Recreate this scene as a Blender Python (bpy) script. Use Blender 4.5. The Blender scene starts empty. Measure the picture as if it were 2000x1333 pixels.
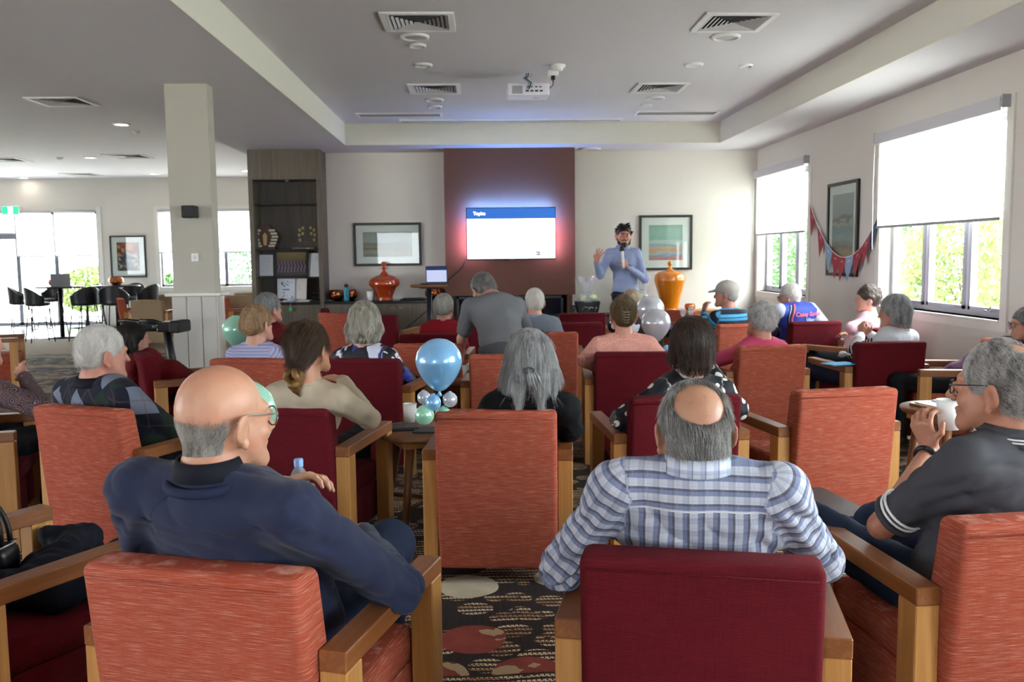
import bpy, bmesh, math, random
import numpy as np
import openvdb
from mathutils import Vector, Matrix, Euler
random.seed(7); RNG = np.random.default_rng(7)
SC = bpy.context.scene; COL = SC.collection
PI = math.pi

# ------------------------------------------------------------------ camera
H = 1.5; FPX = 1750.0; YAW, PITCH, ROLL = 0.0359, 0.0953, 0.0113
_f = Vector((math.sin(YAW)*math.cos(PITCH), math.cos(YAW)*math.cos(PITCH), -math.sin(PITCH)))
_r = Vector((math.cos(YAW), -math.sin(YAW), 0)); _d = _f.cross(_r)
_r, _d = _r*math.cos(ROLL)+_d*math.sin(ROLL), _d*math.cos(ROLL)-_r*math.sin(ROLL)
cam_data = bpy.data.cameras.new('camera'); cam = bpy.data.objects.new('camera', cam_data); COL.objects.link(cam)
cam_data.sensor_width = 36; cam_data.lens = 36*FPX/2000; cam_data.clip_end = 300; cam_data.clip_start = .05
m3 = Matrix((_r, -_d, -_f)).transposed()
cam.matrix_world = Matrix.Translation((0, 0, H)) @ m3.to_4x4()
cam_data.dof.use_dof = True; cam_data.dof.focus_distance = 2.6; cam_data.dof.aperture_fstop = 9.0
SC.camera = cam
CP = Vector((0, 0, H))
def ray(x, y): return _f + _r*((x-1000)/FPX) + _d*((y-666.5)/FPX)
def at(x, y, Y): d = ray(x, y); return CP + d*(Y/d.y)
def atz(x, y, z): d = ray(x, y); return CP + d*((z-H)/d.z)
def atx(x, y, X): d = ray(x, y); return CP + d*(X/d.x)

# ------------------------------------------------------------------ world, sun, view
SC.view_settings.view_transform = 'Standard'; SC.view_settings.look = 'None'
SC.view_settings.gamma = 1; SC.view_settings.use_curve_mapping = False
SC.view_settings.exposure = 1.30
SC.cycles.max_bounces = 8; SC.cycles.diffuse_bounces = 5; SC.cycles.glossy_bounces = 3
SC.cycles.transmission_bounces = 6; SC.cycles.transparent_max_bounces = 12
SC.cycles.caustics_reflective = False; SC.cycles.caustics_refractive = False
SC.cycles.sample_clamp_indirect = 6; SC.cycles.blur_glossy = 1.0
W = bpy.data.worlds.new('sky'); SC.world = W; W.use_nodes = True
_nt = W.node_tree; _bg = _nt.nodes['Background']
_bg.inputs[0].default_value = (0.89, 0.94, 0.99, 1); _bg.inputs[1].default_value = 13.0
def add_sun():
    l = bpy.data.lights.new('sun', 'SUN'); l.energy = 34; l.angle = .01; l.color = (1, .97, .93)
    o = bpy.data.objects.new('sun', l); COL.objects.link(o)
    o.rotation_euler = Vector((.22, .95, 1.15)).to_track_quat('Z', 'Y').to_euler()
add_sun()
def portal(loc, rot, sx, sy):
    l = bpy.data.lights.new('window_portal', 'AREA'); l.shape = 'RECTANGLE'; l.size = sx; l.size_y = sy
    l.cycles.is_portal = True
    o = bpy.data.objects.new('window_portal', l); COL.objects.link(o); o.location = loc; o.rotation_euler = rot

# ------------------------------------------------------------------ colour and node helpers
def lin(c):
    if isinstance(c, str):
        c = [int(c[i:i+2], 16)/255 for i in (0, 2, 4)]
        c = [v/12.92 if v <= .04045 else ((v+.055)/1.055)**2.4 for v in c]
    return (c[0], c[1], c[2], 1)
class G:
    """small wrapper that writes a node material"""
    def __init__(s, name, rough=.6, **kw):
        s.m = bpy.data.materials.new(name); s.m.use_nodes = True; s.nt = s.m.node_tree
        s.b = s.nt.nodes['Principled BSDF']; s.out = s.nt.nodes['Material Output']; s.set('Roughness', rough)
        for k, v in kw.items(): s.set(k.replace('_', ' '), v)
    def set(s, k, v):
        i = s.b.inputs[k]
        if hasattr(v, 'is_linked') or isinstance(v, bpy.types.NodeSocket): s.nt.links.new(v, i)
        elif isinstance(v, str) or (isinstance(v, tuple) and i.type == 'RGBA'): i.default_value = lin(v)
        else: i.default_value = v
        return s
    def n(s, t, ins=None, **props):
        nd = s.nt.nodes.new('ShaderNode'+t)
        for k, v in props.items(): setattr(nd, k, v)
        for k, v in (ins or {}).items():
            i = nd.inputs[k]
            if isinstance(v, bpy.types.NodeSocket): s.nt.links.new(v, i)
            elif isinstance(v, str): i.default_value = lin(v)
            else: i.default_value = v
        return nd
    def co(s, kind='Object'): return s.n('TexCoord').outputs[kind]
    def attr(s, name): return s.n('Attribute', attribute_name=name).outputs['Vector']
    def map(s, v, scale=(1, 1, 1), rot=(0, 0, 0), loc=(0, 0, 0)):
        return s.n('Mapping', {'Vector': v, 'Scale': scale, 'Rotation': rot, 'Location': loc}).outputs[0]
    def noise(s, v, scale=5, detail=3, rough=.5, dist=0, out=0):
        return s.n('TexNoise', {'Vector': v, 'Scale': scale, 'Detail': detail, 'Roughness': rough, 'Distortion': dist}).outputs[out]
    def vor(s, v, scale=5, feature='F1', out=0, rnd=1.0):
        return s.n('TexVoronoi', {'Vector': v, 'Scale': scale, 'Randomness': rnd}, feature=feature).outputs[out]
    def wave(s, v, scale=5, dist=0, detail=2, direction='X', dscale=1):
        return s.n('TexWave', {'Vector': v, 'Scale': scale, 'Distortion': dist, 'Detail': detail, 'Detail Scale': dscale}, bands_direction=direction).outputs[1]
    def m2(s, op, a, b=0.0, c=None):
        nd = s.n('Math', {0: a, 1: b}, operation=op)
        if c is not None:
            if isinstance(c, bpy.types.NodeSocket): s.nt.links.new(c, nd.inputs[2])
            else: nd.inputs[2].default_value = c
        return nd.outputs[0]
    def sep(s, v): o = s.n('SeparateXYZ', {0: v}).outputs; return o[0], o[1], o[2]
    def comb(s, x, y, z=0.0): return s.n('CombineXYZ', {0: x, 1: y, 2: z}).outputs[0]
    def ramp(s, f, stops, interp='LINEAR'):
        nd = s.n('ValToRGB', {0: f}); cr = nd.color_ramp; cr.interpolation = interp
        while len(cr.elements) < len(stops): cr.elements.new(.5)
        for e, (p, c) in zip(cr.elements, stops): e.position = p; e.color = lin(c)
        return nd.outputs[0]
    def mix(s, f, a, b, blend='MIX'):
        nd = s.n('Mix', data_type='RGBA', blend_type=blend)
        for i, v in ((0, f), (6, a), (7, b)):
            if isinstance(v, bpy.types.NodeSocket): s.nt.links.new(v, nd.inputs[i])
            else: nd.inputs[i].default_value = lin(v) if (i and not isinstance(v, float)) else v
        return nd.outputs[2]
    def band(s, x, period, lo, hi):   # 1 where frac(x/period) lies between lo and hi
        f = s.m2('FRACT', s.m2('DIVIDE', s.m2('ADD', x, 100*period), period))
        return s.m2('MULTIPLY', s.m2('GREATER_THAN', f, lo), s.m2('LESS_THAN', f, hi))
    def bump(s, h, strength=.3, dist=.002):
        s.set('Normal', s.n('Bump', {'Height': h, 'Strength': strength, 'Distance': dist}).outputs[0]); return s
    def done(s, col=None):
        if col is not None: s.set('Base Color', col)
        return s.m
_plain = {}
def plain(col, rough=.6, **kw):
    k = (str(col), rough, str(kw))
    if k not in _plain:
        g = G('paint', rough, **kw)
        _plain[k] = g.done(col)
    return _plain[k]
def emit(col, strength):
    g = G('glow', .5); g.set('Base Color', (0, 0, 0)); g.set('Emission Color', col); g.set('Emission Strength', strength); return g.m

# ------------------------------------------------------------------ mesh helpers
def tag(o, label=None, cat=None, group=None, kind=None):
    if label: o['label'] = label
    if cat: o['category'] = cat
    if group: o['group'] = group
    if kind: o['kind'] = kind
    return o
def link(name, data, parent=None, loc=None, rz=0, mat=None):
    o = bpy.data.objects.new(name, data); COL.objects.link(o)
    if parent: o.parent = parent
    if loc is not None: o.location = loc
    if rz: o.rotation_euler = (0, 0, rz)
    if mat is not None:
        ms = mat if isinstance(mat, (list, tuple)) else [mat]
        for m in ms: data.materials.append(m)
    return o
def empty(name, loc=(0, 0, 0), rz=0, label=None, cat=None, group=None):
    return tag(link(name, None, None, loc, rz), label, cat, group)
def obj(name, bm, mat, parent=None, loc=None, rz=0, smooth=False):
    me = bpy.data.meshes.new(name); bm.to_mesh(me); bm.free()
    if smooth: me.polygons.foreach_set('use_smooth', [True]*len(me.polygons))
    return link(name, me, parent, loc, rz, mat)
def box(bm, x0, x1, y0, y1, z0, z1, bev=0, seg=1, mi=0, M=None):
    g = bmesh.ops.create_cube(bm, size=1)
    vs = g['verts']
    for v in vs: v.co = Vector((x0+(x1-x0)*(v.co.x+.5), y0+(y1-y0)*(v.co.y+.5), z0+(z1-z0)*(v.co.z+.5)))
    fs = set(f for v in vs for f in v.link_faces)
    if bev:
        es = list(set(e for v in vs for e in v.link_edges))
        r = bmesh.ops.bevel(bm, geom=es, offset=bev, segments=seg, profile=.5, affect='EDGES')
        vs = list(set(r['verts']) | set(v for f in r['faces'] for v in f.verts)); fs = set(f for v in vs for f in v.link_faces)
        vs = list(set(v for f in fs for v in f.verts))
    for f in fs: f.material_index = mi
    if M is not None: bmesh.ops.transform(bm, matrix=M, verts=vs)
    return vs
def B(name, mat, parent, *dims, bev=0, seg=1, loc=None, rz=0, smooth=False):
    bm = bmesh.new(); box(bm, *dims, bev=bev, seg=seg); return obj(name, bm, mat, parent, loc, rz, smooth)
def spline(prof, k=4):
    """round a lathe profile"""
    P = [Vector((a, b, 0)) for a, b in prof]; out = []
    for i in range(len(P)-1):
        p0, p1, p2, p3 = P[max(i-1, 0)], P[i], P[i+1], P[min(i+2, len(P)-1)]
        for j in range(k):
            t = j/k; q = ((p1*2)+(p2-p0)*t+(p0*2-p1*5+p2*4-p3)*t*t+(p1*3-p0-p2*3+p3)*t**3)*.5; out.append((max(q.x, 0), q.y))
    return out+[prof[-1]]
def lathe(bm, prof, n=32, c=(0, 0, 0), M=None, mi=0):
    rings = []
    for r, z in prof:
        rings.append([bm.verts.new((c[0]+r*math.cos(2*PI*i/n), c[1]+r*math.sin(2*PI*i/n), c[2]+z)) for i in range(n)] if r > 1e-5 else [bm.verts.new((c[0], c[1], c[2]+z))])
    for a, b in zip(rings, rings[1:]):
        for i in range(n):
            j = (i+1) % n
            q = [a[i % len(a)], a[j % len(a)], b[j % len(b)], b[i % len(b)]]
            q = list(dict.fromkeys(q))
            if len(q) > 2:
                f = bm.faces.new(q); f.smooth = True; f.material_index = mi
    vs = [v for r in rings for v in r]
    if M is not None: bmesh.ops.transform(bm, matrix=M, verts=vs)
    bmesh.ops.recalc_face_normals(bm, faces=list(set(f for v in vs for f in v.link_faces)))
    return vs
def L(name, mat, parent, prof, n=32, loc=None, c=(0, 0, 0)):
    bm = bmesh.new(); lathe(bm, prof, n, c); return obj(name, bm, mat, parent, loc)
def tube(bm, pts, r, n=8, mi=0):
    pts = [Vector(p) for p in pts]; rr = r if isinstance(r, (list, tuple)) else [r]*len(pts); rings = []
    up = Vector((0, 0, 1))
    for i, p in enumerate(pts):
        t = (pts[min(i+1, len(pts)-1)]-pts[max(i-1, 0)]).normalized()
        if abs(t.dot(up)) > .95: up = Vector((1, 0, 0))
        a = t.cross(up).normalized(); b = t.cross(a); up = -b if b.dot(up) < 0 else b
        rings.append([bm.verts.new(p+(a*math.cos(2*PI*k/n)+b*math.sin(2*PI*k/n))*rr[i]) for k in range(n)])
    for A, Bq in zip(rings, rings[1:]):
        for k in range(n):
            f = bm.faces.new([A[k], A[(k+1) % n], Bq[(k+1) % n], Bq[k]]); f.smooth = True; f.material_index = mi
    for R in (rings[0], rings[-1]):
        f = bm.faces.new(R); f.material_index = mi
    bmesh.ops.recalc_face_normals(bm, faces=list(set(f for R in rings for v in R for f in v.link_faces)))
def T(name, mat, parent, pts, r, n=8, loc=None):
    bm = bmesh.new(); tube(bm, pts, r, n); return obj(name, bm, mat, parent, loc)
def copy_tree(o, parent=None):
    c = o.copy(); COL.objects.link(c)
    if parent: c.parent = parent
    for ch in list(o.children): copy_tree(ch, c)
    return c
def prism(bm, pts, axis, a0, a1, mi=0):
    """extrude a polygon (2-D points) along an axis"""
    def mk(p, a): return {'x': (a, p[0], p[1]), 'y': (p[0], a, p[1]), 'z': (p[0], p[1], a)}[axis]
    A = [bm.verts.new(mk(p, a0)) for p in pts]; Bv = [bm.verts.new(mk(p, a1)) for p in pts]
    fs = [bm.faces.new(A), bm.faces.new(Bv[::-1])]
    for i in range(len(pts)):
        j = (i+1) % len(pts); fs.append(bm.faces.new([A[i], Bv[i], Bv[j], A[j]]))
    for f in fs: f.material_index = mi
    bmesh.ops.recalc_face_normals(bm, faces=fs)
def text(name, s, size, mat, parent, loc, rot, extrude=.001, align='LEFT', bold=False):
    cu = bpy.data.curves.new(name, 'FONT'); cu.body = s; cu.size = size; cu.extrude = extrude; cu.align_x = align
    if bold: cu.offset = size*.02
    me = bpy.data.meshes.new_from_object(bpy.data.objects.new('t', cu)); me.name = name
    o = link(name, me, parent, loc, 0, mat); o.rotation_euler = rot; return o
# ------------------------------------------------------------------ surface materials
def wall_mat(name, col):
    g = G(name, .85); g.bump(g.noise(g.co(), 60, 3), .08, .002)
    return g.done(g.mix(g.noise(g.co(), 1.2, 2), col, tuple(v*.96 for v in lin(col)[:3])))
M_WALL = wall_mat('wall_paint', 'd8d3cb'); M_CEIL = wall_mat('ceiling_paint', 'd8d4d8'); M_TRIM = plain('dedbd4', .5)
M_COFF = wall_mat('coffer_paint', 'd8d5c9')
M_FRAME = plain('4a4c50', .4, Metallic=.5); M_ALU = plain('8f9095', .35, Metallic=.6); M_WFR = plain('d6d6df', .35); M_WSA = plain('b0b1bd', .35); M_BLACK = plain('0c0c0e', .45); M_WHITE = plain('e8e8e6', .5)
def wood_mat(name, a, b, axis=2, scale=1.0, rough=.42, streak=60):
    g = G(name, rough); sc = [streak, streak, streak]; sc[axis] = 2.2
    v = g.map(g.co(), tuple(x*scale for x in sc)); n1 = g.noise(v, 1, 4, .6); n2 = g.noise(g.map(g.co(), tuple(x*scale*.25 for x in sc)), 1, 3, .5, .6)
    f = g.m2('ADD', g.m2('MULTIPLY', n1, .5), g.m2('MULTIPLY', n2, .6))
    g.bump(n1, .12, .001)
    return g.done(g.ramp(f, [(.34, a), (.52, b), (.72, a)]))
M_OAKZ = wood_mat('oak_upright', 'c79459', 'b07c42'); M_OAKY = wood_mat('oak_arm', '955d31', '7b4822', 1)
M_OAKX = wood_mat('oak_cross', 'a87642', '8f5e30', 0)
def carpet_mat():
    g = G('patterned_carpet', .95); c = g.co(); x, y, z = g.sep(c)
    wv = g.noise(c, 3.0, 2, out=1); cw = g.n('VectorMath', {0: c, 1: g.n('VectorMath', {0: wv, 'Scale': .06}, operation='SCALE').outputs[0]}, operation='ADD').outputs[0]; xw, yw, _z = g.sep(cw)
    base = g.mix(g.m2('MULTIPLY', g.band(x, .03, 0, .5), g.noise(c, 120, 2)), '17100f', '2a1a14')
    # woven dashes: rows of small blocks, inside leaf-shaped patches and full bands
    jit = g.m2('MULTIPLY', g.noise(g.map(c, (40, 30, 1)), 1, 1), .012)
    rows = g.band(g.m2('ADD', yw, jit), .036, .0, .52); dash = g.band(g.m2('ADD', xw, g.m2('MULTIPLY', g.m2('FLOOR', g.m2('DIVIDE', yw, .036)), .0061)), .0175, .0, .74)
    blocks = g.m2('MULTIPLY', rows, dash)
    d = g.vor(g.map(cw, (6.2, 7.6, 1), (0, 0, .3)), 1.0, rnd=.8); patch = g.m2('LESS_THAN', d, .50)
    zone = g.m2('MULTIPLY', g.band(g.m2('ADD', yw, -2.80), 1.25, .0, .26), g.m2('GREATER_THAN', g.noise(g.map(c, (.8, 2, 1)), 1, 2), .34))
    keep = g.m2('GREATER_THAN', g.noise(g.map(c, (18, 30, 1)), 1, 2), .36)
    f = g.m2('MULTIPLY', g.m2('MULTIPLY', blocks, g.m2('MAXIMUM', patch, zone)), keep)
    tint = g.noise(g.map(c, (3, 28, 1)), 1, 1)
    ground = g.mix(g.m2('MULTIPLY', g.m2('MAXIMUM', patch, zone), .8), base, '34190f')
    col = g.mix(f, ground, g.mix(g.m2('GREATER_THAN', tint, .52), 'd0bf9f', 'a07a52'))
    # large round petals
    v = g.map(cw, (1.55, 1.75, 1), (0, 0, .25)); d = g.vor(v, 1.0, rnd=.9); s, t, u = g.sep(g.vor(v, 1.0, out=1, rnd=.9))
    pet = g.m2('MULTIPLY', g.m2('LESS_THAN', d, g.m2('MULTIPLY_ADD', s, .08, .15)), g.m2('GREATER_THAN', t, .35))
    def disc_(px, py, r):
        p = atz(px, py, 0); dd = g.n('VectorMath', {0: g.map(cw, (1, 1, 0)), 1: (p.x+.03, p.y+.03, 0)}, operation='DISTANCE').outputs['Value']; return g.m2('LESS_THAN', dd, r)
    near = g.m2('LESS_THAN', g.n('VectorMath', {0: c, 1: tuple(atz(960, 1230, 0))}, operation='DISTANCE').outputs['Value'], .75)
    pet = g.m2('MULTIPLY', pet, g.m2('SUBTRACT', 1.0, near))
    rust = g.m2('MAXIMUM', disc_(922, 1248, .135), g.m2('MULTIPLY', g.m2('MAXIMUM', disc_(1030, 1312, .12), disc_(865, 1318, .10)), g.m2('SUBTRACT', 1.0, zone))); cream = g.m2('MAXIMUM', disc_(913, 1146, .14), disc_(1085, 1128, .11))
    rc = g.mix(g.noise(c, 7, 3, .6), 'a04436', '5c1d1b'); cc = g.mix(g.noise(c, 9, 2), 'cdc6b4', 'a39a7c')
    rc = g.mix(g.m2('GREATER_THAN', g.noise(c, 5, 3), .60), rc, 'a8906c')
    col = g.mix(pet, col, g.mix(g.m2('GREATER_THAN', u, .6), rc, cc)); col = g.mix(rust, col, rc); col = g.mix(cream, col, cc)
    g.bump(g.noise(c, 320, 2), .5, .003)
    return g.done(col)
def plain_carpet():
    g = G('beige_carpet', .95); c = g.co(); g.bump(g.noise(c, 200, 2), .4, .003)
    return g.done(g.mix(g.noise(g.map(c, (2, 14, 1)), 6, 3), '9c8b72', '6e5f4c'))
def tile_mat():
    g = G('grey_tiles', .16); c = g.co()
    br = g.n('TexBrick', {'Vector': c, 'Color1': '6b7076', 'Color2': '646a70', 'Mortar': '5c5f62', 'Scale': 1.0, 'Mortar Size': .004, 'Brick Width': .6, 'Row Height': .6}, offset=0)
    return g.done(br.outputs[0])

# ------------------------------------------------------------------ the room
XR, YB, ZC, ZK = 4.11, 13.2, 3.0, 3.28          # right wall, back wall, soffit, coffer ceiling
XL, YF, ZL, YN = -14.0, 21.2, 3.38, -4.0        # left wall, far wall of the left room, its ceiling, near wall
bm = bmesh.new(); box(bm, XL, XR+.2, YN, 14.6, -.2, 0); box(bm, -3.4, XR+.2, 14.6, 15, -.2, 0)
tag(obj('floor', bm, carpet_mat()), 'dark brown carpet with cream dashes and rust petals', kind='structure')
B('floor_beige_carpet', plain_carpet(), None, XL, -3.2, 14.6, 17.4, -.2, 0)['kind'] = 'structure'
bm = bmesh.new(); prism(bm, [(XL, 17.4), (-9.2, 17.4), (-3.2, 19.6), (-3.2, YF+.3), (XL, YF+.3)], 'z', -.2, 0.0)
obj('floor_tiles', bm, tile_mat())['kind'] = 'structure'
bm = bmesh.new(); prism(bm, [(-9.2, 17.4), (-3.2, 17.4), (-3.2, 19.6)], 'z', -.2, 0.0)
obj('floor_beige_corner', bm, bpy.data.materials['beige_carpet'])['kind'] = 'structure'
# ceiling: soffit ring around a raised coffer
CX0, CX1, CY1, CY0 = -1.77, 3.31, 12.28, -1.5
bm = bmesh.new()
box(bm, -3.34, CX0, YN, YB+.1, ZC, ZK+.3); box(bm, CX1, XR+.2, YN, YB+.1, ZC, ZK+.3)
box(bm, CX0, CX1, CY1, YB+.1, ZC, ZK+.3); box(bm, CX0, CX1, YN, CY0, ZC, ZK+.3)
tag(obj('ceiling_soffit', bm, M_CEIL), kind='structure')
B('ceiling', M_CEIL, None, CX0-.01, CX1+.01, CY0, CY1, ZK, ZK+.3)['kind'] = 'structure'
bm = bmesh.new(); 
box(bm, CX0-.012, CX0+.006, CY0, CY1, ZC-.004, ZK); box(bm, CX1-.006, CX1+.012, CY0, CY1, ZC-.004, ZK); box(bm, CX0, CX1, CY1-.006, CY1+.012, ZC-.004, ZK)
obj('trim_coffer', bm, M_COFF)['kind'] = 'structure'
B('ceiling_lounge', M_CEIL, None, XL, -3.34, YN, YF+.3, ZL, ZL+.3)['kind'] = 'structure'
B('ceiling_passage', M_CEIL, None, -3.35, -2.9, YB+.1, YF+.3, ZL, ZL+.3)['kind'] = 'structure'
def wall_with_holes(name, axis, c0, c1, a0, a1, z0, z1, holes, mat):
    """axis 'x': wall plane normal along x, spans y; 'y': spans x"""
    bm = bmesh.new(); holes = sorted(holes); cur = a0
    def put(s0, s1, zz0, zz1):
        if s1-s0 < 1e-4 or zz1-zz0 < 1e-4: return
        if axis == 'x': box(bm, c0, c1, s0, s1, zz0, zz1)
        else: box(bm, s0, s1, c0, c1, zz0, zz1)
    for (s0, s1, h0, h1) in holes:
        put(cur, s0, z0, z1); put(s0, s1, z0, h0); put(s0, s1, h1, z1); cur = s1
    put(cur, a1, z0, z1)
    o = obj(name, bm, mat); o['kind'] = 'structure'; return o
ZW0, ZW1 = .945, 2.60
WR = [(6.90, 9.06, ZW0, ZW1), (11.1, 13.07, ZW0, ZW1)]
near_holes = [(1.0, 3.6, ZW0, ZW1), (-3.0, -.4, ZW0, ZW1)]  # unseen windows; openings and blinds set to light the foreground chairs
wall_with_holes('wall_right', 'x', XR, XR+.2, YN, YB+.2, 0, ZC+.1, near_holes+WR, M_WALL)
wall_with_holes('wall_back', 'y', YB, YB+.2, -3.15, XR, 0, ZC+.1, [], M_WALL)
wall_with_holes('wall_passage', 'x', -3.1, -2.9, YB+.2, YF, 0, ZL, [], M_WALL)
wall_with_holes('wall_near', 'y', YN-.2, YN, XL, XR+.2, 0, ZL+.2, [(-3.4, -2.0, .9, 2.3)], M_WALL)  # unseen opening added as fill light from behind the chairs
wall_with_holes('wall_left', 'x', XL-.2, XL, YN-.2, YF+.3, 0, ZL, [(-1, 6, .9, 2.5)], M_WALL)  # unseen opening added and widened to light the right wall
# far wall of the lounge: glazed doors, window
far_door = (-13.6, at(193, 500, YF).x, 0.0, 2.62)
far_win = (at(313, 500, YF).x, -4.4, at(400, 560, YF).z, 2.62)
wall_with_holes('wall_far', 'y', YF, YF+.2, XL, -2.9, 0, ZL, [far_door, far_win], M_WALL)
portal((XR+.12, 7.98, 1.77), (0, PI/2, 0), 1.65, 2.2); portal((XR+.12, 12.08, 1.77), (0, PI/2, 0), 1.65, 2.0)
portal((XR+.12, 2.3, 1.77), (0, PI/2, 0), 1.65, 2.6); portal((XR+.12, -1.7, 1.77), (0, PI/2, 0), 1.65, 2.6)
portal(((far_door[0]+far_door[1])/2, YF+.1, 1.3), (-PI/2, 0, 0), far_door[1]-far_door[0], 2.6)
portal(((far_win[0]+far_win[1])/2, YF+.1, 1.7), (-PI/2, 0, 0), far_win[1]-far_win[0], 1.8)
portal((XL-.1, 2.5, 1.7), (0, -PI/2, 0), 1.6, 7); portal((-2.7, YN-.1, 1.6), (PI/2, 0, 0), 1.4, 1.4)

def glass_mat():
    m = bpy.data.materials.new('window_glass'); m.use_nodes = True; nt = m.node_tree; nt.nodes.clear()
    o = nt.nodes.new('ShaderNodeOutputMaterial'); t = nt.nodes.new('ShaderNodeBsdfTransparent'); g = nt.nodes.new('ShaderNodeBsdfGlossy'); mx = nt.nodes.new('ShaderNodeMixShader')
    g.inputs['Roughness'].default_value = .02; t.inputs[0].default_value = (.93, .96, .95, 1); mx.inputs[0].default_value = .06
    nt.links.new(t.outputs[0], mx.inputs[1]); nt.links.new(g.outputs[0], mx.inputs[2]); nt.links.new(mx.outputs[0], o.inputs[0]); return m
M_GLASS = glass_mat()
def blind_mat(name, tl, tr):
    m = bpy.data.materials.new(name); m.use_nodes = True; nt = m.node_tree; nt.nodes.clear()
    o = nt.nodes.new('ShaderNodeOutputMaterial'); t = nt.nodes.new('ShaderNodeBsdfTransparent'); d = nt.nodes.new('ShaderNodeBsdfDiffuse'); l = nt.nodes.new('ShaderNodeBsdfTranslucent')
    a = nt.nodes.new('ShaderNodeMixShader'); b = nt.nodes.new('ShaderNodeMixShader')
    d.inputs[0].default_value = (.8, .78, .72, 1); l.inputs[0].default_value = (.9, .88, .82, 1); a.inputs[0].default_value = tl; b.inputs[0].default_value = tr
    nt.links.new(d.outputs[0], a.inputs[1]); nt.links.new(l.outputs[0], a.inputs[2]); nt.links.new(a.outputs[0], b.inputs[1]); nt.links.new(t.outputs[0], b.inputs[2]); nt.links.new(b.outputs[0], o.inputs[0]); return m
M_BLIND = blind_mat('blind_fabric', .72, .14); M_BLINDF = blind_mat('cream_blind_fabric', .42, .06)
def window(n, y0, y1, z0, z1, sashes, blind_to, label):
    w = empty('window_%d' % n, (XR, (y0+y1)/2, z0)); w['kind'] = 'structure'; w['label'] = label
    hy = (y1-y0)/2; h = z1-z0
    bm = bmesh.new(); t = .09
    for a in ((-hy-t, -hy, -t, h+t), (hy, hy+t, -t, h+t)): box(bm, -.02, .0, a[0], a[1], a[2], a[3])
    box(bm, -.02, 0, -hy, hy, h, h+t); box(bm, -.02, 0, -hy, hy, -t, 0)
    obj('window_trim', bm, M_TRIM, w)
    B('window_sill', M_TRIM, w, -.035, .13, -hy, hy, -.022, .0, bev=.004)
    bm = bmesh.new(); f = .045
    box(bm, .12, .18, -hy, hy, 0, f); box(bm, .12, .18, -hy, hy, h-f, h)
    for i in range(sashes+1):
        y = -hy + (2*hy)*i/sashes; yy = min(max(y, -hy+.03), hy-.03); box(bm, .12, .18, yy-.03, yy+.03, f, h-f)
    obj('window_frame', bm, M_WFR, w)
    for i in range(sashes):
        a = -hy+2*hy*i/sashes+.035; b = -hy+2*hy*(i+1)/sashes-.035
        bm = bmesh.new(); s = .032
        for q in ((a, a+s, f, h-f), (b-s, b, f, h-f), (a, b, f, f+s), (a, b, h-f-s, h-f)): box(bm, .105, .15, *q)
        so = obj('window_sash', bm, M_WSA, w)
        B('window_pane', M_GLASS, so, .126, .130, a+s, b-s, f+s, h-f-s)
        if i != 1:
            bm = bmesh.new(); box(bm, .075, .105, (a+b)/2-.05, (a+b)/2+.03, f, f+.014); tube(bm, [(.09, (a+b)/2, f+.01), (.075, (a+b)/2-.09, f+.05)], .006, 6)
            obj('window_winder', bm, M_ALU, so)
    # roller blind
    r = empty('roller_blind', (XR-.05, (y0+y1)/2, z1+.02), 0, 'white roller blind half lowered over the %s' % label, 'blind')
    bm = bmesh.new(); tube(bm, [(0, -hy-.03, .02), (0, hy+.03, .02)], .034, 16); obj('roller', bm, plain('b9b8bd', .5), r)
    B('headbox', plain('c3c1c6', .5), r, -.045, -.036, -hy-.02, hy+.02, -.05, .06)
    bm = bmesh.new(); v = [bm.verts.new(p) for p in ((.0, -hy+.01, .02), (.0, hy-.01, .02), (.0, hy-.01, blind_to-z1-.02), (.0, -hy+.01, blind_to-z1-.02))]; bm.faces.new(v)
    obj('blind_cloth', bm, M_BLIND, r)
    B('bottom_rail', plain('8f8f92', .5), r, -.012, .012, -hy+.01, hy-.01, blind_to-z1-.045, blind_to-z1-.018, bev=.004)
    for s in (-1, 1): B('bracket', plain('9a989e', .4), r, -.04, .04, s*(hy+.04)-.006, s*(hy+.04)+.006, -.03, .07, bev=.004)
    T('pull_cord', M_WHITE, r, [(-.03, hy+.03, 0), (-.035, hy+.035, -.5), (-.03, hy+.03, -1.1)], .003, 5)
window(1, WR[0][0], WR[0][1], ZW0, ZW1, 3, 1.755, 'large window beside the framed seascape')
window(2, WR[1][0], WR[1][1], ZW0, ZW1, 3, 1.77, 'window in the corner beside the presenter')
for n, q in ((3, near_holes[0]), (4, near_holes[1])): window(n, q[0], q[1], ZW0, ZW1, 3, 2.35, 'unseen side window beyond the right edge that lights the chairs' if n == 3 else 'unseen side window behind the audience that lights the chairs')
# baseboards
B('baseboard_back', M_TRIM, None, 1.6, XR, YB-.018, YB, 0, .14)['kind'] = 'structure'
B('baseboard_right', M_TRIM, None, XR-.018, XR, YN, YB-.02, 0, .14)['kind'] = 'structure'
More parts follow.
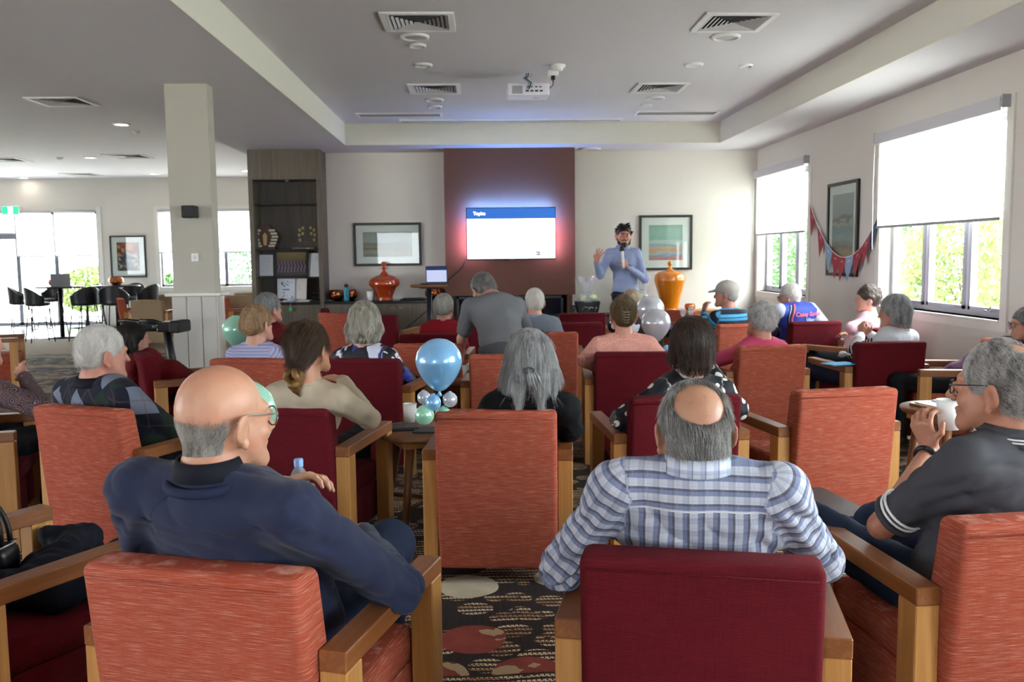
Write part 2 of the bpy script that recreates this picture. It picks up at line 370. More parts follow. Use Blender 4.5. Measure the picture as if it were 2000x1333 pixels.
# column
CY = 7.96; cx0, cx1 = at(320, 165, CY).x, at(403, 163, CY).x
c = empty('column', ((cx0+cx1)/2, CY+.09, 0), 0); c['kind'] = 'structure'; c['label'] = 'square white column with a panelled lower half'
hw = (cx1-cx0)/2; zl = at(380, 572, CY).z
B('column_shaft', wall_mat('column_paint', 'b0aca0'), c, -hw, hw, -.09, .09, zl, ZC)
B('column_ledge', M_TRIM, c, -hw-.06, hw+.06, -.15, .15, zl-.03, zl, bev=.006)
for i in range(3):
    a = -hw-.015+(2*hw+.03)*i/3
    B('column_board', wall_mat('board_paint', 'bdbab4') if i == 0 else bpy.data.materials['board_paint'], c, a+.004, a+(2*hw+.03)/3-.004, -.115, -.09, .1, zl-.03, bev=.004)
B('column_core', M_TRIM, c, -hw-.012, hw+.02, -.1, .11, 0, zl-.03)
B('column_base', M_TRIM, c, -hw-.03, hw+.03, -.13, .13, 0, .12, bev=.006)
p = at(367, 413, CY-.12)
t_ = empty('wall_speaker', (p.x, CY, p.z), 0, 'small black speaker box mounted on the white column', 'speaker')
B('speaker_box', M_BLACK, t_, -.055, .055, -.13, -.01, -.055, .05, bev=.006); B('speaker_bracket', M_FRAME, t_, -.02, .02, -.012, .002, -.02, .02)
p = at(374, 503, CY-.1)
t_ = empty('light_switch', (p.x, CY, p.z), 0, 'small white switch plate on the column below the speaker', 'switch')
B('switch_plate', M_WHITE, t_, -.03, .03, -.012, 0, -.035, .035, bev=.002); B('switch_rocker', plain('c9c9c7', .4), t_, -.012, .012, -.016, -.012, -.018, .018, bev=.001)

# lounge glazing
def far_glazing():
    x0, x1, z0, z1 = far_door; d = empty('door_1', ((x0+x1)/2, YF, 0)); d['kind'] = 'structure'; d['label'] = 'glazed sliding doors at the far end of the lounge'
    ox = (x0+x1)/2
    xs = [x0, at(-60, 500, YF).x, at(33, 500, YF).x, at(108, 500, YF).x, x1]
    bm = bmesh.new()
    for x in xs: box(bm, x-ox-.045, x-ox+.045, .05, .13, 0, z1)
    box(bm, x0-ox, x1-ox, .05, .13, z1-.06, z1); box(bm, x0-ox, x1-ox, .05, .13, 0, .07)
    box(bm, xs[1]-ox, xs[2]-ox, .04, .13, 2.0, 2.14); 
    obj('door_frame', bm, plain('6a6b75', .4, Metallic=.4), d)
    for a, b in zip(xs, xs[1:]): B('door_pane', M_GLASS, d, a-ox+.045, b-ox-.045, .09, .095, .07, z1-.06)
    B('door_trim', M_TRIM, d, x1-ox+.0, x1-ox+.1, -.02, 0, 0, z1+.1)
    for a, b, zb in ((xs[1], xs[2], 2.15), (xs[2], xs[3], 1.62), (xs[3], xs[4], 1.62)):
        r = empty('roller_blind', ((a+b)/2, YF-.03, z1), 0, {2: 'cream roller blind over the doorway under the exit sign', 0: ''}.get(0 if zb < 2 else 2), 'blind')
        r['label'] = 'short cream roller blind above the far glass door' if zb > 2 else ('cream roller blind beside the far glass door' if a == xs[2] else 'cream roller blind next to the framed crowd print')
        hh = (b-a)/2-.03
        T('roller', plain('b9b8bd', .5), r, [(-hh, 0, 0), (hh, 0, 0)], .03, 10)
        bm = bmesh.new(); bm.faces.new([bm.verts.new(q) for q in ((-hh, 0, 0), (hh, 0, 0), (hh, 0, zb-z1), (-hh, 0, zb-z1))]); obj('blind_cloth', bm, M_BLINDF, r)
        B('bottom_rail', plain('a9a9ac', .5), r, -hh, hh, -.01, .01, zb-z1-.03, zb-z1)
    x0, x1, z0, z1 = far_win; ox = (x0+x1)/2
    w = empty('window_5', (ox, YF, z0)); w['kind'] = 'structure'; w['label'] = 'wide window seen behind the column'
    bm = bmesh.new(); n = 4; hh = (x1-x0)/2; h = z1-z0
    for i in range(n+1): x = -hh+2*hh*i/n; box(bm, max(x-.04, -hh), min(x+.04, hh), .05, .13, 0, h)
    box(bm, -hh, hh, .05, .13, 0, .06); box(bm, -hh, hh, .05, .13, h-.06, h); obj('window_frame', bm, plain('6a6b75', .4, Metallic=.4), w)
    bm = bmesh.new(); box(bm, -hh-.1, -hh, -.02, 0, -.1, h+.1); box(bm, hh, hh+.1, -.02, 0, -.1, h+.1); box(bm, -hh, hh, -.02, 0, h, h+.1); box(bm, -hh-.1, hh+.1, -.05, 0, -.1, 0); obj('window_trim', bm, M_TRIM, w)
    for i in range(n): B('window_pane', M_GLASS, w, -hh+2*hh*i/n+.04, -hh+2*hh*(i+1)/n-.04, .09, .094, .06, h-.06)
    r = empty('roller_blind', (ox, YF-.03, z1), 0, 'cream roller blind on the window behind the column', 'blind')
    T('roller', plain('b9b8bd', .5), r, [(-hh, 0, 0), (hh, 0, 0)], .03, 10)
    bm = bmesh.new(); zb = at(400, 492, YF).z; bm.faces.new([bm.verts.new(q) for q in ((-hh, 0, 0), (hh, 0, 0), (hh, 0, zb-z1), (-hh, 0, zb-z1))]); obj('blind_cloth', bm, M_BLINDF, r)
    B('bottom_rail', plain('a9a9ac', .5), r, -hh, hh, -.01, .01, zb-z1-.03, zb-z1)
far_glazing()

# ------------------------------------------------------------------ ceiling fittings
def vent(x, y, z, w, d, label, rz=0):
    t = empty('air_vent', (x, y, z), rz, label, 'vent', 'ceiling air vents')
    bm = bmesh.new(); f = .045
    for q in ((-w/2, w/2, -d/2, -d/2+f), (-w/2, w/2, d/2-f, d/2), (-w/2, -w/2+f, -d/2+f, d/2-f), (w/2-f, w/2, -d/2+f, d/2-f)): box(bm, *q, -.014, 0)
    obj('vent_frame', bm, M_WHITE, t)
    B('vent_backing', plain('1a191a', .8), t, -w/2+f, w/2-f, -d/2+f, d/2-f, -.002, -.0005)
    n = 7
    for s, ax in ((-1, 'x'), (1, 'x'), (-1, 'y'), (1, 'y')):
        for k in range(n):
            a = (w/2-f-.004)*(1-k/n); b = (d/2-f-.004)*(1-k/n); th = .0035
            if ax == 'x':
                bm = bmesh.new(); vs = [bm.verts.new(q) for q in ((s*a, -b, -.012), (s*a, b, -.012), (s*(a-.022), b-.022*d/w, -.001), (s*(a-.022), -b+.022*d/w, -.001))]
            else:
                bm = bmesh.new(); vs = [bm.verts.new(q) for q in ((-a, s*b, -.012), (a, s*b, -.012), (a-.022, s*(b-.022), -.001), (-a+.022, s*(b-.022), -.001))]
            bm.faces.new(vs); r = bmesh.ops.extrude_face_region(bm, geom=bm.faces[:]); bmesh.ops.translate(bm, verts=[v for v in r['geom'] if isinstance(v, bmesh.types.BMVert)], vec=(-s*th if ax == 'x' else 0, -s*th if ax == 'y' else 0, .001))
            obj('vent_blade', bm, plain('c9c7c8', .5), t)
def on_ceiling(px, py, z): p = atz(px, py, z); return p.x, p.y, z
x, y, z = on_ceiling(817, 42, ZK); vent(x, y, z, .55, .55, 'square louvred vent nearest the camera left of the projector')
x, y, z = on_ceiling(1433, 43, ZK); vent(x, y, z, .55, .55, 'square louvred vent in the ceiling nearest the large window')
x, y, z = on_ceiling(849, 173, ZK); vent(x, y, z, .55, .55, 'square louvred vent level with the projector on its left')
x, y, z = on_ceiling(1288, 171, ZK); vent(x, y, z, .55, .55, 'square louvred vent level with the projector on its right')
x, y, z = on_ceiling(122, 198, ZL); vent(x, y, z, .62, .62, 'square vent in the lounge ceiling above the exit sign area', 0)
x, y, z = on_ceiling(10, 312, ZL); vent(x, y, z, .7, .7, 'square vent at the left edge of the lounge ceiling')
x, y, z = on_ceiling(250, 305, ZL); vent(x, y, z, .7, .7, 'square vent in the lounge ceiling just left of the column')
x, y, z = on_ceiling(160, 341, ZL); vent(x, y, z, .7, .7, 'farthest vent in the lounge ceiling near the far wall')
def slot(px0, px1, py, label):
    a = atz(px0, py, ZK); b = atz(px1, py, ZK); y = (a.y+b.y)/2; w = b.x-a.x
    t = empty('slot_vent', ((a.x+b.x)/2, y, ZK), 0, label, 'vent', 'slot vents near the coffer end')
    bm = bmesh.new()
    for q in ((-w/2, w/2, -.15, -.12), (-w/2, w/2, .12, .15), (-w/2, -w/2+.03, -.12, .12), (w/2-.03, w/2, -.12, .12)): box(bm, *q, -.014, 0)
    obj('vent_frame', bm, M_WHITE, t); B('vent_backing', plain('4a4848', .8), t, -w/2+.03, w/2-.03, -.12, .12, -.004, -.001)
    for k in range(5): B('vent_blade', plain('9b9999', .5), t, -w/2+.03, w/2-.03, -.1+k*.045, -.088+k*.045, -.012, -.004)
slot(697, 864, 224, 'long slot vent at the left of the coffer end'); slot(1241, 1402, 220, 'long slot vent at the right of the coffer end')
a = atz(780, 234, ZK); b = atz(1217, 231, ZK)
t = empty('screen_slot', ((a.x+b.x)/2, a.y, ZK), 0, 'long thin white casing of a retracted projection screen in the ceiling', 'projection screen')
B('screen_casing', M_WHITE, t, -(b.x-a.x)/2, (b.x-a.x)/2, -.06, .06, -.025, 0, bev=.004); B('screen_gap', plain('55534f', .8), t, -(b.x-a.x)/2+.03, (b.x-a.x)/2-.03, -.012, .012, -.028, -.024)
def disc(name, px, py, z, r, label, cat, mat, glow=None, group=None):
    x, y, z = on_ceiling(px, py, z)
    t = empty(name, (x, y, z), 0, label, cat, group)
    L('rim', M_WHITE, t, [(r*.72, -.004), (r*.8, -.02), (r*.97, -.016), (r, 0)], 28)
    L('lens' if glow is None else 'lamp', glow or mat, t, [(0, -.012), (r*.5, -.012), (r*.75, -.006)], 28)
M_OPAL = plain('cfced3', .35)
disc('ceiling_speaker', 810, 71, ZK, .12, 'round white ceiling speaker behind the near left vent', 'speaker', plain('bab9be', .7))
disc('ceiling_speaker', 1418, 71, ZK, .12, 'round white ceiling speaker behind the vent by the large window', 'speaker', plain('bab9be', .7))
disc('downlight', 815, 88, ZK, .075, 'unlit round downlight behind the near left speaker', 'light', M_OPAL)
disc('downlight', 826, 126, ZK, .09, 'unlit round downlight midway between the two left vents', 'light', M_OPAL)
disc('downlight', 1355, 125, ZK, .09, 'unlit round downlight midway between the two right vents', 'light', M_OPAL)
disc('downlight', 1457, 127, ZK, .065, 'small round sensor lens nearest the right coffer edge', 'light', M_OPAL)
disc('ceiling_speaker', 848, 194, ZK, .11, 'round ceiling speaker just behind the far left vent', 'speaker', plain('bab9be', .7))
disc('ceiling_speaker', 1280, 191, ZK, .11, 'round ceiling speaker just behind the far right vent', 'speaker', plain('bab9be', .7))
disc('downlight', 849, 208, ZK, .09, 'unlit round downlight between far left vent and slot vent', 'light', M_OPAL)
disc('downlight', 1262, 205, ZK, .07, 'unlit round downlight between far right vent and slot vent', 'light', M_OPAL)
disc('downlight', 1152, 291, ZC, .16, 'flat round white fitting on the soffit beside the brown panel', 'light', M_OPAL)
LG = emit('fff2e0', 14)
for (px, py, lb) in ((237, 242, 'lit downlight nearest the camera left of the column'), (176, 307, 'lit downlight in the middle of the lounge ceiling'), (301, 339, 'lit downlight just left of the column top'),
                     (46, 347, 'lit downlight at the far left above the glass doors'), (480, 333, 'lit downlight beside the grey bookcase')):
    disc('downlight', px, py, ZL, .12, lb, 'light', M_OPAL, LG)
for px, py, lb in ((117, 308, 'small white detector between the lounge vents'), (265, 257, 'small white detector behind the nearest lit downlight')):
    x, y, z = on_ceiling(px, py, ZL); t = empty('smoke_detector', (x, y, z), 0, lb, 'detector')
    L('detector_base', M_WHITE, t, [(.06, 0), (.06, -.015), (0, -.015)], 20); L('detector_head', M_WHITE, t, [(.045, -.015), (.04, -.04), (0, -.045)], 20)
# exit sign
p = at(20, 411, YF-.1)
t = empty('exit_sign', (p.x, YF-.06, p.z), 0, 'green and white running man exit sign above the glass doors', 'sign')
B('sign_box', M_WHITE, t, -.19, .19, -.04, .06, -.1, .1, bev=.004); B('sign_face', emit('19a06a', 1.6), t, -.18, .18, -.046, -.041, -.085, .085)
B('sign_doorway', emit('eafff4', 2.0), t, -.05, .06, -.049, -.0465, -.075, .075)
bm = bmesh.new(); MX = Matrix.Rotation(PI/2, 4, 'X')
lathe(bm, [(0, 0), (.013, 0), (0, .001)], 12, M=Matrix.Translation((.01, -.051, .052)) @ MX)
for q in ([(.005, .035), (-.005, 0)], [(-.005, 0), (.025, -.025), (.02, -.06)], [(-.005, 0), (-.03, -.02), (-.05, -.035)], [(.005, .033), (.035, .02)], [(.005, .033), (-.03, .022), (-.035, .0)]):
    tube(bm, [(a, -.051, b) for a, b in q], .006, 6)
obj('running_figure', bm, emit('138a58', 1.2), t)
# projector
p = atz(1030, 140, ZK)
t = empty('projector', (p.x, p.y, ZK), .03, 'white projector hanging from the ceiling mount', 'projector')
bm = bmesh.new(); box(bm, -.20, .20, -.14, .14, -.25, -.13, bev=.012, seg=2); obj('projector_body', bm, plain('d9d7e2', .45), t)
bm = bmesh.new(); lathe(bm, [(.07, 0), (.07, -.012), (.022, -.02), (.022, -.12), (0, -.12)], 16); box(bm, -.09, .09, -.05, .05, -.135, -.11); obj('projector_mount', bm, plain('c4c4c8', .4), t)
L('lens', plain('16171b', .1), t, [(0, .15), (.04, .15), (.045, .13), (.045, .1)], 20)
t.children[-1].rotation_euler = (-PI/2, 0, 0); t.children[-1].location = (.08, 0, -.19)
B('vent_panel', plain('8b8b90', .6), t, -.16, -.06, -.144, -.139, -.235, -.16)
for k in range(4): B('port', plain('22232a', .4), t, -.03+k*.045, .0+k*.045, -.145, -.14, -.215, -.20)
for k in range(4): B('port', plain('22232a', .4), t, -.02+k*.04, .005+k*.04, -.145, -.14, -.175, -.165)
for k, (a, m) in enumerate(((-.02, '3a6ea0'), (.0, '17181c'), (.03, 'd6d6d6'))): T('cable', plain(m, .5), t, [(a, -.14, -.19), (a+.02, -.19, -.14), (a-.03, -.15, -.09), (a, -.05, -.06), (a+.01, -.01, -.02)], .006, 6)
q = atz(1090, 127, ZK)
t2 = empty('smoke_detector', (q.x, q.y, ZK), 0, 'white detector dome beside the projector', 'detector')
L('detector_base', M_WHITE, t2, [(.07, 0), (.07, -.02), (0, -.02)], 20); L('detector_head', M_WHITE, t2, [(.05, -.02), (.045, -.05), (0, -.055)], 20)
q = atz(1080, 138, ZK)
t2 = empty('ceiling_outlet', (q.x, q.y, ZK), 0, 'white power outlet with black plug beside the projector', 'outlet')
B('outlet_box', M_WHITE, t2, -.05, .05, -.04, .04, -.05, 0, bev=.004); B('plug', M_BLACK, t2, -.02, .02, -.03, .03, -.09, -.05, bev=.006)
T('cord', M_BLACK, t2, [(0, 0, -.09), (.0, 0, -.14), (-.05, 0, -.18), (-.13, .0, -.18)], .005, 6)
# ------------------------------------------------------------------ fireplace panel, television
PY = 12.72
x0, x1 = at(868, 400, PY).x, at(1123, 400, PY).x; zb = at(1000, 577, PY).z
def brown_mat():
    g = G('brown_textile_panel', .8); c = g.co(); n = g.noise(g.map(c, (60, 60, 260)), 1, 2); g.bump(n, .2, .002)
    return g.done(g.mix(n, '64402f', '563527'))
M_BROWN = brown_mat()
t = empty('fireplace_surround', ((x0+x1)/2, PY, 0), 0, 'tall russet brown wall panel behind the television with a dark fireplace slot', 'fireplace')
hw = (x1-x0)/2
B('upper_panel', M_BROWN, t, -hw, hw, 0, YB-PY, zb, ZC)
xr = at(1108, 590, PY+.06).x-t.location.x; xr2 = at(1118, 590, PY+.06).x-t.location.x
B('lower_panel', M_BROWN, t, xr, xr2, .06, YB-PY, 0, zb)
B('fireplace_recess', plain('15161a', .5), t, -hw+.1, xr, .3, YB-PY, 0, zb)
B('hearth', plain('141417', .3), t, -hw, xr, .02, .5, 0, .5)
bm = bmesh.new(); a0, a1 = at(892, 590, PY+.1).x-t.location.x, at(1100, 590, PY+.1).x-t.location.x
box(bm, a1-.03, a1, .08, .3, .5, zb-.02); box(bm, a0, a0+.03, .08, .3, .5, zb-.02); box(bm, a0, a1, .08, .3, zb-.05, zb-.02)
obj('fireplace_frame', bm, plain('2a2c31', .4), t); B('fireplace_glass', plain('1c222b', .08), t, a0+.03, a1-.03, .2, .21, .5, zb-.05)
TY = 12.54; c0, c1 = at(910, 406, TY), at(1086, 507, TY)
w, h = (c1.x-c0.x)/2, (c0.z-c1.z)/2
tv = empty('television', ((c0.x+c1.x)/2, TY, (c0.z+c1.z)/2), 0, 'wall mounted flat television showing a slide headed Topics', 'television')
B('bezel', M_BLACK, tv, -w, w, 0, .05, -h, h, bev=.004)
B('screen_white', emit('fbfdff', 1.9), tv, -w+.012, w-.012, -.003, .0, -h+.02, h-.012)['label'] = 'white slide body'
hb = h-.012-(2*h)*.2
B('screen_header', emit('2a74dc', .40), tv, -w+.012, w-.012, -.006, -.003, hb, h-.012)['label'] = 'blue slide header'
text('screen_text', 'Topics', .062, emit('ffffff', 2), tv, (-w+.1, -.0075, hb+.055), (PI/2, 0, 0), .0005, bold=True)
GL = emit('d9dce2', .42)
for i, (x, ln) in enumerate(((.12, .25), (.12, .32), (.14, .14), (.14, .24))): 
    for k in range(int(ln/.035)): B('screen_line', GL, tv, -w+x+k*.035, -w+x+k*.035+random.uniform(.018, .03), -.004, -.003, hb-.1-i*.09, hb-.09-i*.09)
B('screen_logo', emit('20365c', .5), tv, w-.28, w-.225, -.0045, -.003, -h+.06, -h+.115)
T('logo_mark', emit('ffffff', 1.5), tv, [(w-.27, -.006, -h+.075), (w-.262, -.006, -h+.1), (w-.252, -.006, -h+.08), (w-.24, -.006, -h+.098)], .003, 5)
B('screen_rule', emit('b9c4d6', .42), tv, w-.215, w-.04, -.0045, -.003, -h+.085, -h+.088)
B('tv_badge', plain('8a8a90', .3), tv, -.03, .03, -.002, 0, -h+.004, -h+.01)
B('wall_bracket', M_FRAME, tv, -.2, .2, .05, PY-TY, -.15, .15)
for nm, col, q, e in (('blue_light_strip', (.10, .34, 1.0), (-w+.05, w-.05, h-.016, h-.002), 190), ('pink_light_strip', (.95, .48, .80), (-w+.005, -w+.02, -h+.06, h-.16), 70), ('pink_light_strip', (.95, .48, .80), (w-.02, w-.005, -h+.06, h-.16), 70), ('violet_light_strip', (.18, .34, 1.0), (-w+.005, -w+.02, h-.2, h-.02), 75), ('violet_light_strip', (.18, .34, 1.0), (w-.02, w-.005, h-.2, h-.02), 75)):
    B(nm, emit(col, e), tv, q[0], q[1], .052, .06, q[2], q[3])
p0 = at(905, 507, 12.68); p1 = at(860, 562, 12.68)
tag(T('television_cable', M_BLACK, None, [(p0.x+.03, 12.66, p0.z), (p0.x-.02, 12.68, p0.z-.12), ((p0.x+p1.x)/2, 12.66, (p0.z+p1.z)/2-.05), (p1.x, 12.6, p1.z)], .008, 6), 'thin black cable drooping from the television corner to the laptop table', 'cable')

# ------------------------------------------------------------------ bookcase and sideboard
def laminate(name, a, b):
    g = G(name, .5); c = g.co(); n = g.noise(g.map(c, (26, 26, 1.1)), 1, 4, .6); n2 = g.noise(g.map(c, (4, 4, .2)), 1, 2)
    return g.done(g.ramp(g.m2('ADD', g.m2('MULTIPLY', n, .6), g.m2('MULTIPLY', n2, .45)), [(.35, a), (.55, b), (.72, a)]))
M_LAM = laminate('grey_oak_laminate', '4b433a', '655b4f'); M_LAMD = laminate('shadow_oak_laminate', '3a332c', '4e463e')  # second laminate is a darker copy, inner shade put into its colour
BY = 12.72
bx0, bx1 = at(482, 300, BY).x, at(624, 300, BY).x; Z = lambda y: at(560, y, BY).z
bk = empty('bookcase', ((bx0+bx1)/2, BY, 0), 0, 'tall grey oak bookcase with glass shelves beside the wall', 'bookcase')
bw = (bx1-bx0)/2; dp = YB-BY; s = .06
zt = Z(351); zc = Z(588)-.02
B('top_panel', M_LAM, bk, -bw, bw, 0, dp, zt+.004, ZC)
B('side_panel', M_LAM, bk, -bw, -bw+s, 0, dp, 0, zt); B('side_panel', M_LAM, bk, bw-s, bw, 0, dp, 0, zt)
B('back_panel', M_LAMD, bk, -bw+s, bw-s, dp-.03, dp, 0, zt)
B('door_panel', M_LAM, bk, -bw+s, -.002, .012, .03, .08, zc-.04); B('door_panel', M_LAM, bk, .002, bw-s, .012, .03, .08, zc-.04)
M_SH = G('smoked_glass', .3, Alpha=.8).done('1b211f')
shelf_z = [Z(398), Z(487), Z(542)]
for z in shelf_z: B('glass_shelf', M_SH, bk, -bw+s, bw-s, .05, dp-.03, z-.012, z)
B('counter', plain('0e0e10', .15), bk, -bw+s, bw-s, -.02, dp-.03, zc-.03, zc)
L('cabinet_light', plain('b5b3ae', .4), bk, [(.03, 0), (.03, -.01), (0, -.01)], 16, loc=(0, .2, zt))
# sideboard
sx1 = at(868, 588, BY).x
dpw = dp; dp = dp-.035
sb = empty('sideboard', ((bx1+sx1)/2, BY, 0), 0, 'long low grey oak cabinet with a black top under the long painting', 'cabinet')
sw = (sx1-bx1)/2; zs = at(740, 588, BY).z
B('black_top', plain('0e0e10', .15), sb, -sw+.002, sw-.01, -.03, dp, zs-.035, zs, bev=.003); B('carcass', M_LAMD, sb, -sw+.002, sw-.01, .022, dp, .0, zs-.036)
nd = 5
for i in range(nd):
    a = -sw+.01+(2*sw-.02)*i/nd; d_ = B('cabinet_door', M_LAM, sb, a+.003, a+(2*sw-.02)/nd-.003, 0, .02, .08, zs-.05)
    xk = a+(2*sw-.02)/nd*(.9 if i % 2 == 0 else .1)
    T('door_handle', M_ALU, d_, [(xk-.05, -.02, zs-.1), (xk+.05, -.02, zs-.1)], .007, 6)
dp = dpw
def on_shelf(px, z, dy=.22): p = at(px, 500, BY+dy); return Vector((p.x, BY+dy, z))
M_GOLD = plain('a89462', .4, Metallic=.6); M_SILV = plain('b9b6a4', .45, Metallic=.3); M_MAH = plain('47201a', .4)
# trophy shields
p = on_shelf(519, shelf_z[1])
t = empty('trophy_shield', p, 0, 'dark angular award shield covered with silver name bars', 'trophy')
bm = bmesh.new(); prism(bm, [(-.19, .17), (-.07, .33), (0, .36), (.07, .33), (.19, .17), (.13, .02), (-.13, .02)], 'y', 0, .02); obj('shield_board', bm, M_MAH, t)
B('shield_base', M_MAH, t, -.14, .14, -.03, .05, 0, .025, bev=.004)
for s in (-1, 1):
    for i, (xx, zz) in enumerate(((.10, .27), (.125, .225), (.14, .18), (.125, .135), (.11, .09), (.09, .05))): B('name_bar', M_SILV, t, s*xx-.045, s*xx+.045, -.008, 0, zz-.015, zz+.015, bev=.003)
bm = bmesh.new(); prism(bm, [(-.03, .2), (0, .24), (.03, .2), (.02, .06), (-.02, .06)], 'y', -.014, -.001); obj('name_plaque', bm, M_GOLD, t)
p = on_shelf(601, shelf_z[1])
t = empty('trophy_shield', p, 0, 'dark wooden award shield dotted with small gold plates', 'trophy')
bm = bmesh.new(); prism(bm, [(-.15, .33), (-.1, .36), (-.04, .33), (0, .36), (.04, .33), (.1, .36), (.15, .33), (.15, .12), (.11, .03), (-.11, .03), (-.15, .12)], 'y', 0, .02); obj('shield_board', bm, M_MAH, t)
B('shield_base', plain('5a3320', .4), t, -.12, .12, -.04, .05, 0, .03, bev=.004)
for s in (-1, 1):
    for xx, zz in ((.1, .27), (.055, .3), (.11, .2), (.06, .22), (.1, .13)): B('gold_plate', M_GOLD, t, s*xx-.018, s*xx+.018, -.008, 0, zz-.022, zz+.022, bev=.004)
L('medal', M_GOLD, t, [(0, .012), (.045, .01), (.05, 0)], 20, loc=(0, 0, .1)); t.children[-1].rotation_euler = (PI/2, 0, 0)
# framed certificates and papers
def standing_sheet(name, px, z, w, h, lean, rz, face, label, cat, border=0, bmat=None, extra=None, dy=.22):
    p = on_shelf(px, z, dy); t = empty(name, p, rz, label, cat); Mx = Matrix.Rotation(-lean, 4, 'X')
    bm = bmesh.new(); box(bm, -w/2, w/2, 0, .014, 0.002, h, M=Mx); obj('frame' if border else 'sheet', bm, bmat or face, t)
    if border:
        bm = bmesh.new(); box(bm, -w/2+border, w/2-border, -.003, 0, border, h-border, M=Mx); obj('picture', bm, face, t)
    bm = bmesh.new(); box(bm, -.02, .02, .014, .08, 0.001, .006); obj('stand', bm, M_BLACK, t)
    if extra: extra(t, Mx, w, h)
    return t
def lines(n, col, x0, x1, z0, z1):
    def f(t, Mx, w, h):
        bm = bmesh.new()
        for i in range(n): zz = h*(z0+(z1-z0)*i/max(n-1, 1)); box(bm, w*x0, w*(x1-random.uniform(0, .15)), -.006, -.0035, zz, zz+.004, M=Mx)
        obj('print', bm, plain(col, .7), t)
    return f
standing_sheet('certificate', 518, shelf_z[2], .24, .34, .12, 0, plain('c9ccd6', .6), 'white certificate in a thin black frame on the third shelf', 'certificate', .018, M_BLACK, lines(7, '9a9ca6', -.3, .35, .25, .8))
def team(t, Mx, w, h):
    bm = bmesh.new(); bm2 = bmesh.new()
    for r in range(3):
        for i in range(9):
            x = -w*.38+w*.76*i/8+(r % 2)*.012; z = h*(.25+.14*r)
            box(bm, x-.014, x+.014, -.009, -.003, z-.03, z+.012, M=Mx); bmesh.ops.create_icosphere(bm2, subdivisions=1, radius=.009, matrix=Mx @ Matrix.Translation((x, -.008, z+.02)))
    obj('player_print', bm, plain('5c5068', .7), t); obj('faces_print', bm2, plain('9c7a66', .7), t)
def team_mat():
    g = G('team_photo', .15); return g.done(g.ramp(g.sep(g.co('Generated'))[2], [(0, '4a4440'), (.55, '3a3836'), (.6, '57513c'), (1, '7d6c4a')]))
standing_sheet('photo_frame', 568, shelf_z[2], .48, .38, .1, 0, team_mat(), 'wide framed team photograph on the bookcase', 'picture', .03, M_BLACK, team)
standing_sheet('certificate', 613, shelf_z[2], .2, .34, .16, -.25, plain('cfd0d4', .6), 'white sheet leaning at the right end of the third shelf', 'certificate', 0, None, lines(2, 'a04a50', .05, .3, .72, .8))
def bookcover(t, Mx, w, h):
    bm = bmesh.new()
    for i in range(26): x, z = random.uniform(-w*.42, w*.42), random.choice((random.uniform(.08, .4), random.uniform(.65, .92)))*h; s = random.uniform(.004, .01); box(bm, x-s, x+s, -.005, -.003, z-s, z+s, M=Mx)
    obj('print', bm, plain('41566e', .7), t); bm = bmesh.new(); box(bm, -.05, .05, -.005, -.003, h*.5, h*.54, M=Mx); obj('title_print', bm, plain('3b4a5c', .7), t)
standing_sheet('greeting_board', 556, zc, .25, .33, .12, 0, plain('cbd0dc', .6), 'white board with scattered blue prints on the bookcase counter', 'board', 0, None, bookcover)
standing_sheet('greeting_board', 582, zc, .2, .33, .16, -.2, plain('d2cfca', .6), 'plain cream board with a faint crest on the bookcase counter', 'board', 0, None, lines(5, 'a8a49c', -.2, .2, .5, .72))
standing_sheet('greeting_board', 505, zc, .1, .13, .1, .1, plain('d0ccd0', .6), 'small white card at the left of the bookcase counter', 'card')
p = on_shelf(594, zc, .1); t = empty('book', p, .1, 'white closed booklet lying on the bookcase counter', 'book'); B('pages', plain('cfcfc8', .6), t, -.09, .09, -.06, .06, .002, .018); B('cover', plain('b9bfc6', .4), t, -.092, .092, -.062, .062, .018, .024)
p = on_shelf(547, zc, .08); t = empty('flower_ornament', p, 0, 'small red ornament in front of the boards', 'ornament'); bm = bmesh.new()
for i in range(9): a = i*.7; tube(bm, [(0, 0, .01), (.03*math.cos(a), .03*math.sin(a), .04), (.07*math.cos(a), .05*math.sin(a), .03)], [.004, .014, .006], 6)
obj('petals', bm, plain('8c1f1c', .5), t)
for k, px in enumerate((611, 620)):
    p = on_shelf(px, zc, .15); t = empty('award_plaque', p, 0, 'small black award plaque with gold discs, %s one' % ('left' if k == 0 else 'right'), 'trophy', 'pair of black plaques on the counter')
    B('plaque', M_BLACK, t, -.035, .035, 0, .02, 0, .17, bev=.004)
    for zz in (.05, .12): L('gold_disc', M_GOLD, t, [(0, .006), (.02, .005), (.024, 0)], 14, loc=(0, 0, zz)); t.children[-1].rotation_euler = (PI/2, 0, 0)
    B('foot', M_MAH, t, -.045, .045, -.02, .04, 0, .012)
# things on the sideboard
def copper():
    g = G('hammered_copper', .22, Metallic=1.0); c = g.co(); g.bump(g.vor(c, 38), .8, .01); return g.done('b9714a')
M_COP = copper()
def bowl(p, r, h, label, group=None):
    t = empty('copper_bowl', p, 0, label, 'bowl', group)
    L('bowl_body', M_COP, t, [(0, .0), (r*.55, 0), (r*.92, h*.28), (r, h*.55), (r*.93, h*.85), (r*.8, h), (r*.77, h), (r*.9, h*.8), (r*.95, h*.55), (r*.85, h*.3), (0, .03)], 32)
    L('bowl_rim', M_COP, t, [(r*.78, h*.985), (r*.82, h), (r*.8, h*1.03), (r*.77, h*1.01)], 32); return t
def on_side(px, dy=.25): p = at(px, 585, BY+dy); return Vector((p.x, BY+dy, zs))
bowl(on_side(657, .2), .115, .15, 'hammered copper bowl beside the teal bottle on the sideboard'); bowl(on_side(686, .3), .09, .15, 'smaller hammered copper bowl behind the teal bottle')
bowl(on_side(850, .28), .15, .16, 'hammered copper bowl behind the tall laptop table')
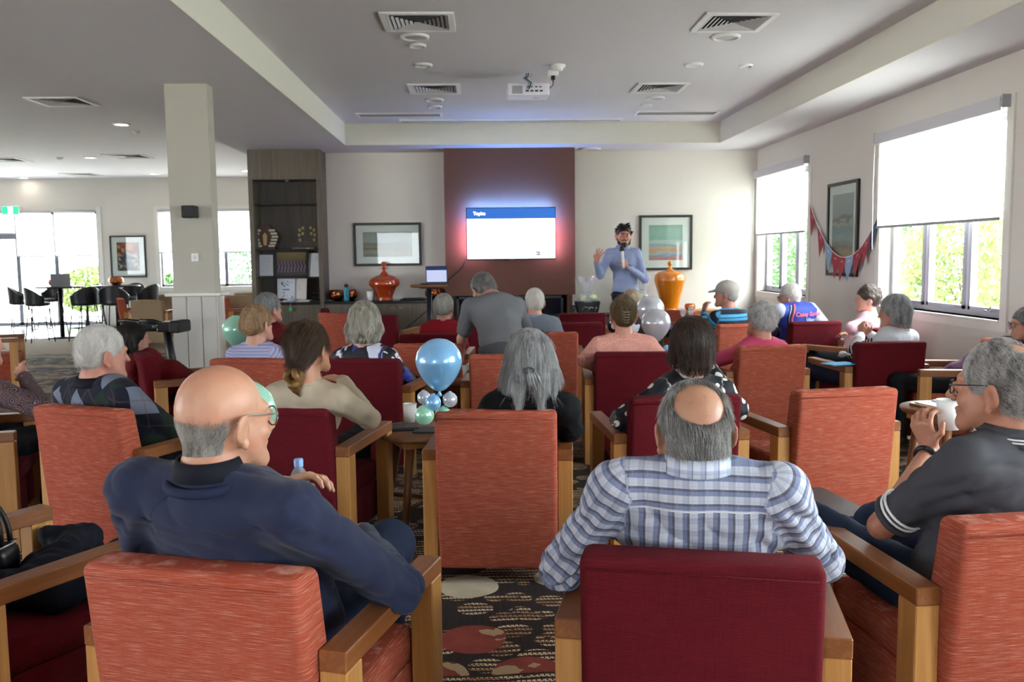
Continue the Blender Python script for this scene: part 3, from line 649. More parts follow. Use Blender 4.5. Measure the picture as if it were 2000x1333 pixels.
t = empty('water_bottle', on_side(677, .1), 0, 'teal drinks bottle standing between two copper bowls', 'bottle')
L('bottle_body', plain('2f8ea6', .3), t, [(0, 0), (.034, 0), (.037, .02), (.037, .17), (.03, .195), (0, .195)]); L('bottle_cap', M_BLACK, t, [(.028, .195), (.03, .2), (.028, .235), (0, .235)]); T('cap_loop', M_BLACK, t, [(-.015, 0, .23), (0, 0, .26), (.015, 0, .23)], .004, 6)
B('bottle_label', plain('1d5f74', .5), t, -.012, .012, -.04, -.036, .05, .15)
def cup(p, r, h, label, mat=None, group=None):
    t = empty('paper_cup', p, 0, label, 'cup', group)
    L('cup_body', mat or M_WHITE, t, [(0, .004), (r*.72, .004), (r*.72, 0), (r*.75, 0), (r*.98, h*.96), (r*.93, h*.96), (r*.7, .01), (0, .01)], 24)
    L('cup_rim', mat or M_WHITE, t, [(r*.95, h*.95), (r*1.03, h*.965), (r*1.03, h*.99), (r*.95, h)], 24); return t
cup(on_side(723, .12), .05, .135, 'white cup on the sideboard left of the orange vase')
t = empty('serving_tray', on_side(806, .2), 0, 'flat black tray on the sideboard below the painting', 'tray'); B('tray_base', M_BLACK, t, -.18, .18, -.1, .1, 0.001, .012, bev=.003); B('tray_lid', plain('1b1b1f', .3), t, -.14, .14, -.08, .08, .012, .028, bev=.006)
t = empty('serving_tray', on_side(640, .12), 0, 'thin dark tray in front of the larger copper bowl', 'tray'); B('tray_base', M_BLACK, t, -.13, .1, -.09, .0, 0.001, .01, bev=.003); B('paper', plain('8f9aa6', .6), t, -.1, .08, -.08, -.01, .01, .013)
t = empty('tea_light', on_side(744, .1), 0, 'tiny bright glass tea light beside the orange vase', 'candle'); L('glass_cup', plain('d9d4c4', .1), t, [(0, 0), (.018, 0), (.022, .035), (.018, .035), (.015, .01), (0, .01)], 16); L('flame', emit('fff0d0', 12), t, [(0, .012), (.006, .02), (0, .035)], 8)
t = empty('hanging_charm', (at(568, 606, BY-.01).x, BY-.02, at(568, 600, BY).z), 0, 'small green charm hanging on the cabinet door', 'charm'); T('loop', M_SILV, t, [(0, 0, .05), (0, -.01, 0)], .004, 6); B('green_tag', plain('3aa56b', .3), t, -.025, .025, -.02, -.008, -.06, 0, bev=.008); 
# vases
def glaze(name, col): g = G(name, .12, Coat_Weight=.8); g.set('Coat Roughness', .05); return g.done(col)
p = on_side(751.5, .2); k = (at(783, 550, BY+.2).x-at(722, 550, BY+.2).x)/2
t = empty('orange_vase', p, 0, 'squat burnt orange lidded vase on the sideboard', 'vase')
hz = (at(751, 511, BY+.3).z-zs)/2.56
L('vase_body', glaze('burnt_orange_glaze', 'a83f16'), t, spline([(0, 0), (k*.50, 0), (k*.52, hz*.1), (k*.55, hz*.35), (k*.75, hz*.75), (k*.97, hz*.98), (k, hz*1.15), (k*.93, hz*1.38), (k*.6, hz*1.6), (k*.32, hz*1.68), (k*.3, hz*1.7), (0, hz*1.7)]), 48)
L('vase_lid', bpy.data.materials['burnt_orange_glaze'], t, [(k*.28, hz*1.70), (k*.2, hz*1.82), (k*.1, hz*1.95), (k*.13, hz*2.1), (k*.34, hz*2.12), (k*.1, hz*2.17), (k*.08, hz*2.22), (k*.16, hz*2.3), (k*.19, hz*2.42), (k*.12, hz*2.53), (0, hz*2.56)], 32)
VY = 12.75
p = at(1308, 606, VY); k = at(1338, 550, VY).x-at(1308, 550, VY).x
tb = empty('console_table', (p.x+.1, VY, 0), 0, 'low wooden slatted console table under the amber vase', 'table')
for i in range(5): B('slat', M_OAKX, tb, -.45, .6, -.2+i*.085, -.13+i*.085, p.z-.03, p.z, bev=.004)
for i, xx in enumerate((-.4, .55)):
    for yy in (-.17, .17): B('leg', M_OAKZ, tb, xx-.025, xx+.025, yy-.025, yy+.025, 0, p.z-.06)
B('rail', M_OAKX, tb, -.43, .58, -.19, -.16, p.z-.1, p.z-.03); B('shelf', M_OAKX, tb, -.4, .55, -.15, .15, p.z-.22, p.z-.2)
t = empty('amber_vase', (p.x, VY, p.z), 0, 'tall glossy amber lidded jar right of the presenter', 'vase')
hh = at(1308, 530, VY).z-p.z
L('vase_body', glaze('amber_glaze', 'd07812'), t, spline([(0, 0), (k*.55, 0), (k*.57, hh*.05), (k*.62, hh*.2), (k*.82, hh*.5), (k*.98, hh*.72), (k, hh*.8), (k*.93, hh*.92), (k*.65, hh*.99), (k*.3, hh*1.01), (0, hh*1.01)]), 48)
L('vase_lid', bpy.data.materials['amber_glaze'], t, [(k*.28, hh*1.01), (k*.22, hh*1.05), (k*.1, hh*1.08), (k*.06, hh*1.13), (k*.12, hh*1.15), (k*.16, hh*1.2), (k*.1, hh*1.25), (0, hh*1.26)], 28)
q = at(1345, 606, VY); bowl(Vector((q.x, VY-.08, p.z)), .08, .09, 'small copper bowl on the console table beside the amber vase')

# ------------------------------------------------------------------ framed paintings
def art_mat(name, stops, seed, sc=3.0, axis=2):
    g = G(name, .5); v = g.co('Generated'); z = g.sep(v)[axis]
    n = g.noise(g.map(v, (sc, 1, sc*4), loc=(seed, seed, seed)), 1.0, 5, .65, .4); f = g.m2('ADD', z, g.m2('MULTIPLY', g.m2('SUBTRACT', n, .5), .28))
    c = g.ramp(f, stops); return g.done(g.mix(g.m2('MULTIPLY', g.noise(v, 14, 4), .3), c, 'cfc9bd'))
def picture(p, w, h, mat, label, rz=0, mat_w=.06, fr=.035, cat='painting'):
    t = empty('framed_painting', p, rz, label, cat)
    bm = bmesh.new()
    for q in ((-w/2, w/2, h/2-fr, h/2), (-w/2, w/2, -h/2, -h/2+fr), (-w/2, -w/2+fr, -h/2+fr, h/2-fr), (w/2-fr, w/2, -h/2+fr, h/2-fr)): box(bm, q[0], q[1], -.035, 0, q[2], q[3], bev=.003)
    obj('picture_frame', bm, plain('17130f', .4), t)
    B('mount', plain('dedcd8', .6), t, -w/2+fr, w/2-fr, -.014, -.004, -h/2+fr, h/2-fr); B('canvas', mat, t, -w/2+fr+mat_w, w/2-fr-mat_w, -.018, -.014, -h/2+fr+mat_w, h/2-fr-mat_w)
    g = B('picture_glass', M_PG, t, -w/2+fr, w/2-fr, -.026, -.024, -h/2+fr, h/2-fr)
    return t
M_PG = glass_mat(); M_PG.name = 'picture_glass'; [setattr(n.inputs[0], 'default_value', .012) for n in M_PG.node_tree.nodes if n.type == 'MIX_SHADER']
a, b = at(690, 436, YB), at(824, 519, YB)
picture(((a.x+b.x)/2, YB-.003, (a.z+b.z)/2), b.x-a.x, a.z-b.z, art_mat('grey_landscape', [(0, '66665a'), (.2, '93866a'), (.33, '5d4a36'), (.42, '8d7a5c'), (.5, '59605e'), (.62, '8b8f88'), (1, '7f8785')], 1.3), 'wide grey and ochre landscape painting above the orange vase', 0, .1)
a, b = at(1248, 421, YB), at(1351, 527, YB)
picture(((a.x+b.x)/2, YB-.003, (a.z+b.z)/2), b.x-a.x, a.z-b.z, art_mat('teal_landscape', [(0, '9c4a4a'), (.08, 'b0564c'), (.13, '5f83ad'), (.2, '9aa3a8'), (.27, 'b5875f'), (.38, 'c49a72'), (.43, '6f93a8'), (.52, 'b6c2bd'), (.6, '6fa09a'), (.8, '7da696'), (1, '6f9c8e')], 4.2), 'square teal and orange seascape painting behind the presenter', 0, .11)
a, b = atx(1622, 359, XR), atx(1677, 532, XR)
picture((XR-.003, (a.y+b.y)/2, (at(1650, 355, 1).z and (atx(1650, 355, XR).z+atx(1650, 540, XR).z)/2)), a.y-b.y, atx(1650, 355, XR).z-atx(1650, 540, XR).z, art_mat('grey_seascape', [(0, '7a5a4a'), (.15, '9c7a5c'), (.25, '6a5a4e'), (.35, '8c9490'), (.5, '6d8084'), (.6, 'a89c8c'), (.63, '4c4a4c'), (.68, '8d9192'), (1, '9b9d9e')], 7.7), 'tall narrow seascape painting between the two windows', -PI/2, .1)
a, b = at(214, 461, YF), at(288, 542, YF)
def crowd_mat():
    g = G('crowd_print', .5); v = g.co('Generated'); c = g.vor(g.map(v, (9, 9, 12)), 1, out=1); s, t_, u = g.sep(c); z = g.sep(v)[2]
    lo = g.ramp(s, [(0, '14161c'), (.35, '2c3242'), (.6, '5a4a44'), (.8, 'a99a8c'), (1, 'c08a3e')]); hi = g.ramp(t_, [(0, '4a1512'), (.4, '7c241c'), (.7, 'a34a26'), (1, 'c98a4a')])
    return g.done(g.mix(g.m2('GREATER_THAN', g.m2('ADD', z, g.m2('MULTIPLY', s, .2)), .72), lo, hi))
picture(((a.x+b.x)/2, YF-.003, (a.z+b.z)/2), b.x-a.x, a.z-b.z, crowd_mat(), 'framed colourful crowd print on the far lounge wall', 0, .12, .035, 'picture')

# ------------------------------------------------------------------ bunting
S = atx(1583, 402, XR-.03); E_ = atx(1714, 424, XR-.03); Mi = atx(1643, 502, XR-.05)
def bez(t): 
    c = Mi*2-(S+E_)*.5; return S*(1-t)**2+c*(2*t*(1-t))+E_*t*t
tag(T('bunting_string', plain('dcd6d6', .7), None, [bez(i/24) for i in range(25)], .006, 6), 'white bunting string sagging across the tall painting', 'string')
FR, FB, FL = '9b3240', '2e3a56', '8fa3bf'
words_ = ['red pennant touching the corner window blind', 'second red pennant from the corner window', 'pale blue pennant left of the tall painting', 'red pennant at the lower left corner of the tall painting', 'red pennant hanging lowest, at the painting middle', 'pale blue pennant over the painting bottom edge', 'red pennant at the right edge of the painting', 'red pennant between the painting and the large window', 'dark navy pennant beside the large window']
for i, (tt, col) in enumerate(zip((.04, .18, .31, .42, .52, .62, .74, .86, .965), (FR, FR, FL, FR, FR, FL, FR, FR, FB))):
    p = bez(tt); d = (bez(min(tt+.02, 1))-bez(max(tt-.02, 0))).normalized()
    f = empty('bunting_flag', p, 0, words_[i], 'pennant', 'bunting on the right wall')
    bm = bmesh.new(); w = .15 if i < 8 else .17; n = Vector((0, 0, -1)); h = .27
    nrm = Vector((-1, 0, 0))
    mid = n*h + d*random.uniform(-.04, .04)+nrm*.02
    for o_ in (0, -.003):
        pass
    A = [(-d*w), (d*w), mid]; Bk = [q+nrm*.003 for q in A]
    va = [bm.verts.new(q) for q in A]; vb = [bm.verts.new(q) for q in Bk]
    bm.faces.new(va); bm.faces.new(vb[::-1])
    for k in range(3): bm.faces.new([va[k], vb[k], vb[(k+1) % 3], va[(k+1) % 3]])
    obj('flag_cloth', bm, plain(col, .8), f)
    bm = bmesh.new(); 
    for k in range(3):
        c = n*(.05+.05*k)+nrm*.005; r = .035-.008*k
        tube(bm, [c-d*r+n*.01, c-n*.008, c+d*r+n*.01], .004, 5)
    obj('flag_print', bm, plain('d9c9c9' if col != FL else 'eef1f6', .8), f)

# ------------------------------------------------------------------ armchairs
def fabric(name, a, b, pale, amt):
    g = G(name, .92); g.set('Specular IOR Level', .2); c = g.co()
    hs = g.noise(g.map(c, (16, 16, 950)), 1, 4, .6); wv = g.noise(g.map(c, (420, 420, 420)), 1, 1); vs = g.noise(g.map(c, (240, 240, 6)), 1, 2); big = g.noise(c, 7, 2)
    f = g.m2('ADD', g.m2('MULTIPLY', big, .35), g.m2('MULTIPLY', vs, .5))
    col = g.mix(g.m2('MULTIPLY', f, 1.05), a, b)
    st = g.m2('MULTIPLY', g.n('MapRange', {0: hs, 1: .50, 2: .76, 3: 0, 4: 1}).outputs[0], amt)
    col = g.mix(st, col, pale)
    wx = g.n('TexWave', {'Vector': g.map(c, (1, 1, 1)), 'Scale': 75, 'Distortion': 1.2}, bands_direction='Z').outputs[1]
    g.bump(g.m2('ADD', g.m2('ADD', wv, wx), hs), .5, .0018)
    return g.done(col)
M_ORANGE = fabric('orange_slub_fabric', 'ae5039', '8c3a25', 'd8a08e', .9)
M_RED = fabric('wine_red_fabric', '6a0f1b', '3a0810', '80222e', .35)
M_BEIGE = fabric('beige_fabric', 'a28d72', '8b775e', 'c4b49a', .4)
def make_chair(kind):
    m = {'orange': M_ORANGE, 'red': M_RED, 'beige': M_BEIGE}[kind]
    t = empty('armchair', (0, 0, 0))
    # back: reclined panel with boxed edges; local y=0 is the rear of the arms
    def rec(bm, z0, z1, off0, off1):
        for v in bm.verts:
            k = (v.co.z-.07)/(.813-.07); v.co.y += off0*(1-k)+off1*k
    bm = bmesh.new(); box(bm, -.272, .272, 0, .115, .07, .813, bev=.022, seg=3)
    for v in bm.verts:
        k = (v.co.z-.07)/.743
        if v.co.y > .06: v.co.y += .05*(1-k)
        v.co.y += -.085*k+.0
        if v.co.z > .75: v.co.z += .006*(1-(v.co.x/.27)**2)
    for f in bm.faces: f.smooth = True
    bk_ = obj('backrest', bm, m, t)
    bm = bmesh.new(); zz = .785
    tube(bm, [(-.255, -.0845, zz), (.255, -.0845, zz)], .0028, 5); obj('back_piping', bm, m, bk_)
    bm = bmesh.new(); box(bm, -.268, .268, .05, .615, .13, .33, bev=.012, seg=2); obj('seat_base', bm, m, t, smooth=True)
    bm = bmesh.new(); box(bm, -.268, .268, .06, .64, .325, .425, bev=.03, seg=3)
    for v in bm.verts:
        if v.co.z > .4: v.co.z += .018*(1-(v.co.x/.27)**2)
    cu = obj('seat', bm, m, t, smooth=True)
    for s in (-1, 1):
        a, b = sorted((s*.273, s*.342))
        B('armrest', M_OAKY, t, a, b, 0, .66, .577, .627, bev=.0035)
        B('leg', M_OAKZ, t, a+.001, b-.001, .002, .088, 0, .577, bev=.003); B('leg', M_OAKZ, t, a+.001, b-.001, .575, .658, 0, .577, bev=.003)
    return t
_pro = {}
def chair(x, y, yaw, kind, label, group='armchairs facing the presenter'):
    """x, y: middle of the rear top edge of the back"""
    if kind not in _pro: _pro[kind] = o = make_chair(kind)
    else: o = copy_tree(_pro[kind])
    a = math.radians(yaw); o.location = (x-.085*math.sin(a), y+.085*math.cos(a), 0); o.rotation_euler = (0, 0, a)
    tag(o, label, 'chair', group); return o
def chair_px(lx, ly, rx, ry, kind, label, yaw=None, group='armchairs facing the presenter'):
    """rear top corners of the back as seen"""
    W_ = .545
    if lx is not None and rx is not None:
        a, b = atz(lx, ly, .8), atz(rx, ry, .8); c = (a+b)/2
        if yaw is None: yaw = math.degrees(math.atan2(b.y-a.y, b.x-a.x))
    else:
        r = math.radians(yaw); d = Vector((math.cos(r), math.sin(r), 0))*W_/2
        c = atz(lx, ly, .8)+d if lx is not None else atz(rx, ry, .8)-d
    return chair(c.x, c.y, yaw, kind, label, group)
A1 = chair_px(155, 1114, 576, 1151, 'orange', 'orange slub armchair holding the bald man in the navy sweatshirt')
A2 = chair_px(1131, 1099, 1616, 1127, 'red', 'wine red armchair holding the man in the checked shirt')
A3 = chair_px(1884, 1040, None, None, 'orange', 'orange armchair at the right edge holding the man with a cup', 5)
B3 = chair_px(847, 812, 1087, 812, 'orange', 'orange armchair seen square on in the middle, woman in black seated')
B1 = chair_px(66, 799, 220, 811, 'orange', 'orange armchair on the left holding the man in the argyle sweater')
B2 = chair_px(None, None, 638, 807, 'red', 'wine red armchair holding the ponytailed woman in beige', -12)
B4 = chair_px(1229, 785, 1455, 779, 'red', 'wine red armchair holding the woman in polka dots')
B5 = chair_px(1558, 773, 1763, 764, 'orange', 'empty orange armchair in front of the man with a cup')
C1 = chair_px(418, 705, 543, 708, 'orange', 'orange armchair holding the woman in a lilac striped top', -10)
C2 = chair_px(636, 706, 764, 708, 'red', 'wine red armchair holding the woman in the floral blouse', -12)
C3 = chair_px(915, 699, None, None, 'orange', 'empty orange armchair hidden behind the woman in black', -4)
C4 = chair_px(1160, 694, 1317, 693, 'red', 'wine red armchair holding the woman in the pink knit')
C5 = chair_px(1455, 683, 1570, 678, 'orange', 'orange armchair holding the white-haired woman in bright pink', 10)
C6 = chair_px(1689, 674, 1803, 671, 'red', 'wine red armchair holding the woman in the white vest', 4)
D2 = chair_px(None, None, 272, 699, 'red', 'wine red armchair holding the dark-haired woman in red on the left', -62)
D5 = chair_px(778, 657, None, None, 'red', 'wine red armchair behind the big blue balloon', -5)
D8 = chair_px(None, None, 1130, 653, 'orange', 'orange armchair in front of the white-haired man in grey', -3)
D9 = chair_px(None, None, 1178, 633, 'red', 'nearer wine red armchair between the grey sweater and pink knit', -2)
D9b = chair_px(None, None, 1184, 614, 'red', 'farther wine red armchair with its back top catching light', -2)
D13 = chair_px(1556, 633, 1639, 630, 'red', 'wine red armchair holding the man in the blue jersey', 9)
D14 = chair_px(1404, 638, None, None, 'orange', 'orange armchair holding the man in the cap', 6)
D11 = chair_px(1290, 607, None, None, 'orange', 'orange armchair beside the amber vase', -60)
D3 = chair(-2.12, 12.02, -80, 'red', 'wine red armchair turned sideways beside the sideboard')
D3b = chair_px(628, 613, 676, 616, 'orange', 'orange armchair near the sideboard with its side showing', -32)
D4 = chair_px(None, None, 772, 619, 'red', 'wine red armchair behind the floral blouse near the sideboard', -14)
D1 = chair_px(None, None, 560, 668, 'red', 'wine red armchair holding the woman in maroon', -30)
D6 = chair_px(886, 622, None, None, 'red', 'wine red armchair just left of the standing man', -4)
D0 = chair(-.42, 7.0, -8, 'orange', 'orange armchair beside the floral blouse, mostly hidden')
D15 = chair(3.75, 7.95, 35, 'red', 'wine red armchair under the woman in pale pink')
C7 = chair(4.02, 6.62, 80, 'orange', 'orange armchair against the window wall turned into the room')
E1 = chair(-1.67, 2.41, -30, 'red', 'dark red armchair at the left edge carrying a coat and handbag')
E2 = chair(-3.2, 4.75, -75, 'red', 'dark red armchair holding the woman in the paisley blouse')
# lounge chairs
def far_chair(px, py, yaw, kind, label, z=.8):
    p = atz(px, py, z); return chair(p.x, p.y, yaw, kind, label, 'lounge armchairs beyond the column')
far_chair(284, 588, -4, 'beige', 'beige armchair with its back to the room left of the column')
far_chair(228, 585, -65, 'orange', 'orange armchair beside the beige one, left of the column')
far_chair(450, 579, -4, 'beige', 'beige armchair right of the column'); far_chair(432, 583, -70, 'orange', 'orange armchair just right of the column edge')
far_chair(337, 577, 10, 'beige', 'beige armchair half hidden behind the column'); far_chair(-105, 632, -70, 'orange', 'orange armchair at the far left edge of the lounge')
far_chair(486, 573, 40, 'beige', 'beige armchair partly behind the bookcase')
# ------------------------------------------------------------------ implicit-surface modelling
V3 = lambda *a: np.array(a, float)
def rotm(rz=0, rx=0, ry=0):
    return np.array(Euler((rx, ry, rz), 'XYZ').to_matrix())
class Sdf:
    """smooth union of tapered limbs and ellipsoids, meshed once into a single continuous skin"""
    def __init__(s): s.p = []
    def cone(s, a, b, ra, rb, k=.02, flat=1.0, fd=None, part=0, op='u'):
        """tapered limb; flat<1 thins it along direction fd"""
        s.p.append(('c', np.array(a, float), np.array(b, float), ra, rb, k, flat, None if fd is None else np.array(fd, float)/np.linalg.norm(fd), part, op)); return s
    def chain(s, pts, rs, k=.02, part=0, flat=1.0, fd=None):
        for i in range(len(pts)-1): s.cone(pts[i], pts[i+1], rs[i], rs[i+1], k, flat, fd, part)
        return s
    def ell(s, c, r, R=None, k=.02, part=0, op='u'):
        s.p.append(('e', np.array(c, float), np.array(r, float), np.eye(3) if R is None else R, 0, k, 1, None, part, op)); return s
    def dist(s, q, X):
        if q[0] == 'c':
            _, a, b, ra, rb, k, flat, fd, part, op = q
            ba = b-a; pa = X-a; L2 = max(ba@ba, 1e-12); t = np.clip(pa@ba/L2, 0, 1); v = pa-t[..., None]*ba
            if fd is not None and flat != 1.0:
                c = v@fd; v = v+c[..., None]*fd*(1/flat-1); dd = np.sqrt((v*v).sum(-1)); return (dd-(ra+(rb-ra)*t))*(.5+.5*flat)
            return np.sqrt((v*v).sum(-1))-(ra+(rb-ra)*t)
        _, c, r, R, _, k, _, _, part, op = q
        v = (X-c)@R; k0 = np.sqrt(((v/r)**2).sum(-1)); k1 = np.sqrt(((v/(r*r))**2).sum(-1))+1e-9
        return k0*(k0-1)/k1
    def bounds(s, q):
        if q[0] == 'c': m = max(q[3], q[4]); return np.minimum(q[1], q[2])-m, np.maximum(q[1], q[2])+m
        m = q[2].max(); return q[1]-m, q[1]+m
    def mesh(s, vox, fold=None):
        bs = [s.bounds(q) for q in s.p if q[9] == 'u']; lo = np.min([b[0] for b in bs], 0)-4*vox-.01; hi = np.max([b[1] for b in bs], 0)+4*vox+.01
        n = np.ceil((hi-lo)/vox).astype(int)+1; D = np.full(n, .08, np.float32)
        ax = [lo[i]+vox*np.arange(n[i]) for i in range(3)]
        for q in s.p:
            b0, b1 = s.bounds(q); m = q[5]+3*vox+.012
            i0 = np.clip(np.floor((b0-m-lo)/vox).astype(int), 0, n); i1 = np.clip(np.ceil((b1+m-lo)/vox).astype(int)+1, 0, n)
            if (i1 <= i0).any(): continue
            sl = tuple(slice(a, b) for a, b in zip(i0, i1)); X = np.stack(np.meshgrid(*[ax[i][sl[i]] for i in range(3)], indexing='ij'), -1)
            d = s.dist(q, X); d0 = D[sl]; k = max(q[5], 1e-4)
            if q[9] == 'u': h = np.clip(.5+.5*(d0-d)/k, 0, 1); D[sl] = d0*(1-h)+d*h-k*h*(1-h)
            else: h = np.clip(.5-.5*(d0+d)/k, 0, 1); D[sl] = d0*(1-h)-d*h+k*h*(1-h)
        g = openvdb.FloatGrid(.08); g.copyFromArray(D); p, qd = g.convertToQuads()
        p = np.asarray(p, float)*vox+lo; qd = np.asarray(qd)[:, ::-1]
        return p, qd
def fast_mesh(name, p, q, smooth=True):
    me = bpy.data.meshes.new(name); me.vertices.add(len(p)); me.vertices.foreach_set('co', p.astype(np.float32).ravel())
    me.loops.add(q.size); me.loops.foreach_set('vertex_index', q.astype(np.int32).ravel())
    me.polygons.add(len(q)); me.polygons.foreach_set('loop_start', np.arange(0, q.size, 4, dtype=np.int32))
    me.polygons.foreach_set('use_smooth', np.full(len(q), smooth)); me.update(calc_edges=True); return me
def normals(p, q):
    n = np.cross(p[q[:, 2]]-p[q[:, 0]], p[q[:, 3]]-p[q[:, 1]]); N = np.zeros_like(p)
    for i in range(4): np.add.at(N, q[:, i], n)
    return N/(np.linalg.norm(N, axis=1)[:, None]+1e-12)
def pnoise(X, seed=0):
    """cheap smooth noise for folds"""
    r = np.random.default_rng(seed); o = 0
    for i in range(5):
        w = r.normal(size=3)*(1+.5*i); ph = r.uniform(0, 6.28); o = o+np.sin(X@w+ph+1.3*np.sin(X@r.normal(size=3)*.9+ph*2))/(1+.35*i)
    return o/3
def pat_coords(sdf, p):
    """surface coordinates for printed cloth: torso keeps x,z; a sleeve or leg runs round and along the limb"""
    best = np.full(len(p), 9.); out = np.zeros((len(p), 3))
    for q in sdf.p:
        if q[9] != 'u': continue
        d = sdf.dist(q, p); w = d < best
        if q[8] == 0 or q[0] == 'e': c = np.stack([p[:, 0], p[:, 2], np.zeros(len(p))], 1)
        else:
            a, b = q[1], q[2]; u = (b-a)/np.linalg.norm(b-a); t = (p-a)@u; r1 = np.cross(u, V3(0, 1, .2)); r1 /= np.linalg.norm(r1); r1 = r1*(-1 if q[8] in (1, 3) else 1); r2 = np.cross(u, r1)
            ang = np.arctan2((p-a)@r2, (p-a)@r1); c = np.stack([ang*.06, q[8]*.31-t-(0 if q[8] < 3 else .25), np.full(len(p), q[8])], 1)
        out[w] = c[w]; best[w] = d[w]
    return out
def build(name, sdf, vox, mat, parent, fold=None, pat=False):
    p, q = sdf.mesh(vox)
    N = normals(p, q)
    pc = pat_coords(sdf, p) if pat else None
    if fold is not None: p = p+N*fold(p)[:, None]
    me = fast_mesh(name, p, q)
    if pat:
        a = me.attributes.new('pat', 'FLOAT_VECTOR', 'POINT'); a.data.foreach_set('vector', pc.astype(np.float32).ravel())
    return link(name, me, parent, None, 0, mat)

# ------------------------------------------------------------------ hands
def hand(s, w, d, pn, L=.185, curl=.5, spread=.12, side=1, th=.9, k=.006, fc=None):
    """w wrist, d direction of the fingers, pn palm normal (palm faces it), side +1 thumb on cross(d, pn)"""
    w = np.array(w, float); d = np.array(d, float); d /= np.linalg.norm(d); pn = np.array(pn, float); pn = pn-d*(pn@d); pn /= np.linalg.norm(pn)
    x = np.cross(d, pn)*side; pl = L*.5; r = L*.048
    for i, o in enumerate((-.030, -.010, .011, .031)):
        o *= L/.185; base = w+d*pl*(.97 if i in (1, 2) else .9)+x*o; s.cone(w+x*o*.55, base, L*.072, L*.058, .012)
        fl = L*(.36, .43, .46, .40)[i]; c = (fc or [curl]*4)[i]; a = 0; p = base; dr = d+x*(o/L)*spread*8; dr /= np.linalg.norm(dr)
        for j, seg in enumerate((.46, .30, .24)):
            a += c*(.9, 1.0, .7)[j]; v = dr*math.cos(a)+pn*math.sin(a); n = p+v*fl*seg; s.cone(p, n, r*(1-.1*j), r*(.92-.1*j), k); p = n
    b = w+d*pl*.3+x*L*.12; v = x*math.sin(th)+d*math.cos(th)+pn*.35; v /= np.linalg.norm(v); m = b+v*L*.2; v2 = d*.9+x*.25+pn*(.2+curl*.4); v2 /= np.linalg.norm(v2)
    s.cone(w+d*pl*.15+x*L*.05, b, L*.075, L*.075, .012); s.cone(b, m, L*.07, L*.056, k); s.cone(m, m+v2*L*.17, L*.055, L*.042, k)

# ------------------------------------------------------------------ hair strands
def strands(name, p, q, parent, mat, n, L, rad, flow, lift=.25, curl=0.0, grav=.4, seed=0, mask=None, seg=5, jit=.12):
    """n fine hairs rooted on the mesh p, q; flow(point) gives the combing direction"""
    r = np.random.default_rng(seed); N = normals(p, q); c = p[q].mean(1); nf = N[q].mean(1)
    a = np.linalg.norm(np.cross(p[q[:, 2]]-p[q[:, 0]], p[q[:, 3]]-p[q[:, 1]]), axis=1)
    if mask is not None: a = a*mask(c)
    if a.sum() <= 0: return
    i = r.choice(len(c), n, p=a/a.sum()); w = r.dirichlet((1, 1, 1, 1), n); P = (p[q[i]]*w[..., None]).sum(1); nn = nf[i]
    f = flow(P); f = f-nn*(f*nn).sum(1)[:, None]*.9; f /= np.linalg.norm(f, axis=1)[:, None]+1e-9
    ln = L*r.uniform(.6, 1.1, n); pts = np.zeros((n, seg, 3)); cur = P-nn*.002; d = f+nn*lift*r.uniform(.3, 1.3, n)[:, None]+r.normal(size=(n, 3))*jit
    clump = pnoise(P*60, seed)[:, None]*.35
    side = np.cross(nn, f)
    for k in range(seg):
        pts[:, k] = cur; dd = d/np.linalg.norm(d, axis=1)[:, None]; cur = cur+dd*(ln/(seg-1))[:, None]
        d = d+V3(0, 0, -grav)*.3-nn*lift*.28*(1+k*.3)+side*clump*.25+(r.normal(size=(n, 3))*.1+side*np.sin(k*2.1+P[:, :1]*90)*1.0)*curl
    h = bpy.data.hair_curves.new(name); h.add_curves([seg]*n); h.attributes['position'].data.foreach_set('vector', pts.astype(np.float32).ravel())
    ra = h.attributes.new('radius', 'FLOAT', 'POINT'); ra.data.foreach_set('value', np.tile(np.linspace(1, .35, seg)*rad, n).astype(np.float32))
    o = link(name, h, parent, None, 0, mat); o['kind'] = 'stuff'; return o
_hm = {}
def hair_mat(a, b):
    if (a, b) not in _hm:
        g = G('hair', .42); c = g.co(); rnd = g.n('HairInfo').outputs['Random']
        n = g.noise(g.map(c, (1, 1, .25)), 26, 3, .6); st = g.noise(g.map(c, (160, 160, 12)), 1, 2); n = g.n('MapRange', {0: n, 1: .36, 2: .64, 3: 0, 4: 1}).outputs[0]
        g.set('Specular IOR Level', .35)
        g.bump(g.noise(g.map(c, (220, 220, 16)), 1, 3), .6, .003)
        _hm[(a, b)] = g.done(g.mix(g.m2('ADD', g.m2('MULTIPLY', n, .55), g.m2('ADD', g.m2('MULTIPLY', st, .35), g.m2('MULTIPLY', g.m2('SUBTRACT', rnd, .35), .75))), a, b))
    return _hm[(a, b)]
_sm = {}
def skin_mat(c, red='b0604a', spots=False):
    if (c, red, spots) not in _sm:
        g = G('skin', .48); v = g.co(); g.set('Subsurface Weight', .08); g.set('Subsurface Radius', (.8, .3, .15)); g.set('Subsurface Scale', .01)
        n = g.noise(v, 9, 3, .6); col = g.mix(g.m2('MULTIPLY', g.n('MapRange', {0: n, 1: .45, 2: .75, 3: 0, 4: 1}).outputs[0], .45), c, red)
        col = g.mix(g.m2('MULTIPLY', g.m2('GREATER_THAN', g.noise(v, 55, 2), .66), .25 if spots else .08), col, '8a4a36')
        g.bump(g.noise(v, 130, 3), .18, .0015); _sm[(c, red, spots)] = g.done(col)
    return _sm[(c, red, spots)]

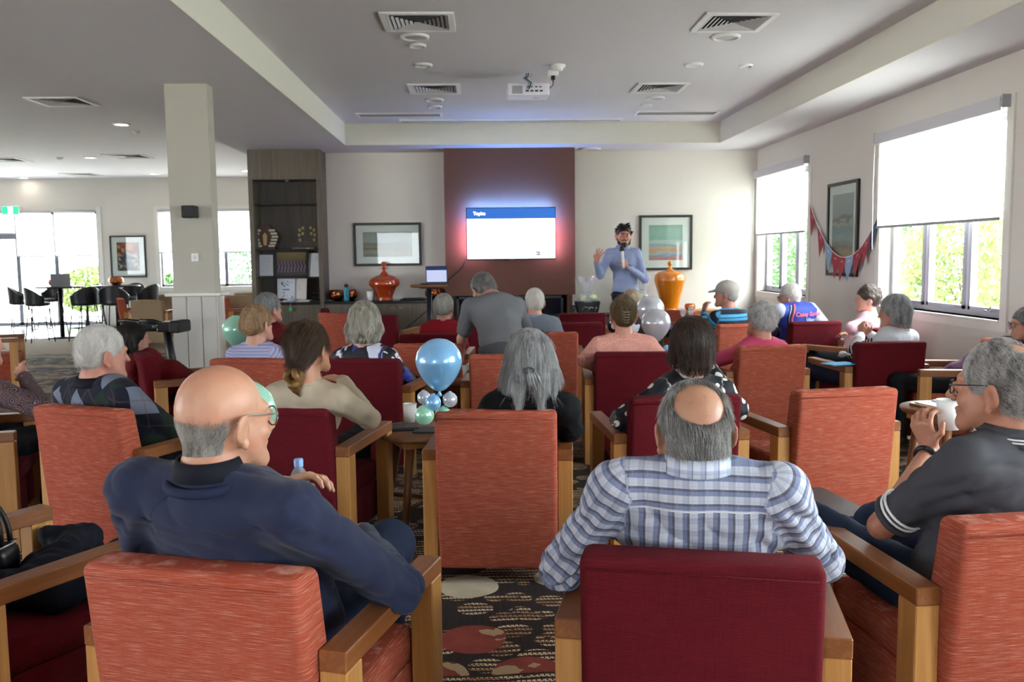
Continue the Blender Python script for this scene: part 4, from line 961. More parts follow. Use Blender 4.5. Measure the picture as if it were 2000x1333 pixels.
# ------------------------------------------------------------------ heads
def head_sdf(s, c, R, k, male=True, ears=True, slim=1.0, detail=True):
    """c centre of the skull, R 3x3 (columns right, forward, up), k scale"""
    P = lambda x, y, z: c+R@(V3(x, y, z)*k)
    E_ = lambda x, y, z, a, b, d, kk=.02, op='u', Rr=None: s.ell(P(x, y, z), V3(a, b, d)*k, R if Rr is None else R@Rr, kk*k, 0, op)
    E_(0, -.018, .03, .076*slim, .094, .084); E_(0, -.045, .0, .064*slim, .062, .062)
    E_(0, .03, -.035, .062*slim, .062, .072, .03); E_(0, .040, -.075, .044*slim, .044, .030, .025)
    s.cone(P(-.018, .078, -.100), P(.018, .078, -.100), .014*k, .014*k, .022*k)
    for t in (-1, 1): s.cone(P(t*.058*slim, -.005, -.04), P(t*.03, .07, -.098), .02*k, .018*k, .03*k)
    E_(0, .075, .022, .048, .02, .014, .02)
    if detail:
        for t in (-1, 1):
            E_(t*.031, .104, .0, .019, .014, .012, .012, 's'); E_(t*.031, .083, -.001, .0145, .0145, .0135, .003)
            E_(t*.031, .091, .008, .016, .009, .005, .004); E_(t*.04, .062, -.035, .022, .022, .02, .02)
            s.cone(P(t*.012, .106, -.036), P(t*.012, .104, -.036), .0085*k, .008*k, .006*k)
        s.cone(P(0, .096, .008), P(0, .122, -.03), .0075*k, .011*k, .012*k); 
        s.cone(P(-.021, .093, -.062), P(.021, .093, -.062), .0065*k, .0065*k, .006*k); s.cone(P(-.017, .091, -.073), P(.017, .091, -.073), .0075*k, .0075*k, .006*k)
        s.cone(P(-.02, .104, -.0675), P(.02, .104, -.0675), .0022*k, .0022*k, .002*k, op='s')
    else: s.cone(P(0, .09, .002), P(0, .108, -.03), .008*k, .0105*k, .012*k)
    if ears:
        for t in (-1, 1):
            Rr = rotm(t*.38, 0, t*.12)
            E_(t*.080*slim, -.012, -.022, .009, .019, .034, .006, 'u', Rr); E_(t*.0915*slim, -.022, -.016, .0055, .021, .034, .004, 'u', Rr)
            E_(t*.0955*slim, -.012, -.016, .006, .011, .020, .003, 's', Rr); E_(t*.085*slim, -.008, -.052, .007, .010, .012, .004, 'u', Rr)
class Person:
    pass
def person(label, chair_o=None, loc=None, yaw=None, hd=None, hY=None, hs=1.0, hyaw=0, hpitch=0, hroll=0, male=True, sw=.2, build_=1.0, skin='c98f76', shirt=None, pants=None,
           nk=.0, arms=None, voxel=None, sleeves='long', shoe='23211f', hip=None, stand=False, slump=.0, belly=0.0, shoulders_z=None, detail=False, cloth_fold=.004, thick=0.0, knees=None, twist=0.0,
           ears=True, slim=1.0, hands=None, lean=(0, 0), neck_r=.056, collar=None, skin_spots=False, shirt_vox=None, sroll=0.0, legs=True, fwd_hip=.30, red='b0604a'):
    """hd: (px, py) of the skull centre; the body hangs below it on the pelvis"""
    if chair_o is not None:
        a = chair_o.rotation_euler[2]; base = np.array(chair_o.matrix_basis @ Vector((0, fwd_hip, 0)))
        if yaw is None: yaw = math.degrees(a)
    else: base = np.array(loc, float)
    yr = math.radians(yaw); Rw = rotm(yr); root = empty('person', tuple(base), yr, label, 'person')
    to = lambda w: Rw.T@(np.array(w, float)-base)     # world -> local
    if hY is None: hY = base[1]+.12
    hw = np.array(at(hd[0], hd[1], hY)); hc = to(hw); P = Person(); P.root = root; P.hc = hc; P.to = to
    if voxel is None: voxel = max(.005, min(.013, hY*.0016))
    k = hs; HR = rotm(math.radians(hyaw), math.radians(hpitch), math.radians(hroll)); P.HR = HR; P.k = k; P.vox = voxel
    nb = hc+HR@(V3(0, -.035, -.115)*k)+V3(lean[0], lean[1], -.045-nk)          # base of the neck
    nb[2] = nb[2]; P.nb = nb
    hip_ = V3(0, 0, .50 if not stand else .92) if hip is None else V3(*hip)
    sz = nb[2]-.055*k if shoulders_z is None else shoulders_z
    ct, st_ = math.cos(twist), math.sin(twist)
    sh = {t: V3(nb[0]+t*(sw-.055)*ct, nb[1]+t*(sw-.055)*st_-.0+slump*.3, sz+t*sroll) for t in (-1, 1)}; P.sh = sh
    b = build_
    # arms: dict side -> (elbow local, wrist local)
    A = {}
    for t in (-1, 1):
        e = w = None
        if arms and t in arms: e, w = [np.array(v, float) for v in arms[t]]
        else: e = V3(t*(sw+.055), sh[t][1]+.08, max(.68, sz-.30)); w = V3(t*.16, e[1]+.24, .64)
        A[t] = (e, w)
    P.A = A
    # ---- skin
    s = Sdf(); head_sdf(s, hc, HR, k, male, ears, slim, detail)
    nt = hc+HR@(V3(0, -.03, -.06)*k); s.chain([nt, nb], [neck_r*k*.97, neck_r*k*1.1], .03)
    s.cone(nb, (hip_+nb)/2, .06, .06, .04); s.cone((hip_+nb)/2, hip_, .06, .07, .04)
    bare = sleeves != 'long'
    for t in (-1, 1):
        e, w = A[t]; s.cone(nb+V3(0, 0, -.03), sh[t], .035, .035, .03); m = .8 if not bare else .93
        s.cone(sh[t], e, .042*b*m, .036*b*m, .02); s.cone(e, w, .038*b*m if bare else .03, .026, .02)
        h = (hands or {}).get(t)
        if h is None: h = dict(d=V3(-t*.4, .8, -.15), pn=V3(0, 0, -1), curl=.35)
        if h != 'none':
            h = dict(h); hd_ = h.pop('d'); pn = h.pop('pn'); hand(s, w, hd_, pn, **h)
    P.body = build('body', s, voxel, skin_mat(skin, red, spots=skin_spots), root, lambda p: .0006*pnoise(p*90, 3))
    # ---- top
    if shirt is not None:
        s = Sdf(); up = nb-hip_; U = lambda f, dx=0, dy=0, dz=0: hip_+up*f+V3(dx, dy, dz)
        ra = (.155 if not male else .16)*b; dpt = .66+thick
        s.ell(U(.05, 0, 0, .02), (ra*1.08, ra*.78, .12), None, .06); s.ell(U(.33, 0, .015+belly*.4), (ra*(.98+belly), ra*(.72+belly*.9), .16), None, .07)
        chest_w = sw*.86; s.ell(U(.68, 0, -.0), (chest_w, ra*.70, .17), rotm(twist), .06)
        s.ell(U(.84, 0, -.015), (sw*.93, ra*.60, .10), rotm(twist), .05)
        if not male: s.ell(U(.60, 0, ra*.42), (chest_w*.75, .05, .06), None, .05)
        for t in (-1, 1):
            s.cone(nb+V3(t*.02, 0, -.018), sh[t]+V3(0, 0, .0), .052, .062*b, .035); e, w = A[t]; pi = 1 if t < 0 else 2
            s.cone(sh[t], e, .066*b, .054*b, .03, part=pi) if not bare else s.cone(sh[t], sh[t]+(e-sh[t])*.72, .068*b, .058*b, .03, part=pi)
            if not bare: s.cone(e, e+(w-e)*.94, .054*b, .039, .02, part=pi+2)
        nt_ = -.012 if collar else .008
        s.cone(nb+V3(0, 0, -.03), nb+HR@V3(0, .0, nt_), neck_r*k*1.32, neck_r*k*1.24, .02)
        T('neckline', shirt, root, [Vector(nb+HR@V3(neck_r*k*1.2*math.cos(a), neck_r*k*1.2*math.sin(a), nt_+.006)) for a in [2*PI*i/32 for i in range(33)]], .0065, 8)
        s.cone(nb+V3(0, .0, -.03), nb+HR@V3(0, .012, .09), neck_r*k*1.12, neck_r*k*1.15, .006, op='s')
        cf = cloth_fold
        def fold(p, A=A, cf=cf, sd=abs(hash(label)) % 97):
            w_ = pnoise(p*V3(5, 5, 5), len(label)+7)[:, None]*V3(.03, .03, .05); r_ = 1-np.abs(pnoise((p+w_)*V3(9, 7, 15), len(label)))*1.6; o = np.clip(r_, 0, 1)**2*cf*.7+pnoise(p*V3(26, 26, 11), len(label)+1)*cf*.2
            r_ = 1-np.abs(pnoise((p-w_)*V3(12, 9, 6), len(label)+11))*2.2; o = o+np.clip(r_, 0, 1)**2*cf*.45
            for t in (-1, 1):
                e, w = A[t]; g = np.exp(-((p-e)**2).sum(1)/.012); u = (w-e)/(np.linalg.norm(w-e)+1e-6); o = o+g*np.sin(((p-e)@u)*150+2*pnoise(p*20, 5))*cf*.9
                g = np.exp(-((p-sh[t]+V3(-t*.03, 0, .1))**2).sum(1)/.01); o = o+g*np.sin((p@V3(t*70, 25, 90))+pnoise(p*15, 6))*cf*.5
            return o
        P.shirt_sdf = s
        P.shirt = build('top', s, shirt_vox or voxel*1.15, shirt, root, fold, True)
    # ---- legs
    if legs and pants is not None:
        s = Sdf(); s.ell(hip_+V3(0, -.01, -.02), (.175*b, .14*b, .12), None, .05)
        for t in (-1, 1):
            if stand: kn = V3(t*.11, .03, .49); an = V3(t*.12, -.02, .09); kn, an = ((V3(*knees[t][0]), V3(*knees[t][1])) if knees else (kn, an))
            else: kn = V3(t*.13, .46, .52); an = V3(t*.12, .42, .1); kn, an = ((V3(*knees[t][0]), V3(*knees[t][1])) if knees else (kn, an))
            s.cone(hip_+V3(t*.09, .02, -.03), kn, .088*b, .066*b, .04, part=t+2); s.cone(kn, an, .064*b, .048, .02, part=t+2)
            f = Sdf(); f.cone(an+V3(0, -.01, -.045), an+V3(t*.01, .15, -.06), .042, .036, .02, .8, (0, 0, 1)); f.cone(an, an+V3(0, 0, -.03), .04, .045, .02)
            if hY < 8: build('shoe', f, .012, plain(shoe, .5), root)
        P.pants = build('trousers', s, voxel*1.8, pants, root, lambda p: pnoise(p*V3(22, 22, 22), 4)*.005, True)
    return P
def hl(P, x, y, z): return P.hc+P.HR@(V3(x, y, z)*P.k)
def hair(P, style, ca, cb, n=2500, L=.03, rad=.0006, seed=1, thick=.014, name='hair', bald=None, cut=None, ln_=1.0):
    """hair cap grown on the skull plus combed strands"""
    s = Sdf(); k = P.k; R = P.HR; c = P.hc; th = thick
    E_ = lambda x, y, z, a, b, d, kk=.02, op='u', Rr=None: s.ell(hl(P, x, y, z), V3(a, b, d)*k, R if Rr is None else R@Rr, kk*k, 0, op)
    m = hair_mat(ca, cb); mask = None; lift = .25; curl = .03; grav = .35; flow = None; n_ = n
    def local(p): return (p-c)@R/k
    down = lambda p: np.stack([local(p)[:, 0]*1.2, -.5-0*p[:, 0], -1+0*p[:, 0]], 1)@R.T
    if style == 'fringe':      # bald crown, hair round the sides and back
        E_(0, -.024, .008, .078+th, .096+th*.9, .078+th, .01); E_(0, -.05, -.03, .066+th, .064+th*.6, .06, .02)
        for b_ in (cut or [(0, .012, .085, .082, .112, .082)]): E_(*b_, .006, 's')
        E_(0, .09, -.0, .2, .082, .2, .008, 's'); E_(0, .03, -.14, .3, .2, .07, .01, 's')
        for t in (-1, 1): E_(t*.09, -.008, -.022, .03, .022, .032, .006, 's')
        flow = down; lift = .12
    elif style == 'ring':
        E_(0, -.020, .032, .0755+th, .095+th, .085+th, .01); E_(0, -.05, -.03, .067+th, .062+th*.6, .06, .02)
        for b_ in cut: E_(*b_, .01, 's')
        E_(0, .112, -.01, .2, .092, .13, .01, 's'); E_(0, .03, -.15, .3, .2, .072, .01, 's')
        for t in (-1, 1): E_(t*.097, -.006, -.026, .030, .034, .044, .006, 's')
        flow = down; lift = .15
    elif style in ('short', 'curly', 'wavy', 'thin', 'tousled'):
        E_(0, -.022, .034, .078+th, .096+th, .088+th, .01); E_(0, -.055, -.02, .068+th, .056+th, .06, .03)
        if style == 'curly':
            r = np.random.default_rng(seed)
            for i in range(70):
                v = r.normal(size=3); v /= np.linalg.norm(v)
                if v[1] > .45 or v[2] < -.55: continue
                E_(*(V3(0, -.024, .03)+v*V3(.085, .10, .095)), .022, .022, .022, .008)
        if style == 'tousled':
            r = np.random.default_rng(seed)
            for i in range(60):
                v = r.normal(size=3); v /= np.linalg.norm(v)
                if v[2] < -.15 or (v[1] > .6 and v[2] < .55): continue
                a = hl(P, *(V3(0, -.022, .034)+v*V3(.082, .098, .092))); d = R@(v*V3(.3, .2, .5)+r.normal(size=3)*.5); s.cone(a, a+d*.03*k, .015*k, .006*k, .006)
        if style == 'wavy':
            r = np.random.default_rng(seed)
            for i in range(34):
                v = r.normal(size=3); v /= np.linalg.norm(v)
                if v[1] > .5 or v[2] < -.3: continue
                a = hl(P, *(V3(0, -.024, .03)+v*V3(.082, .098, .09))); d = R@V3(v[0]*.3, -.2, -.8); s.cone(a, a+d*.05*k, .015*k, .008*k, .008)
        if style == 'tousled': E_(0, .118, -.05, .064, .08, .118, .008, 's')
        else: E_(0, .112, -.045, .16, .075, .088, .01, 's')
        E_(0, .03, -.165, .3, .3, .088, .012, 's')
        for t in (-1, 1): E_(t*.095, .0, -.022, .028, .026, .034, .006, 's')
        flow = (lambda p: (lambda q: np.stack([q[:, 0]*6+.3, -q[:, 1]*1.5-.55, -.15-np.abs(q[:, 2])*4], 1))(local(p))@R.T); lift = .35; curl = .5 if style == 'curly' else (.18 if style == 'wavy' else .06)
    elif style == 'bob':
        E_(0, -.022, .034, .082+th, .098+th, .088+th, .01)
        for t in (-1, 1):
            s.cone(hl(P, t*.07, -.03, .03), hl(P, t*.082, -.01, -.06), .034*k, .03*k, .03)
            s.cone(hl(P, t*.03, -.075, .0), hl(P, t*.04, -.07, -.085), .045*k, .036*k, .03)
        s.cone(hl(P, 0, -.08, 0), hl(P, 0, -.078, -.082), .05*k, .036*k, .03)
        E_(0, .118, -.04, .075, .078, .12, .012, 's'); flow = down; lift = .05; grav = .5
    elif style == 'long':
        E_(0, -.022, .034, .080+th, .098+th, .088+th, .01); ll = ln_
        for t in (-1, 1):
            s.chain([hl(P, t*.065, -.02, .02), hl(P, t*.088, -.03, -.07*ll), P.hc+R@(V3(t*.098, -.06, -.155*ll)*k)], [.036*k, .032*k, .018*k], .03)
            s.chain([hl(P, t*.03, -.085, .0), hl(P, t*.042, -.10, -.09*ll), P.hc+R@(V3(t*.045, -.105, -.185*ll)*k)], [.042*k, .034*k, .015*k], .03)
        E_(0, .118, -.04, .07, .078, .13, .012, 's'); flow = down; lift = .01; grav = .8; curl = 0
    elif style in ('bun', 'updo'):
        E_(0, -.022, .034, .078+th, .096+th, .088+th, .01); E_(0, -.06, -.035, .06, .045, .05, .03)
        E_(0, .115, -.045, .2, .078, .09, .01, 's'); E_(0, .03, -.17, .3, .3, .088, .012, 's')
        if style == 'bun': 
            flow = (lambda p: (np.array(hl(P, 0, -.13, -.085))-p)); lift = .0; curl = .0; grav = 0
        else:
            for (a, b) in (((-.03, -.115, -.03), (.02, -.125, .05)), ((.03, -.11, -.04), (.0, -.13, .04)), ((0, -.12, -.05), (-.02, -.12, .03))): s.cone(hl(P, *a), hl(P, *b), .022*k, .018*k, .01)
            flow = (lambda p: np.stack([-(local(p)[:, 0])*9, -.3+0*p[:, 0], .9+0*p[:, 0]], 1)@R.T); lift = .06
        for t in (-1, 1): E_(t*.095, .0, -.022, .028, .028, .034, .006, 's')
    if bald:
        for b_ in bald: E_(*b_, .006, 's')
    p, q = s.mesh(max(P.vox*.9, .0045)); N = normals(p, q)
    amp = .003 if style not in ('curly', 'wavy') else .005
    f = flow(p)
    p2 = p+N*(pnoise(local(p)*V3(90, 90, 22), seed)*amp)[:, None]
    o = link(name, fast_mesh(name, p2, q), P.root, None, 0, m)
    msk = lambda c_: ((c_-c)@N.mean(0)*0+1)
    st_ = strands('strands', p2, q, o, m, n_, L, rad, flow, lift, curl, grav, seed, jit=.04 if style in ('long', 'bun', 'bob') else .10)
    P.hair_o = o; return o
def stubble(P, ca, cb, n, L, rad, seed=1, line=-.005):
    """very short hair growing straight from the scalp, thinning towards the bald crown"""
    s = Sdf(); k = P.k; s.ell(hl(P, 0, -.018, .03), V3(.0765*1.0, .0945, .0845)*k, P.HR, .01); s.ell(hl(P, 0, -.045, .0), V3(.066, .063, .063)*k, P.HR, .02); s.cone(hl(P, 0, -.035, -.02), hl(P, 0, -.035, -.09), .0585*k, .0555*k, .02)
    p, q = s.mesh(.005); loc = lambda c: (c-P.hc)@P.HR/k
    def mask(c):
        v = loc(c); top = line+.055*np.clip((v[:, 1]+.06)/.08, 0, 1); a = np.clip((top-v[:, 2])/.028, 0, 1)**1.5; b = np.clip((v[:, 2]+.098-.02*pnoise(v*V3(60, 60, 60), 1))/.012, 0, 1); f = np.clip((.035-v[:, 1])/.015, 0, 1)
        ear = np.clip((np.sqrt(((v-V3(0, -.01, -.012))*V3(0, 1/.022, 1/.034))@np.eye(3)*((v-V3(0, -.01, -.012))*V3(0, 1/.022, 1/.034))).sum(1)**.5 if False else 1.0), 0, 1)
        return a*b*f*ear
    return strands('hair', p, q, P.root, hair_mat(ca, cb), n, L, rad, lambda p_: np.stack([0*p_[:, 0], -.3+0*p_[:, 0], -1+0*p_[:, 0]], 1)@P.HR.T, .35, 0, .1, seed, mask, 3)
def glasses(P, col='1a1a1e', r=.024, lens=True, up=0.0, rect=False, tilt=0):
    g = empty('glasses', (0, 0, 0)); g.parent = P.root; k = P.k
    bm = bmesh.new(); lb = bmesh.new(); ry = r*(.72 if rect else .85)
    for t in (-1, 1):
        cpt = []
        for i in range(17):
            a = 2*PI*i/16; ca, sa = math.cos(a), math.sin(a)
            if rect: ca = math.copysign(abs(ca)**.5, ca); sa = math.copysign(abs(sa)**.5, sa)
            cpt.append(Vector(hl(P, t*.033+r*ca, .108+up*.0-abs(t*.033+r*ca)*.2, -.002+ry*sa+up)))
        tube(bm, cpt, .0018*k, 6); vs = [lb.verts.new(v) for v in cpt[:-1]]; lb.faces.new(vs)
        tube(bm, [hl(P, t*.057, .098, .006+up), hl(P, t*.078, .07, .008+up), hl(P, t*.084, -.005, .012+up*.9), hl(P, t*.084, -.03, -.006+up*.8)], .0016*k, 6)
    tube(bm, [hl(P, -.011, .108, .004+up), hl(P, 0, .112, .008+up), hl(P, .011, .108, .004+up)], .0018*k, 6)
    obj('glasses_frame', bm, plain(col, .3, Metallic=.6), g)
    gm = G('lens_glass', .05, Alpha=.25).done('aab4b8'); obj('lens', lb, gm, g)
def eyes(P, iris='4a3a28'):
    for t in (-1, 1):
        bm = bmesh.new(); bmesh.ops.create_uvsphere(bm, u_segments=12, v_segments=8, radius=.0118*P.k, matrix=Matrix.Translation(Vector(hl(P, t*.031, .086, -.001)))); o = obj('eye', bm, plain('b4a8a2', .2), P.root, smooth=True)
        bm = bmesh.new(); bmesh.ops.create_uvsphere(bm, u_segments=10, v_segments=6, radius=.0055*P.k, matrix=Matrix.Translation(Vector(hl(P, t*.031, .0945, -.001)))); obj('iris', bm, plain(iris, .2), o, smooth=True)
def collar_band(P, mat, r=.066, h=.035, dz=0.0, stripes=None, fl=1.0):
    """stand-and-fall collar round the neck"""
    bm = bmesh.new(); n = 28; k = P.k; R = P.HR
    R = (rotm(0, math.radians(4)))
    def ring(rr, z, dy=0): return [bm.verts.new(Vector(P.nb+V3(0, dy, 0)+R@V3(rr*k*math.sin(2*PI*i/n), rr*k*.98*math.cos(2*PI*i/n), z))) for i in range(n)]
    rs = [ring(r, h+dz, 0), ring(r+.006, h+dz+.003), ring(r+.016*fl, h*.45+dz, -.003), ring(r+.026*fl, -h*.35+dz, -.008*fl), ring(r+.020*fl, -h*.4+dz, -.006*fl), ring(r+.010*fl, h*.3+dz, 0), ring(r-.004, h*.5+dz)]
    for a, b in zip(rs, rs[1:]):
        for i in range(n): f = bm.faces.new([a[i], a[(i+1) % n], b[(i+1) % n], b[i]]); f.smooth = True
    bmesh.ops.recalc_face_normals(bm, faces=bm.faces[:])
    o = obj('collar', bm, mat, P.root)
    if stripes:
        for f_ in (.2, .5):
            pts = [Vector(P.nb+V3(0, -.004, 0)+R@V3((r+.022+.006*f_)*k*math.sin(2*PI*i/n), (r+.022+.006*f_)*k*.98*math.cos(2*PI*i/n), h*(.45-.8*f_)+dz)) for i in range(n+1)]
            T('collar_stripe', stripes, o, pts, .0028, 5)
    return o

def surf_line(P, name, pts, r, mat, n=24, ob=None, out=.001):
    """thin seam laid on the surface of the garment along a polyline"""
    me = (ob or P.shirt).data; co = np.zeros(len(me.vertices)*3, np.float32); me.vertices.foreach_get('co', co); co = co.reshape(-1, 3)
    nn = np.zeros(len(co)*3, np.float32); me.vertices.foreach_get('normal', nn); nn = nn.reshape(-1, 3); pts = [np.array(p, float) for p in pts]; res = []
    for a, b in zip(pts, pts[1:]):
        for i in range(n):
            q = a+(b-a)*i/n; d = ((co-q)**2).sum(1); ids = np.argsort(d)[:6]; w = 1/(d[ids]+1e-6); c = (co[ids]*w[:, None]).sum(0)/w.sum(); m = nn[ids[0]]; res.append(Vector(c+m*out))
    for _ in range(3): res = [res[0]]+[(res[i-1]+res[i]*2+res[i+1])/4 for i in range(1, len(res)-1)]+[res[-1]]
    return T(name, mat, P.root, res, r, 5)
# ------------------------------------------------------------------ clothes
def cloth(name, col, col2=None, rough=.85, sc=320, b=.25, fuzz=.0):
    g = G(name, rough); g.set('Sheen Weight', fuzz*.3); g.set('Specular IOR Level', .25); c = g.co(); n = g.noise(c, 6, 2); g.bump(g.noise(c, sc, 2), b, .0015)
    return g.done(g.mix(g.m2('MULTIPLY', n, .5), col, col2 or tuple(v*.8 for v in lin(col)[:3])))
def patg(name, rough=.85, b=.2):
    g = G(name, rough); v = g.attr('pat'); g.bump(g.noise(g.co(), 340, 2), b, .0012); return g, v
def plaid():
    g, v = patg('blue_check_cotton', .8); x, y, z = g.sep(v); P_ = .035
    wb = g.noise(g.co(), 3, 2); x = g.m2('ADD', x, g.m2('MULTIPLY', wb, .012)); y = g.m2('ADD', y, g.m2('MULTIPLY', wb, .015))
    body = g.m2('LESS_THAN', z, .5); up = g.m2('MULTIPLY', g.m2('GREATER_THAN', y, YOKE_Z), body); arm = g.m2('GREATER_THAN', z, .5); sw_ = g.m2('MAXIMUM', up, arm)
    c = g.mix(.0, 'b6bac6', 'b6bac6')
    vb = g.band(x, P_, .0, .30); vd = g.band(x, P_, .30, .46); hb = g.band(y, P_, .0, .30); hd = g.band(y, P_, .30, .46); vl = g.band(x, P_, .62, .68); hl_ = g.band(y, P_, .62, .68)
    inv = g.m2('SUBTRACT', 1.0, sw_)
    wv = g.m2('ADD', g.m2('MULTIPLY', inv, .8), g.m2('MULTIPLY', sw_, .30)); wh = g.m2('ADD', g.m2('MULTIPLY', inv, .26), g.m2('MULTIPLY', sw_, .8))
    c = g.mix(g.m2('MULTIPLY', vb, wv), c, '5c678e'); c = g.mix(g.m2('MULTIPLY', hb, wh), c, '5c678e')
    c = g.mix(g.m2('MULTIPLY', vd, wv), c, '1c2038'); c = g.mix(g.m2('MULTIPLY', hd, wh), c, '1c2038')
    c = g.mix(g.m2('MULTIPLY', g.m2('MAXIMUM', vl, hl_), .35), c, '8d97b8')
    seam = g.m2('MULTIPLY', g.m2('LESS_THAN', g.m2('ABSOLUTE', g.m2('SUBTRACT', y, YOKE_Z)), .0022), body)
    return g.done(g.mix(seam, c, 'c8ccd2'))
YOKE_Z = .93
def stripes(name, stops, period, axis=1, rough=.85, ang=0):
    g, v = patg(name, rough); c = g.sep(v)[axis] if not ang else g.sep(g.map(v, rot=(0, 0, ang)))[axis]
    f = g.m2('FRACT', g.m2('DIVIDE', g.m2('ADD', c, 10), period)); return g.done(g.ramp(f, stops, 'CONSTANT'))
def polka():
    g, v = patg('polka_dot_cotton', .7); w = g.map(v, (1, 1, 0)); d = g.vor(w, 12, rnd=.35); r = g.sep(g.vor(w, 12, out=1, rnd=.35))[0]
    return g.done(g.mix(g.m2('LESS_THAN', d, g.m2('MULTIPLY_ADD', r, .12, .24)), '0b0d18', 'd8d6d2'))
def paisley():
    g, v = patg('paisley_print', .8); w = g.noise(v, 9, 2, out=1); q = g.n('VectorMath', {0: v, 1: g.n('VectorMath', {0: w, 'Scale': .06}, operation='SCALE').outputs[0]}, operation='ADD').outputs[0]
    d = g.vor(q, 13); c = g.sep(g.vor(q, 13, out=1))[0]; ring = g.m2('FRACT', g.m2('MULTIPLY', d, 5)); f = g.m2('FRACT', g.m2('ADD', ring, c))
    dots = g.m2('LESS_THAN', g.vor(q, 75), .28)
    return g.done(g.mix(g.m2('MULTIPLY', dots, .7), g.ramp(f, [(0, '1c1a2a'), (.3, '8a7a86'), (.42, '2a2030'), (.6, 'a4604a'), (.72, '201c2c'), (.88, '9c8f92')], 'CONSTANT'), '2a2434'))
def argyle():
    g, v = patg('argyle_wool', .95, .5); x, y, z = g.sep(v); a = g.m2('DIVIDE', x, .15); b = g.m2('DIVIDE', y, .22)
    u = g.m2('ADD', a, b); w = g.m2('SUBTRACT', a, b); fu = g.m2('FLOOR', g.m2('ADD', u, 50)); fw = g.m2('FLOOR', g.m2('ADD', w, 50))
    pu = g.m2('MODULO', fu, 2); pw = g.m2('MODULO', fw, 2); both = g.m2('ABSOLUTE', g.m2('SUBTRACT', pu, pw)); alt = pu
    c = g.mix(both, '101426', g.mix(alt, '6d7688', '14281f'))
    fr = lambda k: g.m2('LESS_THAN', g.m2('ABSOLUTE', g.m2('SUBTRACT', g.m2('FRACT', g.m2('ADD', k, 50.5)), .5)), .03)
    return g.done(g.mix(g.m2('MULTIPLY', g.m2('MAXIMUM', fr(g.m2('ADD', u, .5)), fr(g.m2('ADD', w, .5))), .4), c, '5a4046'))
def floral():
    g, v = patg('floral_print', .6); w = g.noise(v, 14, 2, out=1); q = g.n('VectorMath', {0: v, 1: g.n('VectorMath', {0: w, 'Scale': .05}, operation='SCALE').outputs[0]}, operation='ADD').outputs[0]
    q = g.map(q, (1, .7, 1)); d = g.vor(q, 9.5); cc = g.vor(q, 9.5, out=1); s, t, u = g.sep(cc); pet = g.m2('LESS_THAN', g.m2('ADD', d, g.m2('MULTIPLY', g.vor(q, 32), .3)), .60)
    col = g.ramp(s, [(0, '0a0c1a'), (.15, 'd3d3e0'), (.50, '2a2c80'), (.66, '0c0e1c'), (.72, 'c9cde0'), (.93, '2f6a4a')], 'CONSTANT')
    return g.done(g.mix(pet, '080a16', col))
def knit(name, a, b, sc=70):
    g = G(name, .9); c = g.co(); v = g.vor(g.map(c, (1, 1, 1.25)), sc, rnd=.25); g.bump(v, 1.0, .006); return g.done(g.mix(g.n('MapRange', {0: v, 1: .25, 2: .7, 3: 0, 4: 1}).outputs[0], b, a) if False else g.mix(g.n('MapRange', {0: v, 1: .1, 2: .5, 3: 0, 4: 1}).outputs[0], a, b))
M_POLO = cloth('charcoal_pique', '434348', '37373d'); M_NAVY = cloth('navy_fleece', '222842', '1b2139', fuzz=.3, sc=420); M_DNAVY = cloth('dark_navy_cotton', '12141f')
M_JEAN = cloth('denim', '1c2740', '131b30', sc=500, b=.4); M_DARK = cloth('dark_trousers', '15161c')
def lap(P, y=.34, z=.60, x=.12, ex=.0, ez=None): 
    return None
def rel(chair_o, x, y, z): return Vector(chair_o.matrix_basis @ Vector((x, y, z)))
def W2(base_chair, yaw, pts, fwd=.30):
    """world points -> the local frame of the person seated in base_chair"""
    base = np.array(base_chair.matrix_basis @ Vector((0, fwd, 0))); R = rotm(math.radians(yaw)); return [R.T@(np.array(p, float)-base) for p in pts]
def YW(c): return math.degrees(c.rotation_euler[2])
def elbows(c, yaw, l=None, r=None):
    d = {}
    for t, v in ((-1, l), (1, r)):
        if v: d[t] = W2(c, yaw, [at(*v[0]), at(*v[1])])
    return d
bpy.context.view_layer.update()

def conform(o, shirt):
    """lay flat lettering onto the back of a garment"""
    me = shirt.data; co = np.zeros(len(me.vertices)*3, np.float32); me.vertices.foreach_get('co', co); co = co.reshape(-1, 3); M = o.matrix_basis; Mi = M.inverted()
    for v in o.data.vertices:
        w = M @ v.co; d = (co[:, 0]-w.x)**2+(co[:, 2]-w.z)**2; c = co[d < .0006]; 
        if len(c): v.co = Mi @ Vector((w.x, c[:, 1].min()-.004-(.002 if v.co.z > 0 else 0), w.z))
# 1 ---- bald man, navy sweatshirt
y = YW(A1)
by = (A1.matrix_basis @ Vector((0, .3, 0))).y
P = person('bald man in navy sweatshirt and glasses in the front orange chair, head turned right', A1, hd=(440, 814), collar=True, hY=2.10, hs=1.06, hyaw=-24, hpitch=-4, sw=.262, build_=1.12, shirt=M_NAVY, pants=M_JEAN, skin='b98a70', nk=-.035, twist=-.08, belly=.06,
           arms=elbows(A1, y, ((300, 1150, 2.35), (545, 948, 2.58)), ((775, 1155, 2.22), (706, 1040, 2.62))), hands={-1: dict(d=(.75, .25, .22), pn=(.1, -.3, -1), curl=.55, side=1), 1: dict(d=(-.8, .35, -.1), pn=(0, 0, -1), curl=.3, side=-1)}, knees={-1: ((-.13, .46, .52), (-.12, .42, .1)), 1: ((.12, .5, .6), (.1, .45, .1))}, detail=True, slim=1.04, sroll=-.012, cloth_fold=.009, fwd_hip=.31)
stubble(P, '4c4845', 'c2bcb5', 42000, .009, .0003, line=.005); glasses(P, '8a8478', .026); eyes(P)
collar_band(P, M_DNAVY, .064, .03, .012, fl=.6)
